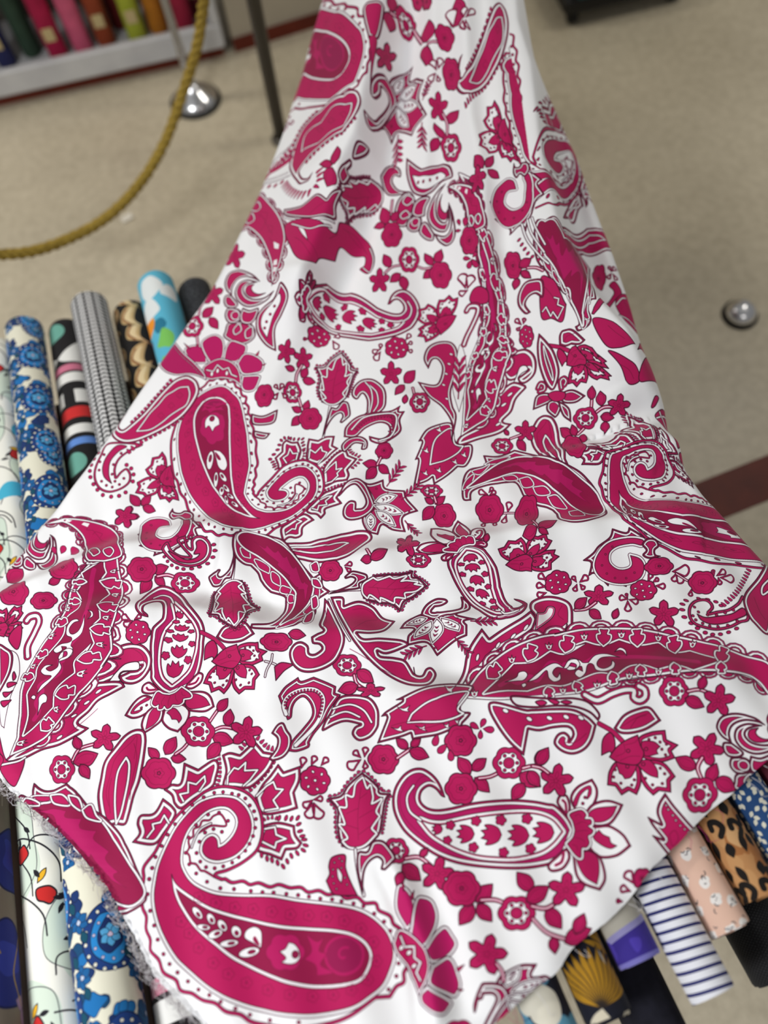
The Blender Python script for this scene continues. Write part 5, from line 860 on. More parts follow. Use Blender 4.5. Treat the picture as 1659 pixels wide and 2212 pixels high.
('wl','1241,3457 1288,3450 1325,3471 1344,3507',3,1,0),
('wl','1232,3480 1275,3469 1312,3488',3,1,0),
('m_drose','1181,3642 1220,3646 1180,3679'),
('m_loop','1146,3608 1154,3579 1175,3618'),
('m_loop','1172,3603 1185,3579 1197,3617'),
('m_loop','1198,3606 1218,3588 1218,3626'),
('m_loop','1174,3690 1148,3705 1157,3664'),
('m_loop','1172,3697 1160,3734 1132,3682'),
('m_loop','1175,3697 1191,3738 1133,3710'),
('m_loop','1174,3690 1199,3689 1177,3715'),
('m_rose','1367,3609 1407,3615 1363,3647'),
('m_rose','1576,3587 1617,3591 1571,3626'),
('m_loop','1308,3603 1271,3621 1287,3566'),
('m_loop','1308,3599 1290,3579 1328,3582'),
('m_loop','1317,3598 1323,3572 1344,3605'),
('m_loop','1317,3605 1318,3628 1293,3607'),
('stem','1404,3611 1422,3602 1440,3593',4.4),
('m_leaf','1438,3595 1488,3618 1415,3640'),
('m_leaf','1435,3591 1407,3561 1464,3567'),
('m_leaf','1443,3587 1472,3569 1461,3613'),
('m_drop','1628,3563 1607,3547 1642,3547'),
('m_drop','1633,3560 1647,3540 1650,3570'),
('m_drop','1639,3564 1667,3571 1633,3586'),
('m_drop','1632,3566 1628,3588 1614,3564'),
('m_drop','1518,3564 1505,3591 1495,3553'),
('m_drop','1539,3591 1513,3610 1522,3572'),
('m_drop','1546,3606 1545,3634 1522,3605'),
('m_leaf','1590,3672 1563,3627 1636,3647'),
('m_leaf','1595,3664 1637,3638 1619,3701'),
('m_leaf','1599,3682 1631,3722 1559,3712'),
('stem','1610,3685 1639,3684 1665,3676',4.4),
('m_rose','1560,3705 1600,3710 1554,3744'),
('m_daisy','1693,3656 1733,3661 1687,3695'),
('stem','1726,3673 1760,3672 1789,3695',4.4),
('m_leaf','1760,3671 1799,3631 1798,3704'),
('m_leaf','1715,3685 1762,3723 1675,3730'),
('m_leaf','1723,3710 1684,3747 1688,3676'),
('m_star','1804,3713 1843,3723 1788,3751'),
('m_daisy','1377,3833 1408,3837 1374,3862'),
('budstem',4,'1270 3793 1309 3797 1347 3801 1385 3805 1266 3839 1305 3843 1343 3847 1381 3851 1263 3884 1301 3888 1338 3891 1377 3894 1260 3928 1297 3931 1334 3935 1372 3938'),
('stem','1399,3853 1432,3854 1459,3876',4.4),
('m_leaf','1435,3854 1457,3835 1455,3872'),
('m_leaf','1389,3865 1430,3906 1347,3900'),
('m_leaf','1389,3881 1370,3910 1358,3864'),
('m_star','1472,3895 1510,3906 1458,3930'),
('m_leaf','1555,3965 1602,3931 1591,4003'),
('m_leaf','1558,3969 1587,4009 1513,3994'),
('m_leaf','1549,3969 1509,4008 1508,3936'),
('stem','1569,3962 1602,3965 1624,3975',4.4),
('m_rose','1526,3932 1570,3937 1520,3970'),
('m_daisy','1647,3997 1689,4000 1641,4033'),
('m_leaf','1694,3955 1664,3911 1745,3928'),
('m_leaf','1674,3976 1735,3949 1700,4022'),
('m_leaf','1718,3994 1745,4039 1666,4020'),
('m_leaf','1721,4052 1719,4087 1681,4053'),
('stem','1685,3986 1719,3994 1757,3979',4.4),
('m_star','1773,3961 1813,3967 1762,3997'),
('stem','1682,4012 1708,4042 1747,4060',4.4),
('m_leaf','1746,4068 1814,4046 1763,4121'),
('m_leaf','1775,4054 1803,4013 1815,4073'),
('m_star','1563,4072 1605,4087 1545,4107'),
('stem','1582,4093 1592,4110 1592,4126',4.4),
('m_rose','1956,3954 1979,3956 1950,3975'),
('m_loop','1936,3966 1922,3936 1970,3949'),
('m_loop','1925,3980 1901,3969 1940,3955'),
('m_loop','1901,3999 1885,3995 1907,3984'),
('m_daisy','2143,3530 2178,3535 2138,3567'),
('stem','2176,3535 2209,3534 2239,3550',4.4),
('m_leaf','2209,3534 2231,3500 2243,3549'),
('m_leaf','2166,3551 2212,3577 2140,3592'),
('m_star','2254,3565 2293,3574 2241,3602'),
('m_star','2195,3679 2227,3700 2168,3712'),
('m_leaf','2157,3723 2114,3691 2195,3678'),
('m_leaf','2172,3760 2206,3717 2206,3784'),
('m_leaf','2190,3754 2234,3785 2151,3802'),
('stem','2178,3699 2160,3722 2161,3752',4.4),
('m_daisy','2144,3786 2186,3790 2130,3827'),
('m_leaf','1764,3670 1800,3630 1802,3700'),
('m_leaf','1738,3681 1759,3724 1695,3703'),
('stem','1751,3671 1772,3678 1788,3692',4.4),
('out','2060,3773* 2073,3805 2091,3836 2111,3862 2153,3910 2065,3947 2034,3910 2014,3880 2005,3865* 2030,3876* 2012,3844 2006,3823* 2033,3842* 2030,3816 2040,3794',1.8,2.6,'M'),
('dots','2055,3801 2057,3811 2064,3825 2068,3837 2076,3850 2085,3859 2094,3867',2.7,'W',1.2),
('out','1773,3532 1827,3537 1877,3546 1912,3567 1931,3589* 1913,3624 1890,3646 1860,3654 1833,3644 1816,3622 1827,3602 1845,3598 1857,3611 1854,3622* 1866,3605 1857,3588 1820,3584 1783,3587 1755,3580* 1733,3642* 1702,3607 1676,3562 1660,3518 1674,3501 1750,3529',2,3,'M'),
('ell','1813,3559',8.12,5.22,0.6,'W',1.2),
('ell','1855,3562',8.2,5.27,0.6,'W',1.2),
('ell','1893,3568',8.7,5.59,0.6,'W',1.2),
('ell','1702,3528',8.37,5.38,0.6,'W',1.2),
('ell','1761,3555',8.59,5.52,0.6,'W',1.2),
('out','1723,3492 1779,3500 1831,3511 1886,3517 1922,3531 1945,3563 1938,3579* 1918,3557 1881,3541 1828,3532 1774,3528 1730,3517',1.6,14,'W'),
('sol','1784,3514 1796,3526 1812,3521 1802,3512','M',1.7),
('sol','1817,3513 1832,3528 1844,3523 1828,3513','M',1.7),
('sol','1847,3523 1861,3531 1876,3528 1863,3521','M',1.7),
('line','1915,3511 1945,3529 1983,3518 2018,3512 2042,3516 2038,3533 2052,3542 2069,3534 2071,3516 2058,3506',15,'R',1),
('line','1915,3511 1945,3529 1983,3518 2018,3512 2042,3516 2038,3533 2052,3542 2069,3534 2071,3516 2058,3506',12.6,'M',1),
('line','1915,3511 1945,3529 1983,3518 2018,3512 2042,3516 2038,3533 2052,3542 2069,3534 2071,3516 2058,3506',8.4,'R',1),
('line','1915,3511 1945,3529 1983,3518 2018,3512 2042,3516 2038,3533 2052,3542 2069,3534 2071,3516 2058,3506',6,'W',1),
('m_star','590,3460 635,3472 585,3495'),
('stem','505,3512 519,3482 554,3473',4.4),
('m_leaf','519,3484 501,3444 555,3475'),
('m_leaf','507,3520 573,3501 540,3585'),
('m_leaf','527,3525 556,3567 492,3545'),
('m_daisy','476,3533 513,3537 481,3572'),
('stem','892,3449 914,3421',4.4),
('m_leaf','914,3425 941,3390 949,3456'),
('sol','274,3415 311,3489 362,3492 345,3563 289,3509','M',1.7),
('wl','287,3500 342,3497 363,3487',3,1,0),
('sol','261,3157 286,3172 300,3213 304,3253 294,3300 289,3365 289,3397* 270,3362 237,3163','W',1.1),
('sol','287,3227 297,3246 291,3256 285,3238','M',1.7),
('sol','288,3260 303,3266 281,3277 275,3263','M',1.7),
('sol','288,3291 297,3287 279,3306 267,3290','M',1.7),
('sol','289,3316 297,3317 279,3335 265,3317','M',1.7),
('out','226,3145 257,3152 275,3176 276,3233 257,3287 248,3285',2,3,'M'),
('m_leaf','213,2919 252,2874 298,2999'),
('m_leaf','385,2969 422,2950 403,3007'),
('m_rose','272,2979 324,2988 275,3024'),
('m_rose','369,3020 407,3021 368,3046'),
('m_rose','423,2917 476,2928 427,2959'),
('m_drop','361,2838 351,2811 381,2832'),
('m_drop','378,2837 389,2812 405,2853'),
('m_drop','417,2850 439,2833 468,2902'),
('m_drose','677,3165 716,3171 673,3199'),
('m_loop','658,3129 627,3108 674,3103'),
('m_loop','663,3128 634,3139 644,3099'),
('m_loop','668,3127 690,3118 679,3150'),
('m_leaf','702,2961 756,2954 710,3007'),
('m_leaf','709,2976 737,3006 678,3002'),
('m_leaf','692,2974 665,3030 645,2946'),
('stem','717,2977 749,2977 777,2990',4.4),
('m_rose','672,2953 716,2956 667,2990'),
('m_daisy','802,3008 846,3012 801,3040'),
('m_star','595,2738 633,2754 579,2771'),
('line','313,3073 325,3063 348,3064 353,3083 338,3110 316,3149 318,3182',15,'R',1),
('line','313,3073 325,3063 348,3064 353,3083 338,3110 316,3149 318,3182',12.6,'M',1),
('line','313,3073 325,3063 348,3064 353,3083 338,3110 316,3149 318,3182',8.4,'R',1),
('line','313,3073 325,3063 348,3064 353,3083 338,3110 316,3149 318,3182',6,'W',1),
('sol','297,3086 291,3147 280,3155 259,3123 274,3094','M',1.7),
('m_star','1503,2989 1533,3012 1489,3030'),
('m_daisy','1530,3054 1565,3061 1527,3076'),
('stem','1379,2993 1391,3030',4.4),
('m_leaf','1392,3025 1442,3008 1406,3075'),
('m_leaf','1393,3033 1358,3031 1391,2988'),
('m_rose','1262,3042 1299,3052 1259,3075'),
('m_rose','1094,3252 1139,3259 1092,3278'),
('m_loop','1307,3038 1331,3035 1312,3064'),
('m_loop','1308,3042 1324,3059 1293,3056'),
('m_leaf','1131,3234 1182,3249 1121,3278'),
('m_daisy','1291,3344 1330,3351 1287,3373'),
('stem','1308,3373 1313,3396 1333,3415',4.4),
('m_leaf','1317,3362 1361,3401 1280,3400'),
('m_leaf','1316,3401 1258,3410 1305,3347'),
('m_star','1350,3421 1389,3427 1348,3440'),
('sol','1082,3320* 1103,3310 1139,3320* 1113,3331 1100,3341 1083,3358*','M',1.7),
('wl','1057,3302 1075,3308 1086,3314',2,1,0),
('wl','1079,3285 1074,3304 1060,3325 1053,3344',2,1,0),
('out','1236,3121* 1227,3175 1221,3218 1233,3238 1216,3246 1198,3255* 1200,3273 1218,3278 1224,3291 1203,3303 1187,3298 1186,3279 1167,3264 1145,3267 1129,3287 1134,3318 1158,3342 1194,3350 1235,3342 1269,3319 1292,3268 1271,3198 1251,3144',2,3,'M'),
('out','1256,3122* 1293,3131 1294,3154* 1341,3148 1381,3168 1406,3206 1439,3224* 1407,3259 1367,3266 1328,3260* 1346,3280 1393,3282 1451,3292 1470,3307 1449,3317 1404,3328 1381,3319* 1388,3333 1426,3339 1457,3351 1476,3389 1477,3370 1479,3391 1497,3397 1511,3378 1527,3376 1537,3397 1520,3425 1493,3431 1448,3417 1393,3379 1349,3332 1311,3272 1284,3206 1264,3151',2,3,'M'),
('wl','1249,3128 1267,3181 1289,3242 1306,3279',2.5,1,0),
('line','1234,3145 1239,3200 1229,3234',0.9,'L',1),
('line','1268,3296 1237,3326 1196,3337',0.9,'L',1),
('line','1318,3170 1359,3173 1389,3209 1357,3214 1317,3247',0.9,'L',1),
('line','1361,3295 1400,3298 1447,3301',0.9,'L',1),
('line','1380,3363 1431,3394 1479,3413',0.9,'L',1),
('m_star','1503,2995 1536,3013 1492,3035'),
('m_leaf','1387,3035 1441,3012 1408,3086'),
('m_rose','1631,2890 1666,2898 1626,2930'),
('m_leaf','1608,2848 1643,2827 1627,2883'),
('m_leaf','1603,2854 1562,2897 1565,2813'),
('m_leaf','1604,2845 1578,2821 1624,2818'),
('m_daisy','1603,2800 1637,2807 1600,2823'),
('stem','1609,2821 1612,2842',4.4),
('m_loop','1759,2926 1740,2953 1744,2910'),
('m_loop','1789,2925 1778,2955 1771,2916'),
('m_loop','1829,2908 1840,2877 1859,2922'),
('m_loop','1824,2915 1807,2949 1800,2900'),
('stem','1852,2915 1812,2907',3),
('m_rose','1775,2890 1817,2897 1767,2940'),
('m_rose','1885,2923 1920,2927 1864,2988'),
('stem','1892,2963 1896,3001',4.4),
('m_leaf','1895,2999 1962,2974 1902,3057'),
('m_leaf','1895,3005 1921,3027 1872,3032'),
('m_leaf','1891,3004 1845,3023 1894,2924'),
('m_leaf','1732,3031 1745,2999 1758,3039'),
('m_drose','1928,3168 1966,3171 1921,3202'),
('m_loop','1897,3158 1876,3138 1916,3136'),
('m_loop','1892,3177 1866,3165 1903,3151'),
('m_loop','1891,3193 1863,3196 1888,3164'),
('m_loop','1983,3173 1974,3154 2003,3164'),
('m_loop','1983,3178 1971,3199 1962,3168'),
('m_loop','1991,3174 2017,3160 2005,3201'),
('m_loop','1991,3178 2001,3196 1972,3191'),
('m_star','2035,3223 2073,3231 2027,3253'),
('m_star','2198,3304 2235,3312 2187,3343'),
('stem','2023,3241 1990,3258 1958,3259',4.4),
('m_leaf','1958,3254 2003,3222 1978,3294'),
('m_leaf','1999,3262 2025,3294 1964,3296'),
('m_leaf','2057,3300 2076,3271 2080,3317'),
('m_loop','2194,3205 2212,3197 2200,3224'),
('m_loop','2199,3216 2225,3223 2190,3244'),
('m_loop','2182,3200 2196,3180 2200,3214'),
('m_loop','2113,3247 2089,3238 2126,3219'),
('m_loop','2110,3250 2101,3285 2079,3247'),
('m_loop','2114,3248 2139,3259 2098,3277'),
('m_loop','2112,3243 2112,3228 2127,3240'),
('m_drose','2163,3224 2199,3230 2154,3254'),
('m_loop','2255,3181 2307,3181 2245,3233'),
('m_loop','2263,3186 2278,3217 2228,3206'),
('m_loop','2270,3184 2252,3211 2244,3172'),
('stem','2267,3188 2294,3211',3),
('m_rose','2221,3162 2262,3165 2217,3187'),
('m_rose','2333,3224 2369,3232 2322,3258'),
('m_loop','2368,3210 2370,3191 2386,3207'),
('m_loop','2374,3211 2408,3196 2380,3240'),
('m_loop','2378,3215 2377,3239 2356,3220'),
('m_loop','2382,3217 2425,3224 2364,3260'),
('m_loop','2298,3238 2286,3261 2278,3232'),
('out','2582,3162 2494,3230 2439,3274 2421,3310 2427,3362 2471,3389',2,3,'M'),
('teeth','2495,3194 2464,3229 2415,3274 2364,3307',14,13.82,1,0.62),
('wl','2546,3224 2508,3250 2498,3276 2529,3261',3,1,0),
('m_leaf','639,2705 604,2655 677,2677'),
('m_leaf','644,2703 677,2670 678,2742'),
('m_leaf','649,2708 694,2732 635,2751'),
('m_star','593,2739 628,2755 579,2774'),
('m_star','1222,2217 1254,2217 1219,2257'),
('m_star','1165,2195 1193,2208 1151,2238'),
('m_star','1523,2337 1559,2342 1518,2385'),
('m_leaf','1190,2263 1158,2252 1205,2227'),
('m_leaf','1211,2292 1234,2252 1245,2320'),
('m_leaf','1213,2298 1259,2321 1200,2347'),
('stem','1215,2243 1196,2276 1189,2308',4.4),
('m_daisy','1176,2348 1206,2351 1173,2390'),
('m_loop','1132,2343 1146,2317 1154,2354'),
('m_loop','1129,2351 1111,2374 1110,2334'),
('m_loop','1139,2350 1153,2368 1120,2369'),
('m_loop','1130,2341 1118,2323 1148,2324'),
('m_rose','1079,2356 1112,2360 1074,2395'),
('stem','1194,2369 1202,2408',4.4),
('m_leaf','1213,2432 1229,2388 1249,2454'),
('m_leaf','1203,2431 1169,2405 1221,2394'),
('m_leaf','1200,2449 1164,2482 1171,2405'),
('m_rose','1230,2464 1269,2470 1227,2507'),
('out','1027,2408* 1068,2424 1120,2412* 1108,2455 1077,2462 1030,2449',1.6,2,'M'),
('out','1033,2476* 1066,2490 1089,2498* 1069,2515 1035,2501',1.6,2,'M'),
('stem','1590,2406 1591,2443',4.4),
('m_leaf','1564,2381 1607,2334 1598,2434'),
('m_leaf','1563,2390 1526,2435 1535,2348'),
('m_leaf','1553,2478 1563,2441 1582,2487'),
('m_daisy','1606,2471 1640,2467 1600,2513'),
('m_drose','1554,2234 1594,2239 1549,2279'),
('m_drose','1285,2132 1324,2136 1282,2172'),
('m_loop','1590,2224 1611,2217 1594,2250'),
('m_loop','1587,2247 1607,2256 1578,2272'),
('m_loop','1589,2206 1608,2181 1609,2227'),
('m_loop','1497,2240 1473,2272 1469,2210'),
('m_loop','1495,2234 1501,2208 1516,2242'),
('m_loop','1495,2231 1468,2239 1487,2198'),
('m_loop','1331,2152 1347,2198 1298,2167'),
('m_loop','1248,2142 1229,2146 1250,2124'),
('m_loop','1335,2139 1360,2143 1337,2174'),
('m_rose','1467,2643 1495,2643 1464,2671'),
('m_leaf','1442,2689 1393,2677 1452,2642'),
('m_leaf','1444,2689 1475,2719 1414,2721'),
('m_leaf','1436,2695 1398,2735 1403,2656'),
('stem','1440,2687 1454,2665',4.4),
('out','1425,2478* 1430,2429 1417,2397 1396,2416 1380,2394 1391,2362 1422,2342 1461,2350 1492,2392 1495,2442 1478,2484 1407,2516 1378,2513',1.8,2.6,'M'),
('wl','1444,2369 1465,2404 1466,2451 1448,2481',2.4,1,0),
('wl','1431,2354 1447,2387 1448,2434 1434,2483',2.4,1,0),
('out','1340,2557* 1349,2517 1390,2487 1448,2486 1504,2494 1538,2483* 1531,2503 1550,2507* 1532,2536 1530,2575 1492,2606 1459,2618 1428,2599 1424,2578* 1461,2598 1490,2584 1491,2551 1462,2533 1414,2542 1378,2566',2.2,2.2,'M'),
('teeth','1376,2535 1417,2507 1465,2504 1511,2515 1512,2554 1494,2584',20,11.31,1,0.5),
('wl','1367,2533 1408,2499 1461,2497 1516,2511 1516,2555 1493,2595 1455,2605',3,1,0),
('out','1329,2591 1355,2566 1392,2568 1415,2593 1412,2622 1394,2622 1399,2601* 1371,2592 1337,2620',1.6,2,'M'),
('out','1643,2288 1664,2241 1706,2219 1750,2227 1764,2276 1743,2362 1717,2432 1715,2489 1721,2536 1693,2624* 1702,2556 1679,2489 1638,2444 1611,2382* 1663,2399 1685,2383 1702,2331 1692,2295 1672,2294 1653,2330*',1.8,2.4,'M'),
('ell','1741,2274',6.5,4.06,0.6,'W',1),
('ell','1728,2314',6.49,4.06,0.6,'W',1),
('ell','1712,2355',6.45,4.03,0.6,'W',1),
('ell','1697,2401',6.37,3.98,0.6,'W',1),
('ell','1700,2459',6.27,3.92,0.6,'W',1),
('sol','1778,2239 1788,2309 1767,2422 1733,2518* 1726,2421 1746,2333','W',1.1),
('m_sprig','1738,2463 1765,2311 1824,2473'),
('stem','2147,2603 2155,2567',4.4),
('m_leaf','2152,2573 2159,2534 2189,2590'),
('m_leaf','2179,2602 2181,2556 2224,2606'),
('m_leaf','2174,2628 2216,2639 2165,2665'),
('m_leaf','2188,2643 2180,2682 2148,2635'),
('m_leaf','1907,2649 1925,2696 1869,2671'),
('m_leaf','1882,2626 1872,2600 1903,2614'),
('m_leaf','2078,2677 2047,2636 2111,2645'),
('m_leaf','2090,2674 2083,2636 2125,2667'),
('m_leaf','2092,2689 2123,2694 2070,2744'),
('stem','2163,2614 2185,2606 2216,2610',4.4),
('m_star','2234,2608 2270,2613 2227,2636'),
('m_star','1938,2622 1971,2629 1931,2661'),
('m_daisy','2127,2625 2164,2630 2124,2658'),
('m_daisy','1854,2664 1888,2669 1848,2695'),
('stem','2097,2669 2118,2654',4.4),
('m_rose','2068,2723 2098,2741 2053,2775'),
('stem','1921,2633 1886,2640',4.4),
('m_drose','1992,2294 2013,2305 1986,2332'),
('m_loop','1984,2247 1968,2218 2003,2234'),
('m_loop','1989,2247 1996,2228 2006,2262'),
('m_loop','1981,2251 1967,2258 1971,2231'),
('m_loop','1778,2839 1751,2822 1792,2809'),
('m_loop','1781,2834 1796,2818 1795,2851'),
('m_loop','1782,2842 1803,2833 1791,2866'),
('out','1976,2548* 1993,2505 2027,2508 2046,2538',1.6,2,'M'),
('out','2067,2527 2101,2525 2136,2556* 2104,2568 2068,2556',1.6,2,'M'),
('out','2024,2540 2046,2540 2061,2564 2047,2592 2036,2598* 2017,2566',1.6,2,'M'),
('out','2056,2552 2083,2582 2081,2627* 2061,2599',1.6,2,'M'),
('sol','2028,2515 2050,2511 2079,2528 2069,2548 2041,2543','M',1.7),
('line','2002,2480 2011,2468 2022,2478 2019,2493 2005,2493',11,'R',1),
('line','2002,2480 2011,2468 2022,2478 2019,2493 2005,2493',8.6,'M',1),
('line','2002,2480 2011,2468 2022,2478 2019,2493 2005,2493',4.4,'R',1),
('line','2002,2480 2011,2468 2022,2478 2019,2493 2005,2493',2,'W',1),
('line','2070,2509 2071,2485 2081,2479 2087,2492 2080,2502',11,'R',1),
('line','2070,2509 2071,2485 2081,2479 2087,2492 2080,2502',8.6,'M',1),
('line','2070,2509 2071,2485 2081,2479 2087,2492 2080,2502',4.4,'R',1),
('line','2070,2509 2071,2485 2081,2479 2087,2492 2080,2502',2,'W',1),
('out','2030,2304* 2050,2343 2066,2386 2072,2448 2058,2490 2041,2504 2025,2468 2016,2404 2019,2344',2,3,'M'),
('wl','2038,2349 2044,2388 2051,2439 2049,2474 2041,2435 2036,2388',2,1,1),
('sol','2188,2332 2242,2354 2277,2401 2304,2438* 2250,2448 2210,2428','M',1.7),
('sol','2216,2449 2270,2482 2299,2505 2308,2543 2269,2552 2249,2501','M',1.7),
('sol','2422,2286 2438,2359 2416,2492 2317,2547 2316,2505 2403,2380 2311,2454*','M',1.7),
('sol','2358,2632 2423,2603 2445,2674 2391,2772 2378,2678','M',1.7),
('wl','2362,2642 2418,2626 2425,2691',3,1,0),
('wl','2377,2621 2392,2661 2402,2745',3,1,0),
('sol','2395,2784 2423,2773 2430,2809 2401,2804','M',1.7),
('sol','2346,2610 2362,2580 2378,2580 2360,2607','M',1.7),
('m_rose','2316,2022 2341,2025 2300,2082'),
('m_loop','2365,2005 2361,1980 2384,2005'),
('m_loop','2367,2004 2384,1986 2384,2029'),
('m_loop','2364,2010 2349,2027 2348,1988'),
('m_loop','2368,2012 2378,2041 2346,2021'),
('sol','2348,2056 2370,2046 2384,2096 2344,2133 2213,2300 2200,2290 2339,2117 2359,2085','M',1.7),
('sol','2395,2097 2419,2112 2424,2248 2378,2225 2355,2160 2360,2119','M',1.7),
('wl','2356,2139 2380,2118 2395,2116',3,1,0),
('wl','2357,2187 2383,2205 2416,2237',2.4,1,0),
('sol','2401,1958 2407,1980 2398,1996 2394,1985','M',1.7),
('sol','2061,2123 2090,2137 2104,2164 2116,2230 2121,2250* 2102,2300 2074,2274 2045,2251','M',1.7),
('wl','2051,2236 2063,2226 2072,2265 2080,2253 2090,2284 2112,2254 2097,2237 2103,2219 2091,2208',2.2,0,0),
('stem','864,1864 844,1895 840,1937',4.4),
('m_leaf','831,1899 818,1858 858,1891'),
('m_leaf','854,1950 896,1908 893,2009'),
('m_leaf','881,1957 914,2019 838,1987'),
('m_star','980,1672 1023,1708 971,1736'),
('m_star','890,1837 934,1853 891,1899'),
('m_daisy','814,1982 857,1992 814,2036'),
('stem','833,2035 837,2071',4.4),
('stem','1548,1917 1573,1896 1606,1888',4.4),
('m_leaf','1569,1896 1551,1839 1618,1870'),
('m_leaf','1604,1922 1561,1957 1578,1880'),
('m_leaf','1610,1931 1613,1993 1557,1941'),
('m_leaf','1724,1901 1702,1842 1768,1894'),
('m_leaf','1737,1900 1762,1854 1780,1948'),
('m_leaf','1724,1917 1684,1942 1699,1869'),
('m_leaf','1579,1713 1568,1631 1640,1695'),
('m_leaf','1595,1703 1627,1661 1629,1733'),
('m_leaf','1571,1711 1528,1705 1563,1658'),
('m_star','1524,1947 1560,1950 1518,1997'),
('m_daisy','1642,1863 1679,1863 1635,1917'),
('stem','1671,1892 1691,1903 1715,1906',4.4),
('m_rose','1746,1952 1782,1975 1739,2004'),
('m_rose','1590,1759 1628,1759 1584,1813'),
('m_rose','1854,1895 1881,1918 1847,1947'),
('m_rose','1989,2021 2015,2042 1982,2070'),
('stem','1598,1665 1609,1615',4.4),
('m_drop','1848,1832 1855,1799 1871,1855'),
('m_drop','1834,1835 1818,1822 1835,1818'),
('m_drop','1833,1813 1830,1785 1849,1822'),
('m_drop','1849,1967 1827,1943 1854,1947'),
('m_drop','1850,1972 1837,1993 1831,1945'),
('m_drop','1852,1970 1866,2010 1830,1969'),
('m_drop','1856,1966 1870,1957 1867,1987'),
('sol','1830,2092 1843,2070 1866,2070 1891,2096 1886,2128 1842,2114','M',1.7),
('m_loop','1821,2053 1814,1996 1870,2068'),
('m_loop','1826,2057 1846,2023 1869,2094'),
('m_loop','1828,2062 1798,2059 1818,2025'),
('line','1816,2124 1828,2115 1852,2126 1852,2145 1830,2178 1806,2212 1790,2243',13,'R',1),
('line','1816,2124 1828,2115 1852,2126 1852,2145 1830,2178 1806,2212 1790,2243',10.6,'M',1),
('line','1816,2124 1828,2115 1852,2126 1852,2145 1830,2178 1806,2212 1790,2243',6.4,'R',1),
('line','1816,2124 1828,2115 1852,2126 1852,2145 1830,2178 1806,2212 1790,2243',4,'W',1),
('m_leaf','2006,2041 2044,2039 2023,2099'),
('m_leaf','2008,2058 2034,2104 1985,2078'),
('m_leaf','1996,2074 1981,2111 1962,2048'),
('stem','2029,2062 2054,2078 2072,2099',4.4),
('out','2016,2218* 2000,2215 1984,2176 1989,2136 2012,2108 2039,2112 2066,2133 2059,2188 2039,2164 2018,2164 2005,2184',2,2.4,'M'),
('wl','2035,1897 2042,1967 2070,2043 2092,2084',3,1,0),
('wl','2053,1893 2058,1956 2085,2038',3,1,0),
('wl','2068,1893 2074,1943 2092,2012',3,1,0),
('dots','2019,1946 2024,1970 2030,1992 2037,2014 2048,2034 2065,2055',5.44,'M',1.2),
('out','1578,1501 1586,1475 1608,1448 1632,1449 1653,1488 1650,1523 1630,1503 1619,1529 1635,1575 1679,1597* 1599,1589',1.4,2,'M'),
('out','1198,1575* 1260,1626 1288,1633 1334,1628 1367,1669* 1391,1643 1428,1620 1399,1687 1384,1730 1294,1719 1206,1621',1.6,2,'M'),
('wl','1200,1627 1293,1735 1383,1737',3,1,0),
('sol','1205,1670 1365,1768 1407,1723 1456,1711 1497,1754 1516,1836 1506,1889 1482,1908 1458,1872 1477,1864 1480,1822 1434,1805 1397,1795 1371,1848* 1323,1870 1303,1897* 1257,1904 1222,1826','M',1.7),
('sol','1250,1719 1275,1764 1285,1818* 1264,1774','W',1.1),
('wl','1504,1795 1511,1853 1493,1904 1470,1873',2,1,0),
('wl','1228,1694 1296,1770 1371,1757',2.6,1,0),
('m_leaf','1686,913 1676,973 1613,943'),
('m_leaf','1692,905 1705,848 1757,865'),
('m_leaf','1810,1059 1825,982 1885,1098'),
('m_leaf','1810,1073 1795,1139 1748,967'),
('m_leaf','1842,1380 1887,1378 1873,1467'),
('m_leaf','1823,1435 1798,1367 1876,1453'),
('m_leaf','1806,1425 1772,1475 1760,1389'),
('m_leaf','1926,1074 1929,970 2018,1073'),
('m_leaf','1932,1667 1911,1602 1982,1629'),
('m_leaf','1943,1662 1978,1609 1980,1687'),
('m_leaf','1949,1669 1986,1700 1913,1706'),
('stem','1688,911 1723,893',4.4),
('m_daisy','1747,906 1783,926 1741,955'),
('m_daisy','1844,1490 1875,1528 1836,1544'),
('stem','1774,931 1793,1034',4.4),
('stem','1812,1068 1845,1079',4.4),
('m_rose','1874,1073 1906,1099 1869,1117'),
('m_rose','1881,1213 1908,1247 1874,1272'),
('m_rose','1828,900 1843,928 1824,932'),
('m_rose','1798,848 1817,882 1794,876'),
('m_star','1650,1071 1691,1036 1637,1122'),
('m_star','1820,1308 1854,1323 1812,1364'),
('m_star','1909,1697 1937,1705 1903,1745'),
('m_loop','1908,1063 1907,990 1971,1088'),
('m_loop','1831,1174 1818,1135 1871,1170'),
('m_loop','1838,1169 1853,1135 1874,1193'),
('m_loop','1827,1182 1799,1204 1800,1147'),
('m_loop','1831,1188 1836,1213 1805,1190'),
('m_loop','1944,1065 1952,1025 1986,1062'),
('m_loop','1951,1066 1990,1027 1976,1091'),
('m_loop','1942,1070 1935,1099 1913,1031'),
('m_loop','1950,1072 1956,1104 1919,1053'),
('stem','1834,1338 1844,1383 1838,1429',4.4),
('m_sprig','1754,1348 1743,1440 1691,1280'),
('m_sprig','1665,1318 1649,1441 1581,1352'),
('m_sprig','1768,1258 1794,1214 1810,1294'),
('out','1583,966 1583,908 1599,891 1621,898 1657,912 1661,937 1625,1045 1590,1038*',1.8,2.2,'M'),
('sol','1593,1048 1621,1052 1594,1151 1577,1211 1591,1124','M',1.2),
('m_leaf','1409,1533 1427,1457 1469,1519'),
('m_leaf','1403,1533 1354,1495 1410,1476'),
('m_leaf','1401,1544 1374,1619 1334,1461'),
('out','1502,1439 1544,1429 1528,1458 1479,1494',1.6,2,'M'),
('wl','1111,1226 1180,1200 1256,1195',2.6,1,0),
('line','1116,1262 1179,1280 1231,1289',20,'R',1),
('line','1116,1262 1179,1280 1231,1289',18,'M',1),
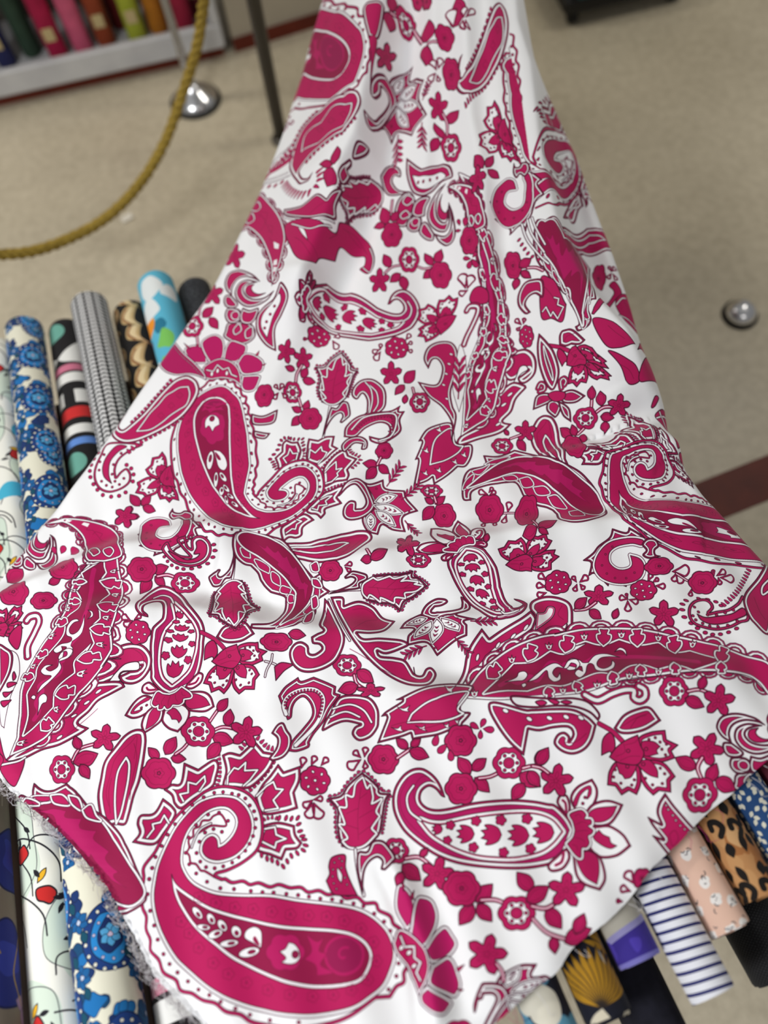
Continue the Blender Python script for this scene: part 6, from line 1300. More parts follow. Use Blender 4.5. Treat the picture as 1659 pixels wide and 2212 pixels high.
('wl','1108,1217 1171,1196 1238,1216',3,1,0),
('wl','1098,1294 1157,1334 1221,1374',3,1,0),
('wl','1093,1312 1178,1373 1229,1406',2,1,0),
('dots','1137,1369 1165,1394 1195,1407 1105,1336',8.95,'M',1.2),
('m_loop','1226,1003 1235,966 1259,1038'),
('m_loop','1228,1013 1257,1052 1217,1047'),
('m_loop','1226,1011 1214,1045 1197,998'),
('teeth','1251,1235 1224,1251 1180,1235 1134,1228',7,33.7,-1,0.62),
('out','1423,1593 1419,1569 1436,1535 1469,1501 1472,1513 1454,1540 1461,1556 1438,1596',1.6,2,'M'),
('teeth','1216,1421 1239,1495 1277,1562 1315,1587 1340,1566 1339,1516',14,29.42,1,0.62),
('band','369,3614* 379,3599 410,3610 418,3620',[(-3.2,None,'R'),(-2.2,0.6,'W'),(0.6,1.6,'R'),(1.6,None,'M')],1),
('band','452,3599* 488,3603 512,3630 466,3620',[(-3.2,None,'R'),(-2.2,0.6,'W'),(0.6,1.6,'R'),(1.6,None,'M')],1),
('band','507,3606* 533,3616 546,3647 519,3628',[(-3.2,None,'R'),(-2.2,0.6,'W'),(0.6,1.6,'R'),(1.6,None,'M')],1),
('band','549,3647* 568,3636 584,3665 599,3680 564,3668',[(-3.2,None,'R'),(-2.2,0.6,'W'),(0.6,1.6,'R'),(1.6,None,'M')],1),
('wl','473,3686 455,3700',3,1,0),
('wl','497,3710 478,3723',3,1,0),
('wl','523,3737 507,3752',3,1,0),
('wl','546,3764 530,3779',3,1,0),
('wl','568,3792 554,3805',3,1,0),
('wl','594,3827 581,3838',3,1,0),
('wl','623,3857 612,3871',3,1,0),
('wl','445,3657 430,3668',3,1,0),
('band','1200,3003* 1219,2999 1224,3029 1205,3024',[(-3.2,None,'R'),(-2.2,0.6,'W'),(0.6,1.6,'R'),(1.6,None,'M')],1),
('band','1202,3051* 1219,3058 1229,3085 1205,3073',[(-3.2,None,'R'),(-2.2,0.6,'W'),(0.6,1.6,'R'),(1.6,None,'M')],1),
('band','1196,3113* 1211,3109 1213,3137 1198,3145',[(-3.2,None,'R'),(-2.2,0.6,'W'),(0.6,1.6,'R'),(1.6,None,'M')],1),
('band','1181,3173* 1198,3158 1196,3199 1177,3205',[(-3.2,None,'R'),(-2.2,0.6,'W'),(0.6,1.6,'R'),(1.6,None,'M')],1),
('m_sprig','1463,2760 1514,2697 1508,2809'),
('m_sprig','1506,2818 1566,2773 1537,2871'),
('m_sprig','1507,2891 1540,2944 1473,2917'),
('m_sprig','1520,3313 1459,3335 1505,3261'),
('m_sprig','1605,3300 1636,3347 1569,3325'),
('m_sprig','1656,3257 1720,3264 1647,3310'),
('m_sprig','1684,4137 1720,4169 1652,4165'),
('line','1301,1703 1346,1682 1376,1684',1.0,'L',1),
('line','1236,1774 1261,1813 1287,1875',1.0,'L',1),
('line','1263,1787 1300,1844 1314,1875',1.0,'L',1),
('line','1415,1734 1462,1739 1491,1815',1.0,'L',1),
('line','1429,1733 1450,1752 1473,1777',1.0,'L',1),
('line','1361,1794 1392,1763',1.0,'L',1),
('line','1092,1500 1116,1568 1091,1606',1.0,'L',1),
('line','2098,2012 2117,2082 2127,2157 2136,2240',1.0,'L',1),
('line','2229,2368 2248,2399 2270,2423',1.0,'L',1),
('line','2246,2495 2275,2514 2288,2538',1.0,'L',1),
('line','2066,2152 2085,2197 2096,2245',1.0,'L',1),
('line','2385,2129 2400,2174 2409,2212',1.0,'L',1),
('line','621,3573 615,3609 624,3663',1.0,'L',1),
('line','676,3486 687,3525 681,3580 678,3634',1.0,'L',1),
('line','625,3207 656,3208 686,3233 689,3261',1.0,'L',1),
('line','560,3373 520,3404 479,3440',1.0,'L',1),
('line','1141,2945 1180,2945 1248,2946 1336,2920 1377,2924',1.0,'L',1),
('line','1326,2955 1292,2998 1224,2984',1.0,'L',1),
('line','1304,3302 1330,3321 1359,3344',1.0,'L',1),
('line','2016,3607 2038,3585 2063,3580',1.0,'L',1),
('line','1778,3544 1825,3550 1878,3561',1.0,'L',1),
('line','1844,3623 1868,3626 1901,3608',1.0,'L',1),
('line','2046,3867 2049,3893 2066,3879 2061,3859 2046,3867',1.0,'L',1),
('line','1397,3526 1443,3522 1502,3527',1.0,'L',1),
('line','1426,3542 1478,3545 1538,3539',1.0,'L',1),
('line','2454,2997 2504,3014 2548,3039',1.0,'L',1),
('line','1925,3240 1908,3264 1919,3283',1.0,'L',1),
('line','2467,3283 2464,3328 2470,3354',1.0,'L',1),
('m_rose','2542,3346 2594,3348 2522,3392'),
('m_star','2564,3439 2611,3450 2535,3484'),
('m_daisy','2479,3534 2530,3536 2461,3575'),
('m_rose','2404,3636 2437,3654 2371,3673'),
('m_star','2517,3574 2545,3595 2480,3604'),
('m_drose','2653,3345 2694,3346 2628,3384'),
('m_daisy','1113,4218 1154,4222 1111,4251'),
('m_rose','1202,4272 1245,4275 1200,4304'),
('m_star','1297,4245 1339,4259 1282,4278'),
('m_rose','1380,4230 1421,4232 1377,4262'),
('m_star','1160,4329 1199,4333 1158,4359'),
('m_daisy','1259,4330 1299,4331 1256,4361'),
('m_drose','1206,4378 1235,4382 1205,4400'),
('m_star','1027,4209 1066,4218 1021,4239'),
('m_daisy','1474,4221 1513,4225 1469,4251'),
('m_rose','157,3164 206,3172 165,3209'),
('m_star','187,3284 234,3290 196,3326'),
('m_daisy','187,3380 224,3384 195,3418'),
('m_rose','258,3480 299,3485 265,3513'),
('m_star','120,3248 153,3252 127,3283'),
('m_leaf','2579,3391 2502,3434 2557,3339'),
('m_leaf','2492,3495 2475,3455 2547,3468'),
('m_leaf','2487,3560 2559,3512 2521,3596'),
('m_leaf','2431,3597 2462,3619 2401,3631'),
('m_leaf','1154,4230 1195,4223 1166,4260'),
('m_leaf','1132,4248 1121,4280 1094,4239'),
('m_leaf','1244,4259 1262,4291 1206,4271'),
('m_leaf','1337,4250 1344,4283 1300,4253'),
('m_leaf','1199,4322 1222,4351 1168,4335'),
('m_leaf','158,3209 112,3175 177,3172'),
('m_leaf','190,3333 233,3331 204,3371'),
]
# ================================================================== the setting
def floor_mat():
    m=mat('floor_vinyl',(172,162,142),rough=.42,spec=.45); nt=m.node_tree; b=nt.nodes['Principled BSDF']
    tc=nt.nodes.new('ShaderNodeTexCoord')
    n1=nt.nodes.new('ShaderNodeTexNoise'); n1.inputs['Scale'].default_value=2.3; n1.inputs['Detail'].default_value=6
    n2=nt.nodes.new('ShaderNodeTexNoise'); n2.inputs['Scale'].default_value=38; n2.inputs['Detail'].default_value=4
    r1=nt.nodes.new('ShaderNodeValToRGB'); r1.color_ramp.elements[0].color=lin((178,167,143)); r1.color_ramp.elements[1].color=lin((206,195,170)); r1.color_ramp.elements[0].position=.3; r1.color_ramp.elements[1].position=.7
    r2=nt.nodes.new('ShaderNodeValToRGB'); r2.color_ramp.elements[0].color=lin((172,162,140)); r2.color_ramp.elements[1].color=lin((208,198,175)); r2.color_ramp.elements[0].position=.35; r2.color_ramp.elements[1].position=.65
    mx=nt.nodes.new('ShaderNodeMix'); mx.data_type='RGBA'; mx.inputs['Factor'].default_value=.4
    for n in (n1,n2): nt.links.new(tc.outputs['Object'],n.inputs['Vector'])
    nt.links.new(n1.outputs['Fac'],r1.inputs['Fac']); nt.links.new(n2.outputs['Fac'],r2.inputs['Fac'])
    nt.links.new(r1.outputs['Color'],mx.inputs[6]); nt.links.new(r2.outputs['Color'],mx.inputs[7]); nt.links.new(mx.outputs[2],b.inputs['Base Color'])
    rr=nt.nodes.new('ShaderNodeMapRange'); rr.inputs['To Min'].default_value=.3; rr.inputs['To Max'].default_value=.5; nt.links.new(n1.outputs['Fac'],rr.inputs['Value']); nt.links.new(rr.outputs[0],b.inputs['Roughness'])
    return m
tag(mesh('floor',*box_vf(-4,4,-2.5,5.5,-.05,0),floor_mat()),'mottled beige vinyl shop floor','floor',kind='structure')
M_red=mat('maroon_trim',(104,38,22),rough=.5,rgb2=(88,30,18),scale=14)
def strip(name,A,B,w,z0,z1,m,label,cat):
    A,B=np.array(A),np.array(B); u=(B-A)/np.linalg.norm(B-A); n=np.array([-u[1],u[0]])
    V=[(*(P+n*s),z) for z in (z0,z1) for P,s in ((A,0),(B,0),(B,w),(A,w))]
    return tag(mesh(name,V,[(3,2,1,0),(4,5,6,7),(0,1,5,4),(1,2,6,5),(2,3,7,6),(3,0,4,7)],m),label,cat,kind='structure')
strip('trim_1',(-1.6,-.02),(3.0,1.26),.115,.0,.003,M_red,'maroon border stripe laid across the beige floor','floor stripe')
M_wall=mat('painted_wall',(176,166,146),rough=.8,rgb2=(168,158,140),scale=6)
WA,WB=np.array((-.345,2.668)),np.array((1.9,3.31))
strip('wall_back',WA,WB,.08,.0,1.25,M_wall,'pale beige low wall behind the display shelf','wall')
strip('baseboard_back',WA+(.003,-.012),WB+(.003,-.012),.012,.0,.045,M_red,'dark red baseboard along the beige wall','baseboard')

# ================================================================== rolls of fabric on a sloping table
AX=Vector((-.25,.947,-.2015)).normalized(); UP=Vector((-.051,.195,.979)); UP=(UP-AX*UP.dot(AX)).normalized(); SD=UP.cross(AX)
ORG=Vector((-.528,-.034,.714))
def roll_frame(cross,along,off):
    p=ORG-SD*cross+AX*along+UP*off
    return Matrix(((AX.x,SD.x,UP.x,p.x),(AX.y,SD.y,UP.y,p.y),(AX.z,SD.z,UP.z,p.z),(0,0,0,1)))
BOARD=-.0395; BOARD_L=-.077          # the left half of the table top lies lower
def roll_vf(R,L,flat=1.,turns=4,seed=0,a0=1.0):
    """a sheet wound up: spiral section swept along x, UV in metres"""
    g=np.random.default_rng(seed); n=int(turns*34); t=np.linspace(0,turns*2*np.pi,n+1)
    rad=R*(1-.42*t/t[-1]); rad=rad*(1+.012*np.sin(3*t+g.uniform(0,6))+.008*np.sin(5*t+g.uniform(0,6)))
    arc=np.r_[0,np.cumsum(np.hypot(np.diff(rad*np.cos(t)),np.diff(rad*np.sin(t))))]
    xs=np.r_[0,.004,.02,np.linspace(.06,L-.06,13),L-.02,L-.004,L]; V=[];UV=[];F=[]
    ph=g.uniform(0,6,3); tel=g.uniform(-.004,.004,int(turns)+2)
    for k,x in enumerate(xs):
        e=np.interp(t,np.arange(len(tel))*2*np.pi,tel)*(1 if k<3 else (-1 if k>len(xs)-4 else 0))
        w=1+.018*np.sin(x*9+ph[0]+2*t)+.012*np.sin(x*23+ph[1]-t)
        rr=rad*w*(.965 if k in (0,len(xs)-1) else 1)
        V+=[(x+e[i],rr[i]*np.cos(a0+t[i]),rr[i]*flat*np.sin(a0+t[i])) for i in range(n+1)]; UV+=[(x,arc[i]) for i in range(n+1)]
    m=n+1
    for k in range(len(xs)-1): F+=[(k*m+i,k*m+i+1,k*m+m+i+1,k*m+m+i) for i in range(n)]
    return V,F,UV
M_card=mat('grey_cardboard',(150,132,108),rough=.9,rgb2=(132,114,92),scale=60)
def fabric_roll(cross,R,lo,hi,m,label,off=None,flat=1.,seed=0,a0=1.0,core=True):
    L=hi-lo; root=empty('fabric_roll',mat=roll_frame(cross,lo,(BOARD+R*flat*1.03) if off is None else off))
    V,F,UV=roll_vf(R,L,flat,seed=seed,a0=a0); mesh('wound_fabric',V,F,m,root,True,UV)
    if core:
        cv,cf=lathe([(R*.40,.012),(R*.50,.012),(R*.50,L-.012),(R*.40,L-.012),(R*.40,.012)],18)
        mesh('cardboard_core',[(z,x,y*flat) for x,y,z in cv],cf,M_card,root,True)
    return tag(root,label,'fabric roll','rolls of printed fabric on the table')
# ---- the prints of the rolls, drawn on small canvases (x along the roll, y around it)
def cnv(bgc,w=600,h=380): return Canvas(w,h,bgc)
def ct(cv,s=1.): return Ctx(cv,lambda p:p,s)
def shp(cv,pts,c,o=None,w=2,closed=True):
    P=smooth(pts,closed); 
    if closed: cv.bands(P,[(0,None,c)]+([(-w/2,w/2,o)] if o else []))
    else: cv.stroke(P,w,c)
def blob(cv,x,y,r,c,o=None,w=2,n=8,j=.25,sq=1.,g=RNG):
    shp(cv,[(x+r*g.uniform(1-j,1+j)*math.cos(a),y+sq*r*g.uniform(1-j,1+j)*math.sin(a)) for a in np.arange(n)*2*math.pi/n],c,o,w)
def petal(cv,x,y,l,w,a,c,o=None,lw=2):
    u=np.array((math.cos(a),math.sin(a))); n=np.array((-u[1],u[0])); p=np.array((x,y))
    q=[(*p,1),tuple(p+u*l*.4+n*w),tuple(p+u*l*.75+n*w*.8),(*(p+u*l),1),tuple(p+u*l*.75-n*w*.8),tuple(p+u*l*.4-n*w)]; shp(cv,q,c,o,lw)
def flower(cv,x,y,r,n,c,o,cc,a0=0.):
    for k in range(n): petal(cv,x,y,r,r*.36,a0+k*2*math.pi/n,c,o,1.6)
    blob(cv,x,y,r*.24,cc,o,1.4)
def p_embroid():
    cv=cnv((118,106,92))
    for _ in range(26): x,y=RNG.uniform(0,600),RNG.uniform(0,380); shp(cv,[(x,y),(x+RNG.uniform(20,60),y+RNG.uniform(-30,30)),(x+RNG.uniform(60,120),y+RNG.uniform(-30,30))],(150,138,122),w=3,closed=False)
    for x,y,r in ((90,80,70),(300,250,85),(480,110,75),(560,320,60),(160,330,60)): blob(cv,x,y,r,(32,40,112),(20,24,70),4,9,.22); blob(cv,x+8,y-6,r*.5,(44,54,140),None,2,9,.3)
    for x,y in ((200,150),(400,60),(380,340),(30,250),(540,210)): flower(cv,x,y,40,5,(150,118,150),(104,84,104),(120,60,120))
    for _ in range(7): x,y=RNG.uniform(0,600),RNG.uniform(0,380); shp(cv,[(x,y),(x+60,y+20),(x+130,y-10)],(168,134,60),w=3,closed=False)
    return cv
def p_cream():
    cv=cnv((236,236,226),900,380); K=(28,26,34)
    for x,y,r in ((120,90,90),(330,250,110),(520,110,95),(720,270,110),(850,80,80),(40,320,70)): blob(cv,x,y,r,(208,222,206),None,2,9,.2,.8); blob(cv,x+4,y+3,r*1.02,(208,222,206),(60,60,66),1.6,9,.2,.8)
    for _ in range(26):
        x,y=RNG.uniform(0,900),RNG.uniform(0,380); a=RNG.uniform(-.5,.5); shp(cv,[(x+i*45*math.cos(a+.3*i),y+i*30*math.sin(a+.5*i)) for i in range(5)],K,w=3.4,closed=False)
    for x,y in ((100,80),(180,150),(350,230),(400,300),(540,90),(610,180),(720,240),(790,320),(860,70),(250,40),(470,340)):
        blob(cv,x,y,25,(196,38,36),K,3.4,7,.35); petal(cv,x+30,y+18,34,7,RNG.uniform(0,6),(232,178,40),K,2)
        for k in range(4): petal(cv,x+RNG.uniform(-50,50),y+RNG.uniform(-40,40),26,5,RNG.uniform(0,6),K)
    blob(cv,640,340,50,(70,176,206),None); blob(cv,20,180,46,(70,176,206),None); blob(cv,300,120,34,(70,176,206),None)
    return cv
def p_blue():
    cv=cnv((228,226,206),900,380); N=(12,24,56)
    for k in range(120): blob(cv,RNG.uniform(0,900),RNG.uniform(0,380),RNG.uniform(14,34),[(16,70,110),(24,110,176),(20,50,104)][k%3],N,2,8,.3)
    for x,y,r in ((70,80,84),(200,290,92),(350,90,96),(500,290,98),(660,90,96),(800,280,96),(880,60,70)):
        blob(cv,x,y,r,(22,58,122),N,3,10,.12,.85); blob(cv,x,y,r*.78,(38,134,204),N,2.4,10,.1,.75); blob(cv,x+8,y,r*.5,(18,44,100),N,2,9,.15,.75); flower(cv,x+8,y,r*.36,6,(86,170,220),N,(214,196,220))
        for k in range(16): a=k*math.pi/8; blob(cv,x+r*.9*math.cos(a),y+r*.78*math.sin(a),6,(228,226,206),N,1.4,6,.1)
        for k in range(10): a=k*math.pi/5; blob(cv,x+r*.62*math.cos(a),y+r*.52*math.sin(a),5,(200,190,216),N,1.2,6,.1)
    for x,y in ((130,170),(280,190),(430,180),(580,190),(730,180),(20,200),(270,20),(440,370),(120,370),(600,360),(740,370),(560,20)):
        flower(cv,x,y,34,6,(20,92,150),N,(190,200,220)); petal(cv,x+26,y+12,44,13,.4,(10,74,96),N); petal(cv,x-26,y-8,40,12,3.4,(10,74,96),N)
    return cv
def p_geo():
    cv=cnv((24,22,24),2520,380); W=(232,232,228)
    def bar(x0,x1,y0,y1,c): shp(cv,[(x0,y0,1),(x1,y0,1),(x1,y1,1),(x0,y1,1)],c)
    for d in (0,630,1260,1890):
        bar(d+600,d+630,0,380,(98,142,214))
        for y in (60,190,320): blob(cv,d+530,y,44,(108,170,154),None,2,16,0)
        for y in (0,190): shp(cv,[(d+480,y+95,1),(d+390,y,1),(d+365,y+30),(d+360,y+95),(d+365,y+160),(d+390,y+190,1)],W)
        bar(d+318,d+350,0,380,(206,118,144)); bar(d+262,d+308,0,380,W); bar(d+160,d+222,0,150,W); bar(d+160,d+222,190,340,W); bar(d+90,d+140,0,380,(204,44,44)); bar(d+20,d+60,0,380,W)
    return cv
def p_knit():
    cv=cnv((18,18,20),320,384)
    for j,y in enumerate(range(8,390,16)):
        for x in range(-20,330,20): petal(cv,x,y+(-5 if j%2 else 5),23,6.0,(.62 if j%2 else -.62),(212,212,212))
    return cv
def p_tiger():
    cv=cnv((22,20,20),600,380)
    for k in range(35):
        x,y=(k%7)*88+RNG.uniform(-8,8)+(k//7%2)*40,(k//7)*78+RNG.uniform(-8,8); s=1 if (k//7)%2 else -1
        shp(cv,[(x-54,y-36*s,1),(x-20,y-4*s),(x+60,y-26*s,1),(x+26,y+24*s),(x-26,y+30*s)],(200,170,120)); shp(cv,[(x-46,y-22*s),(x-14,y+6*s),(x+38,y-8*s),(x+12,y+18*s),(x-18,y+22*s)],(226,204,160)); shp(cv,[(x-34,y+12*s),(x-4,y+27*s),(x+28,y+12*s)],(134,84,48),w=6,closed=False)
    return cv
def p_lagoon():
    cv=cnv((92,186,216),600,380)
    for k in range(26):
        x,y=RNG.uniform(0,600),RNG.uniform(0,380); c=[(230,236,236),(242,150,36),(126,200,96),(230,236,236),(36,120,150),(190,80,120)][k%6]; blob(cv,x,y,RNG.uniform(30,60),c,None,2,7,.4,.7)
    return cv
def p_crackle():
    cv=cnv((46,48,52),300,380)
    for k in range(260): blob(cv,RNG.uniform(0,300),RNG.uniform(0,380),9,(36,38,42),(96,100,104),1.4,6,.3)
    return cv
def p_navyflower():
    cv=cnv((22,26,42),600,380)
    for x,y in ((80,80),(250,290),(410,90),(560,280),(90,300),(300,130),(480,350),(180,190),(360,230),(520,170),(20,180)): flower(cv,x,y,60,5,(92,152,180),(50,90,120),(206,120,120),RNG.uniform(0,2)); blob(cv,x+74,y+40,38,(224,220,204),None,2,6,.4); blob(cv,x-60,y+66,24,(224,220,204),None,2,6,.4)
    return cv
def p_goldfan():
    cv=cnv((20,22,36),600,380)
    for x,y,a in ((90,130,0),(300,300,.3),(470,110,-.2),(90,370,.2),(250,90,.4),(420,250,0),(560,330,.2),(20,250,-.2)):
        for k in range(13): t=a-1.1+k*.18; petal(cv,x,y,120,9,t,(176,130,32),(40,32,30),2)
        for k in range(7): t=a+2.2+k*.22; petal(cv,x,y,50,4,t,(214,206,184),None)
    for k in range(40): petal(cv,RNG.uniform(0,600),RNG.uniform(0,380),34,3,RNG.uniform(-.4,.4),(206,200,184))
    return cv
def p_scarf():
    cv=cnv((182,178,166),600,380)
    for x in (0,300):
        shp(cv,[(x,0,1),(x+120,0,1),(x+60,380,1),(x,380,1)],(58,44,140)); shp(cv,[(x+120,0,1),(x+140,0,1),(x+80,380,1),(x+60,380,1)],(150,146,196)); shp(cv,[(x,0,1),(x+14,0,1),(x+14,380,1),(x,380,1)],(120,116,190))
        for k in range(8): blob(cv,x+RNG.uniform(10,70),RNG.uniform(0,380),20,(76,60,170),None,2,7,.4)
    return cv
def p_dogs():
    cv=cnv((228,190,170),600,380); K=(70,66,74)
    for k in range(34):
        x,y=(k%7)*90+RNG.uniform(-20,20),(k//7)*78+RNG.uniform(-16,16); blob(cv,x,y,19,(238,234,230),None,2,8,.25); blob(cv,x+8,y-14,9,(238,234,230))
        for q in range(3): a=RNG.uniform(0,6); px_,py_=x+RNG.uniform(-34,34),y+RNG.uniform(-30,30); shp(cv,[(px_,py_),(px_+9*math.cos(a),py_+9*math.sin(a)),(px_+14*math.cos(a+.5),py_+14*math.sin(a+.5))],K,w=3.4,closed=False)
        for q in range(2): blob(cv,x+RNG.uniform(-7,7),y+RNG.uniform(-5,5),2.2,K)
    return cv
def p_leopard():
    cv=cnv((186,136,88),600,380)
    for k in range(90): blob(cv,RNG.uniform(0,600),RNG.uniform(0,380),RNG.uniform(14,40),[(204,160,112),(164,108,62),(196,148,98)][k%3],None,2,8,.3,.6)
    for k in range(108):
        x,y=(k%12)*50+RNG.uniform(-12,12),(k//12)*43+RNG.uniform(-10,10); a=RNG.uniform(-.4,.4)
        if k%3: petal(cv,x,y,RNG.uniform(36,56),RNG.uniform(9,14),a,(24,20,18))
        else:
            shp(cv,[(x,y),(x+16,y-14),(x+34,y-6),(x+38,y+10),(x+22,y+14)],(24,20,18),w=15,closed=False)
    return cv
def p_leafdots():
    cv=cnv((38,74,124),600,380)
    for x in range(0,610,24):
        for y in range(0,390,21): petal(cv,x+RNG.uniform(-4,4)+(y//21)%2*12,y+RNG.uniform(-4,4),19,6,RNG.uniform(-1.4,1.4),(224,222,204))
    return cv
def p_lace():
    cv=cnv((20,20,22),300,300)
    for x in range(0,305,10):
        for y in range(0,305,8): blob(cv,x+(y//8)%2*5,y,2.6,(58,58,60),None,2,5,.2)
    return cv
def stripe_mat():
    m=mat('navy_stripes',(236,238,244),rough=.8); nt=m.node_tree; b=nt.nodes['Principled BSDF']
    uv=nt.nodes.new('ShaderNodeUVMap'); sp=nt.nodes.new('ShaderNodeSeparateXYZ'); a=nt.nodes.new('ShaderNodeMath'); a.operation='MULTIPLY'; a.inputs[1].default_value=1/.0116
    ad=nt.nodes.new('ShaderNodeMath'); ad.operation='MULTIPLY_ADD'; ad.inputs[1].default_value=.10; f=nt.nodes.new('ShaderNodeMath'); f.operation='FRACT'; r=nt.nodes.new('ShaderNodeValToRGB')
    e=r.color_ramp.elements; e[0].position=.0; e[0].color=lin((236,238,246)); e[1].position=.30; e[1].color=lin((34,38,104)); x=e.new(.27); x.color=lin((236,238,246)); x=e.new(.60); x.color=lin((34,38,104)); x=e.new(.63); x.color=lin((236,238,246))
    nt.links.new(uv.outputs['UV'],sp.inputs[0]); nt.links.new(sp.outputs['Y'],ad.inputs[0]); nt.links.new(sp.outputs['X'],ad.inputs[2]); nt.links.new(ad.outputs[0],a.inputs[0]); nt.links.new(a.outputs[0],f.inputs[0]); nt.links.new(f.outputs[0],r.inputs['Fac']); nt.links.new(r.outputs['Color'],b.inputs['Base Color'])
    return m
def pm(name,cv,ppm): return print_mat(name,cv,.78,ppm/cv.w,ppm/cv.h)
LO,HI=-.37,1.225
ROLLS=[ # cross, radius, lo, hi, material, label
 (-.170,.042,-.36,1.23,mat('plum_cotton',(96,70,92),rough=.85,rgb2=(120,96,112),scale=40),'plum mottled fabric roll at the far left end of the row'),
 (-.090,.043,-.38,1.22,pm('embroidered_print',p_embroid(),1500),'taupe fabric roll embroidered with navy blossoms and lilac flowers'),
 (-.010,.043,-.37,1.24,pm('cream_floral_print',p_cream(),1600),'cream and mint fabric roll with red poppies and black line drawing'),
 (.0695,.043,-.37,1.235,pm('blue_paisley_print',p_blue(),2300),'blue paisley fabric roll on an ivory ground'),
 (.147,.042,-.37,1.232,print_mat('geometric_print',p_geo(),.78,1550/2520,1550/380),'black fabric roll with white, pink, teal and red geometric shapes'),
 (.2245,.043,-.365,1.245,pm('knit_print',p_knit(),1600),'black and white knit-look fabric roll'),
 (.303,.042,-.37,1.226,pm('tiger_print',p_tiger(),1200),'black and tan tiger print fabric roll'),
 (.382,.043,-.37,1.240,pm('lagoon_print',p_lagoon(),1500),'light blue fabric roll with orange, green and white patches'),
 (.460,.042,-.375,1.228,pm('crackle_print',p_crackle(),1300),'charcoal fabric roll with a fine pale crackle pattern'),
 (.588,.032,-.40,1.22,pm('navy_flower_print',p_navyflower(),1700),'navy fabric roll with pale blue and cream flowers at the front'),
 (.657,.031,-.385,1.22,pm('gold_fan_print',p_goldfan(),1700),'midnight blue fabric roll with golden fan leaves'),
 (.7215,.030,-.345,1.22,pm('scarf_print',p_scarf(),2600),'violet and stone grey fabric roll beside the striped roll'),
 (.785,.031,-.405,1.22,stripe_mat(),'white fabric roll with narrow navy stripes'),
 (.845,.029,-.352,1.22,pm('dog_print',p_dogs(),2900),'pale pink fabric roll with white puppies and dark dashes'),
 (.9035,.029,-.333,1.22,pm('leopard_print',p_leopard(),2000),'leopard print fabric roll'),
 (.961,.028,-.34,1.22,pm('leaf_dot_print',p_leafdots(),2100),'blue fabric roll scattered with cream leaves'),
 (1.016,.027,-.35,1.22,mat('wine_cotton',(98,34,48),rough=.85,rgb2=(82,26,40),scale=50),'wine red fabric roll at the right end of the row')]
for i,(c,R,lo,hi,m,lab) in enumerate(ROLLS): fabric_roll(c,R,lo,hi,m,lab,off=None if i>8 else BOARD_L+R*1.03+(.0395 if i%2 else 0),seed=i+3,a0=-1.9+.35*(i%4))
fabric_roll(.905,.042,-.425,.9,pm('black_lace',p_lace(),2400),'black knitted mesh roll lying below the leopard roll',off=-.1131,seed=40,a0=-2.)
fabric_roll(.72,.042,-.43,.9,mat('ink_cotton',(24,24,34),rough=.9,rgb2=(34,34,46),scale=60),'plain ink black roll lying below the violet and striped rolls',off=-.1131,seed=41,a0=-2.)
# ---- the sloping table that carries them
M_wood=mat('dark_wood',(74,54,40),rough=.6,rgb2=(58,42,32),scale=18)
tb=empty('display_table',mat=roll_frame(.42,.40,BOARD))
def tpart(name,x0,x1,c0,c1,z0,z1): V,F=box_vf(x0,x1,-(c1-.42),-(c0-.42),z0,z1,.004); return mesh(name,V,F,M_wood,tb)
tpart('tabletop',-.69,.66,-.24,.54,BOARD_L-BOARD-.022,BOARD_L-BOARD-.0005)
tpart('tabletop',-.69,.66,.541,1.04,-.022,-.0005)
tpart('lower_shelf',-.60,.60,.55,1.0,-.137,-.1175)
for lx in (-.60,.60):
    for cc in (-.15,.99):
        p=tb.matrix_world@Vector((lx,-(cc-.42),-.03+(BOARD_L-BOARD if cc<.5 else 0))); V,F=box_vf(p.x-.022,p.x+.022,p.y-.022,p.y+.022,0.0,p.z+.015,.003)
        o=mesh('leg',V,F,M_wood); o.parent=tb; o.matrix_parent_inverse=tb.matrix_world.inverted()
tag(tb,'dark wooden sloping table under the fabric rolls','table')

# ================================================================== the paisley cloth
PPM=1900.; X0,X1,Y0,Y1=-.76,.68,-.36,2.0
canvas=Canvas(int((X1-X0)*PPM),int((Y1-Y0)*PPM)); paint_print(canvas,1.62)
M_cloth=print_mat('paisley_cloth_print',canvas,.72,1,1,'EXTEND',.12); del canvas
def resample(E,n):
    E=np.array(E); d=np.r_[0,np.cumsum(np.hypot(*np.diff(E,axis=0).T))]; return E,d
NR,NC=520,330
EL,dl=resample(EDGE_L,0); ER,dr=resample(EDGE_R,0)
tt=np.linspace(0,1,NR)
Lx,Ly=(_spl(tt*dl[-1],dl,EL[:,k]) for k in (0,1)); Rx,Ry=(_spl(tt*dr[-1],dr,ER[:,k]) for k in (0,1))
# the cut edges are not ruler straight
jit=lambda a:a*np.interp(tt*900,np.arange(901),RNG.normal(0,1,901))
low=np.clip((tt-.62)/.03,0,1); Lx=Lx+jit(.0014)*low; Rx=Rx+jit(.0005)*low
ss=np.linspace(0,1,NC)[None]
GX=Lx[:,None]*(1-ss)+Rx[:,None]*ss; GY=Ly[:,None]*(1-ss)+Ry[:,None]*ss
GZ=cloth_z(GX,GY)
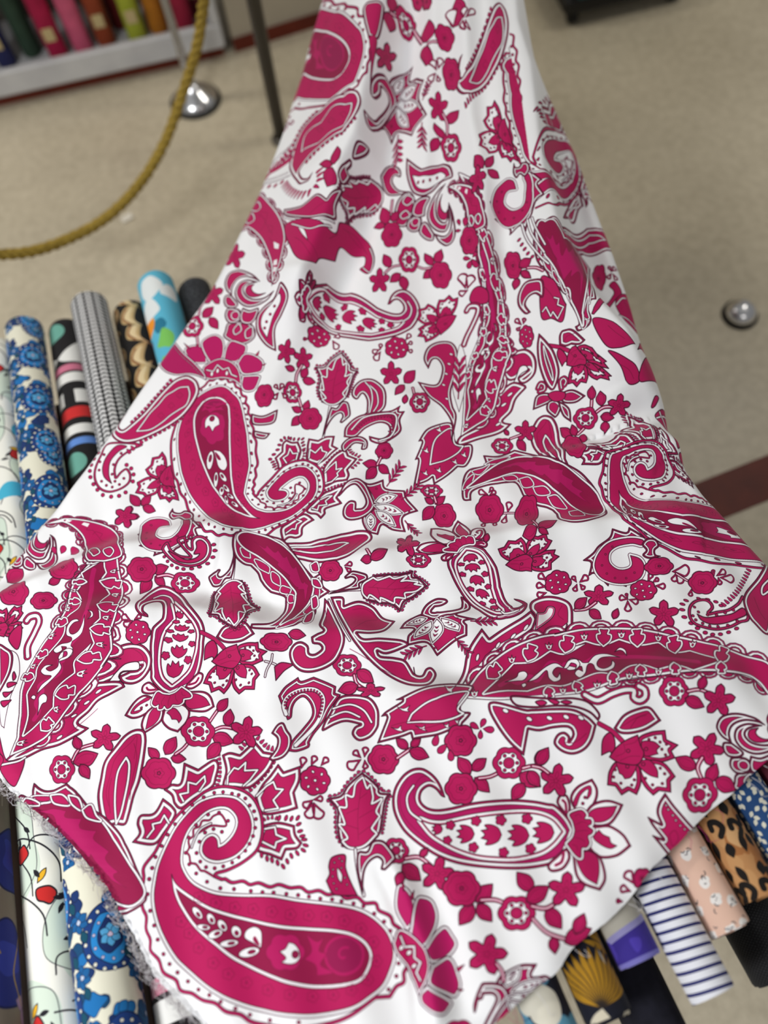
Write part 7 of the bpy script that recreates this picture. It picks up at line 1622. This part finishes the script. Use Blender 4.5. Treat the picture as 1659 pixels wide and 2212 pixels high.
# free edges of the hanging part curl under a little
ed=np.minimum(ss*np.hypot(Rx-Lx,Ry-Ly)[:,None],(1-ss)*np.hypot(Rx-Lx,Ry-Ly)[:,None]); up=np.clip((.62-tt)/.1,0,1)[:,None]
GZ=GZ-low[:,None]*.010*np.clip(1-ed/.05,0,1)**2
GZ=GZ-up*.016*np.clip(1-ed/.022,0,1)**2
V=np.stack([GX,GY,GZ],-1).reshape(-1,3)
a=(np.arange(NR-1)[:,None]*NC+np.arange(NC-1)[None]).ravel(); F=np.stack([a,a+NC,a+NC+1,a+1],1)
me=bpy.data.meshes.new('paisley_cloth'); me.vertices.add(len(V)); me.vertices.foreach_set('co',V.astype(np.float32).ravel())
me.loops.add(len(F)*4); me.loops.foreach_set('vertex_index',F.astype(np.int32).ravel()); me.polygons.add(len(F)); me.polygons.foreach_set('loop_start',np.arange(len(F),dtype=np.int32)*4)
me.update(calc_edges=True); me.polygons.foreach_set('use_smooth',np.ones(len(F),bool))
uvl=me.uv_layers.new(name='UVMap'); uvs=np.stack([(V[:,0]-X0)/(X1-X0),(V[:,1]-Y0)/(Y1-Y0)],1)[F.ravel()]; uvl.data.foreach_set('uv',uvs.astype(np.float32).ravel())
me.materials.append(M_cloth); me.validate()
cloth=bpy.data.objects.new('paisley_cloth',me); col.objects.link(cloth)
tag(cloth,'white cotton cloth printed with magenta paisleys and flowers, draped over the rolls','cloth')
# frayed warp along the left cut edge
M_thr=mat('white_thread',(232,230,232),rough=.9); M_thr2=mat('dark_thread',(92,70,84),rough=.9); M_pink=mat('magenta_thread',(190,60,120),rough=.9)
def on_cloth(x,y,d=.0): return np.array((x,y,float(cloth_z(np.array([x]),np.array([y]))[0])+d))
VV,FF=[],[]; V2,F2=[],[]
i0,i1=int(NR*.60),int(NR*.985)
for k in range(1100):
    i=RNG.integers(i0,i1); p=np.array((Lx[i],Ly[i])); u=np.array((Lx[i+1]-Lx[i-1],Ly[i+1]-Ly[i-1])); u/=np.hypot(*u)+1e-9; n=np.array((u[1],-u[0])); n=n if n.dot(p-np.array((0,.2)))>0 else -n
    w=RNG.uniform(.35,1)*.014; q=u*RNG.normal(0,.008); b0=on_cloth(*(p-n*.003)); z=RNG.uniform(-.003,.005)
    P=[b0,b0+np.array((*(n*w*.4+q*.3),z*.6)),b0+np.array((*(n*w*.8+q*.9),z)),b0+np.array((*(n*w+q*1.7+u*RNG.normal(0,.003)),z-.003))]
    v,f=tube(np.array(P),RNG.uniform(.00018,.0003),3,False)
    T=(VV,FF) if RNG.random()<.78 else (V2,F2); T[1].extend(tuple(j+len(T[0]) for j in q_) for q_ in f); T[0].extend(v)
tag(mesh('frayed_fringe',VV,FF,M_thr,cloth),'tangled white threads frayed from the cut edge',kind='stuff'); tag(mesh('frayed_fringe',V2,F2,M_thr2,cloth),'dark magenta threads frayed from the cut edge',kind='stuff')
# single loose threads along the right cut edge
for k in range(20):
    i=RNG.integers(int(NR*.64),int(NR*.93)); p=np.array((Rx[i],Ry[i])); n=np.array((.62,-.62))+RNG.normal(0,.25,2); l=RNG.uniform(.012,.04); b0=on_cloth(*p)
    b0[2]+=.001; P=curve3([b0,b0+np.array((*(n*l*.4),.003)),b0+np.array((*(n*l*.8+RNG.normal(0,.004,2)),.0)),b0+np.array((*(n*l+RNG.normal(0,.008,2)),-.010))],7)
    mesh('loose_thread',*tube(P,.00028,4),M_thr if k%3 else M_pink,cloth)

# ================================================================== the stand that holds the cloth up, rope and stanchion
M_steel=mat('dark_steel',(84,80,74),rough=.42,metal=.6); M_chrome=mat('chrome',(236,236,238),rough=.22,metal=1.); M_rub=mat('black_rubber',(30,29,28),rough=.7)
st=empty('display_stand',(-.2,2.2,0))
mesh('base_flange',*lathe([(.0,0.),(.034,0.),(.034,.008),(.032,.012),(.026,.018),(0,.018)],32),M_steel,st,True)
mesh('post',*lathe([(.0,.012),(.021,.012),(.021,1.28),(.018,1.295),(0,1.295)],20),M_steel,st,True)
ah=[(x,y,float(cloth_z(np.array([x]),np.array([y]))[0])-.013) for x,y in ((.05,1.835),(.2,1.815),(.42,1.80))]
mesh('arm',*tube(curve3([(0,0,1.27),(.05,-.05,1.275),(.13,-.2,1.15)]+[(x+.2,y-2.2,zz) for x,y,zz in ah],34),.010,12),M_steel,st,True)
mesh('collar',*lathe([(.021,1.235),(.032,1.235),(.034,1.245),(.034,1.285),(.032,1.295),(.021,1.295)],20),M_steel,st,True)
tag(st,'dark steel stand with a round post rising behind the paisley cloth','stand')
sn=empty('stanchion',(-.49,2.43,0))
mesh('rubber_ring',*lathe([(.0,0),(.088,0),(.090,.006),(.082,.014),(0,.014)],36),M_rub,sn,True)
mesh('base_dome',*lathe([(.078,.012),(.076,.020),(.062,.034),(.040,.052),(.026,.064),(.021,.074),(0,.076)],36),M_chrome,sn,True)
mesh('post',*lathe([(0,.06),(.013,.06),(.013,.95),(.02,.955),(.022,.975),(.012,.99),(0,.992)],20),M_chrome,sn,True)
tag(sn,'chrome barrier post with a domed base behind the yellow rope','barrier post')
M_rope=mat('yellow_rope',(166,140,58),rough=.75,rgb2=(134,110,40),scale=90,bump=.4,bscale=400)
RP=curve3([(-.215,2.15,1.20),(-.24,2.05,.93),(-.273,1.941,.72),(-.306,1.998,.62),(-.356,2.0,.5),(-.423,1.96,.40),(-.509,1.863,.31),(-.584,1.765,.28),(-.676,1.669,.27),(-.768,1.589,.29),(-.853,1.509,.34),(-.903,1.473,.38),(-.981,1.411,.48),(-1.055,1.321,.65),(-1.085,1.245,.86)],150)
rope=empty('barrier_rope',RP[75])
T=np.gradient(RP,axis=0); T/=np.linalg.norm(T,axis=1)[:,None]; s_=np.r_[0,np.cumsum(np.linalg.norm(np.diff(RP,axis=0),axis=1))]
N0=np.cross(T,(0,0,1.)); N0/=np.linalg.norm(N0,axis=1)[:,None]; B0=np.cross(T,N0)
for k in range(3):
    an=s_/.075*2*np.pi+k*2*np.pi/3; P=RP+.0075*(N0*np.cos(an)[:,None]+B0*np.sin(an)[:,None])-RP[75]
    mesh('strand',*tube(P,.0085,8),M_rope,rope,True)
tag(rope,'twisted yellow rope hanging in a curve above the floor','rope')
p2=empty('stanchion',(-1.115,1.20,0))
mesh('rubber_ring',*lathe([(.0,0),(.088,0),(.090,.006),(.082,.014),(0,.014)],36),M_rub,p2,True); mesh('base_dome',*lathe([(.078,.012),(.076,.020),(.062,.034),(.040,.052),(.026,.064),(.021,.074),(0,.076)],36),M_chrome,p2,True)
mesh('post',*lathe([(0,.06),(.013,.06),(.013,.95),(.02,.955),(.022,.975),(.012,.99),(0,.992)],20),M_chrome,p2,True)
tag(p2,'chrome barrier post holding the left end of the yellow rope','barrier post')
# ---- small chrome foot on the floor at the right
ft=empty('floor_socket',(1.10,1.29,0))
mesh('rubber_ring',*lathe([(0,0),(.050,0),(.052,.006),(.046,.012),(0,.012)],32),M_rub,ft,True); mesh('dome',*lathe([(.044,.010),(.043,.020),(.034,.034),(.018,.043),(0,.046)],32),M_chrome,ft,True)
tag(ft,'small chrome dome set on the floor at the right','floor fitting')

# ================================================================== shelf with upright tubes of coloured fabric
SX=np.array((.9877,.1565)); SY=np.array((-.1565,.9877)); SO=np.array((-.37,2.63))
def sframe(a,d,z=0.): p=SO+SX*a+SY*d; return Matrix(((SX[0],SY[0],0,p[0]),(SX[1],SY[1],0,p[1]),(0,0,1,z),(0,0,0,1)))
M_white=mat('white_enamel',(206,206,206),rough=.4,rgb2=(192,192,194),scale=9)
sh=empty('display_shelf',mat=sframe(0,0))
mesh('plinth',*box_vf(-1.6,-.01,.02,.34,0,.045),M_red,sh); mesh('bottom_tray',*box_vf(-1.6,0,0,.36,.045,.085,.006),M_white,sh)
mesh('front_rail',*box_vf(-1.6,0,-.012,.012,.05,.135,.006),M_white,sh); mesh('side_frame',*box_vf(-.03,.0,-.012,.03,.135,1.35,.006),M_white,sh); mesh('side_panel',*box_vf(-.02,0,.03,.36,.085,1.35,.004),M_white,sh)
mesh('back_panel',*box_vf(-1.6,-.02,.335,.355,.085,1.35,.003),mat('shelf_back',(120,112,104),rough=.8),sh); mesh('top_board',*box_vf(-1.6,0,-.012,.36,1.35,1.385,.006),M_white,sh)
tag(sh,'white shelf unit with a red plinth holding upright fabric tubes','shelf')
M_tag=mat('manila_tag',(196,176,128),rough=.8)
for k,(a,d,rgb,nm) in enumerate(((-.93,.11,(140,120,150),'pale lilac'),(-.845,.09,(116,88,132),'purple'),(-.745,.10,(48,52,96),'navy'),(-.655,.13,(52,74,58),'bottle green'),(-.565,.085,(176,28,72),'crimson'),(-.478,.09,(214,96,128),'candy pink'),(-.395,.10,(150,66,36),'rust'),(-.335,.175,(112,32,32),'oxblood'),(-.285,.085,(176,186,58),'lime green'),(-.207,.10,(190,120,34),'orange'),(-.155,.18,(92,84,78),'stone grey'),(-.115,.085,(160,34,62),'cherry'),(-.062,.15,(110,38,48),'wine'))):
    t=empty('fabric_tube',mat=sframe(a,d,.0905)); V,F,UV=roll_vf(.036,.82,1.,3,seed=60+k); V=[(y,z,x) for x,y,z in V]
    mesh('wound_fabric',V,F,mat(nm.replace(' ','_')+'_tulle',rgb,rough=.8,rgb2=tuple(int(v*.86) for v in rgb),scale=25),t,True)
    if k%2==0: mesh('price_tag',*box_vf(-.018,.018,-.043,-.039,.075,.118),M_tag,t)
    cv_,cf_=lathe([(.013,.004),(.017,.004),(.017,.816),(.013,.816),(.013,.004)],14); mesh('cardboard_core',cv_,cf_,M_card,t,True)
    tag(t,nm+' fabric tube standing upright on the shelf','fabric tube','fabric tubes on the shelf')
# ---- dark trolley with two folded bundles at the top right
tr=empty('floor_trolley',mat=sframe(1.41,-.23,0))
M_blk=mat('black_plastic',(26,25,25),rough=.5); mesh('deck',*box_vf(-.24,.24,-.02,.30,.055,.11,.012),M_blk,tr)
for wx in (-.19,.19):
    for wy in (.02,.26):
        v,f=lathe([(0,-.014),(.026,-.014),(.028,-.008),(.028,.008),(.026,.014),(0,.014)],18); mesh('wheel',[(wx+z,wy+x,.028+y) for x,y,z in v],f,M_rub,tr,True)
tag(tr,'black low trolley on the floor beyond the cloth','trolley')
def bundle(a,d,w,l,rgb,nm):
    root=empty('folded_bundle',mat=sframe(a,d,.111)); m=mat(nm+'_cloth',rgb,rough=.85,rgb2=tuple(int(v*.8) for v in rgb),scale=30)
    for q in range(4): mesh('fold_layer',*box_vf(-w/2+.004*(q%2),w/2-.003*q,-l/2,l/2-.006*(q%3),q*.024,q*.024+.0235,.009),m,root,True)
    return root
tag(bundle(1.29,-.16,.17,.2,(56,108,116),'teal'),'teal folded fabric bundle on the black trolley','fabric bundle'); tag(bundle(1.48,-.16,.16,.2,(126,132,104),'olive'),'olive folded fabric bundle on the black trolley','fabric bundle')
# ---- scrap of paper on the floor
sc_=[]; n_=9
for j in range(4):
    for i in range(n_): sc_.append((-.02+.04*i/(n_-1),-.012+.024*j/3,.0012+.006*abs(math.sin(i*1.1+j*.7))))
sp_=mesh('paper_scrap',sc_+[(x,y,z+.0006) for x,y,z in sc_],[(j*n_+i,j*n_+i+1,j*n_+n_+i+1,j*n_+n_+i) for j in range(3) for i in range(n_-1)]+[(36+j*n_+i,36+j*n_+n_+i,36+j*n_+n_+i+1,36+j*n_+i+1) for j in range(3) for i in range(n_-1)],mat('paper',(228,222,208),rough=.9),None,True)
sp_.location=(-.72,1.93,0); sp_.rotation_euler=(0,0,.5); tag(sp_,'small crumpled white paper scrap on the beige floor','paper scrap')
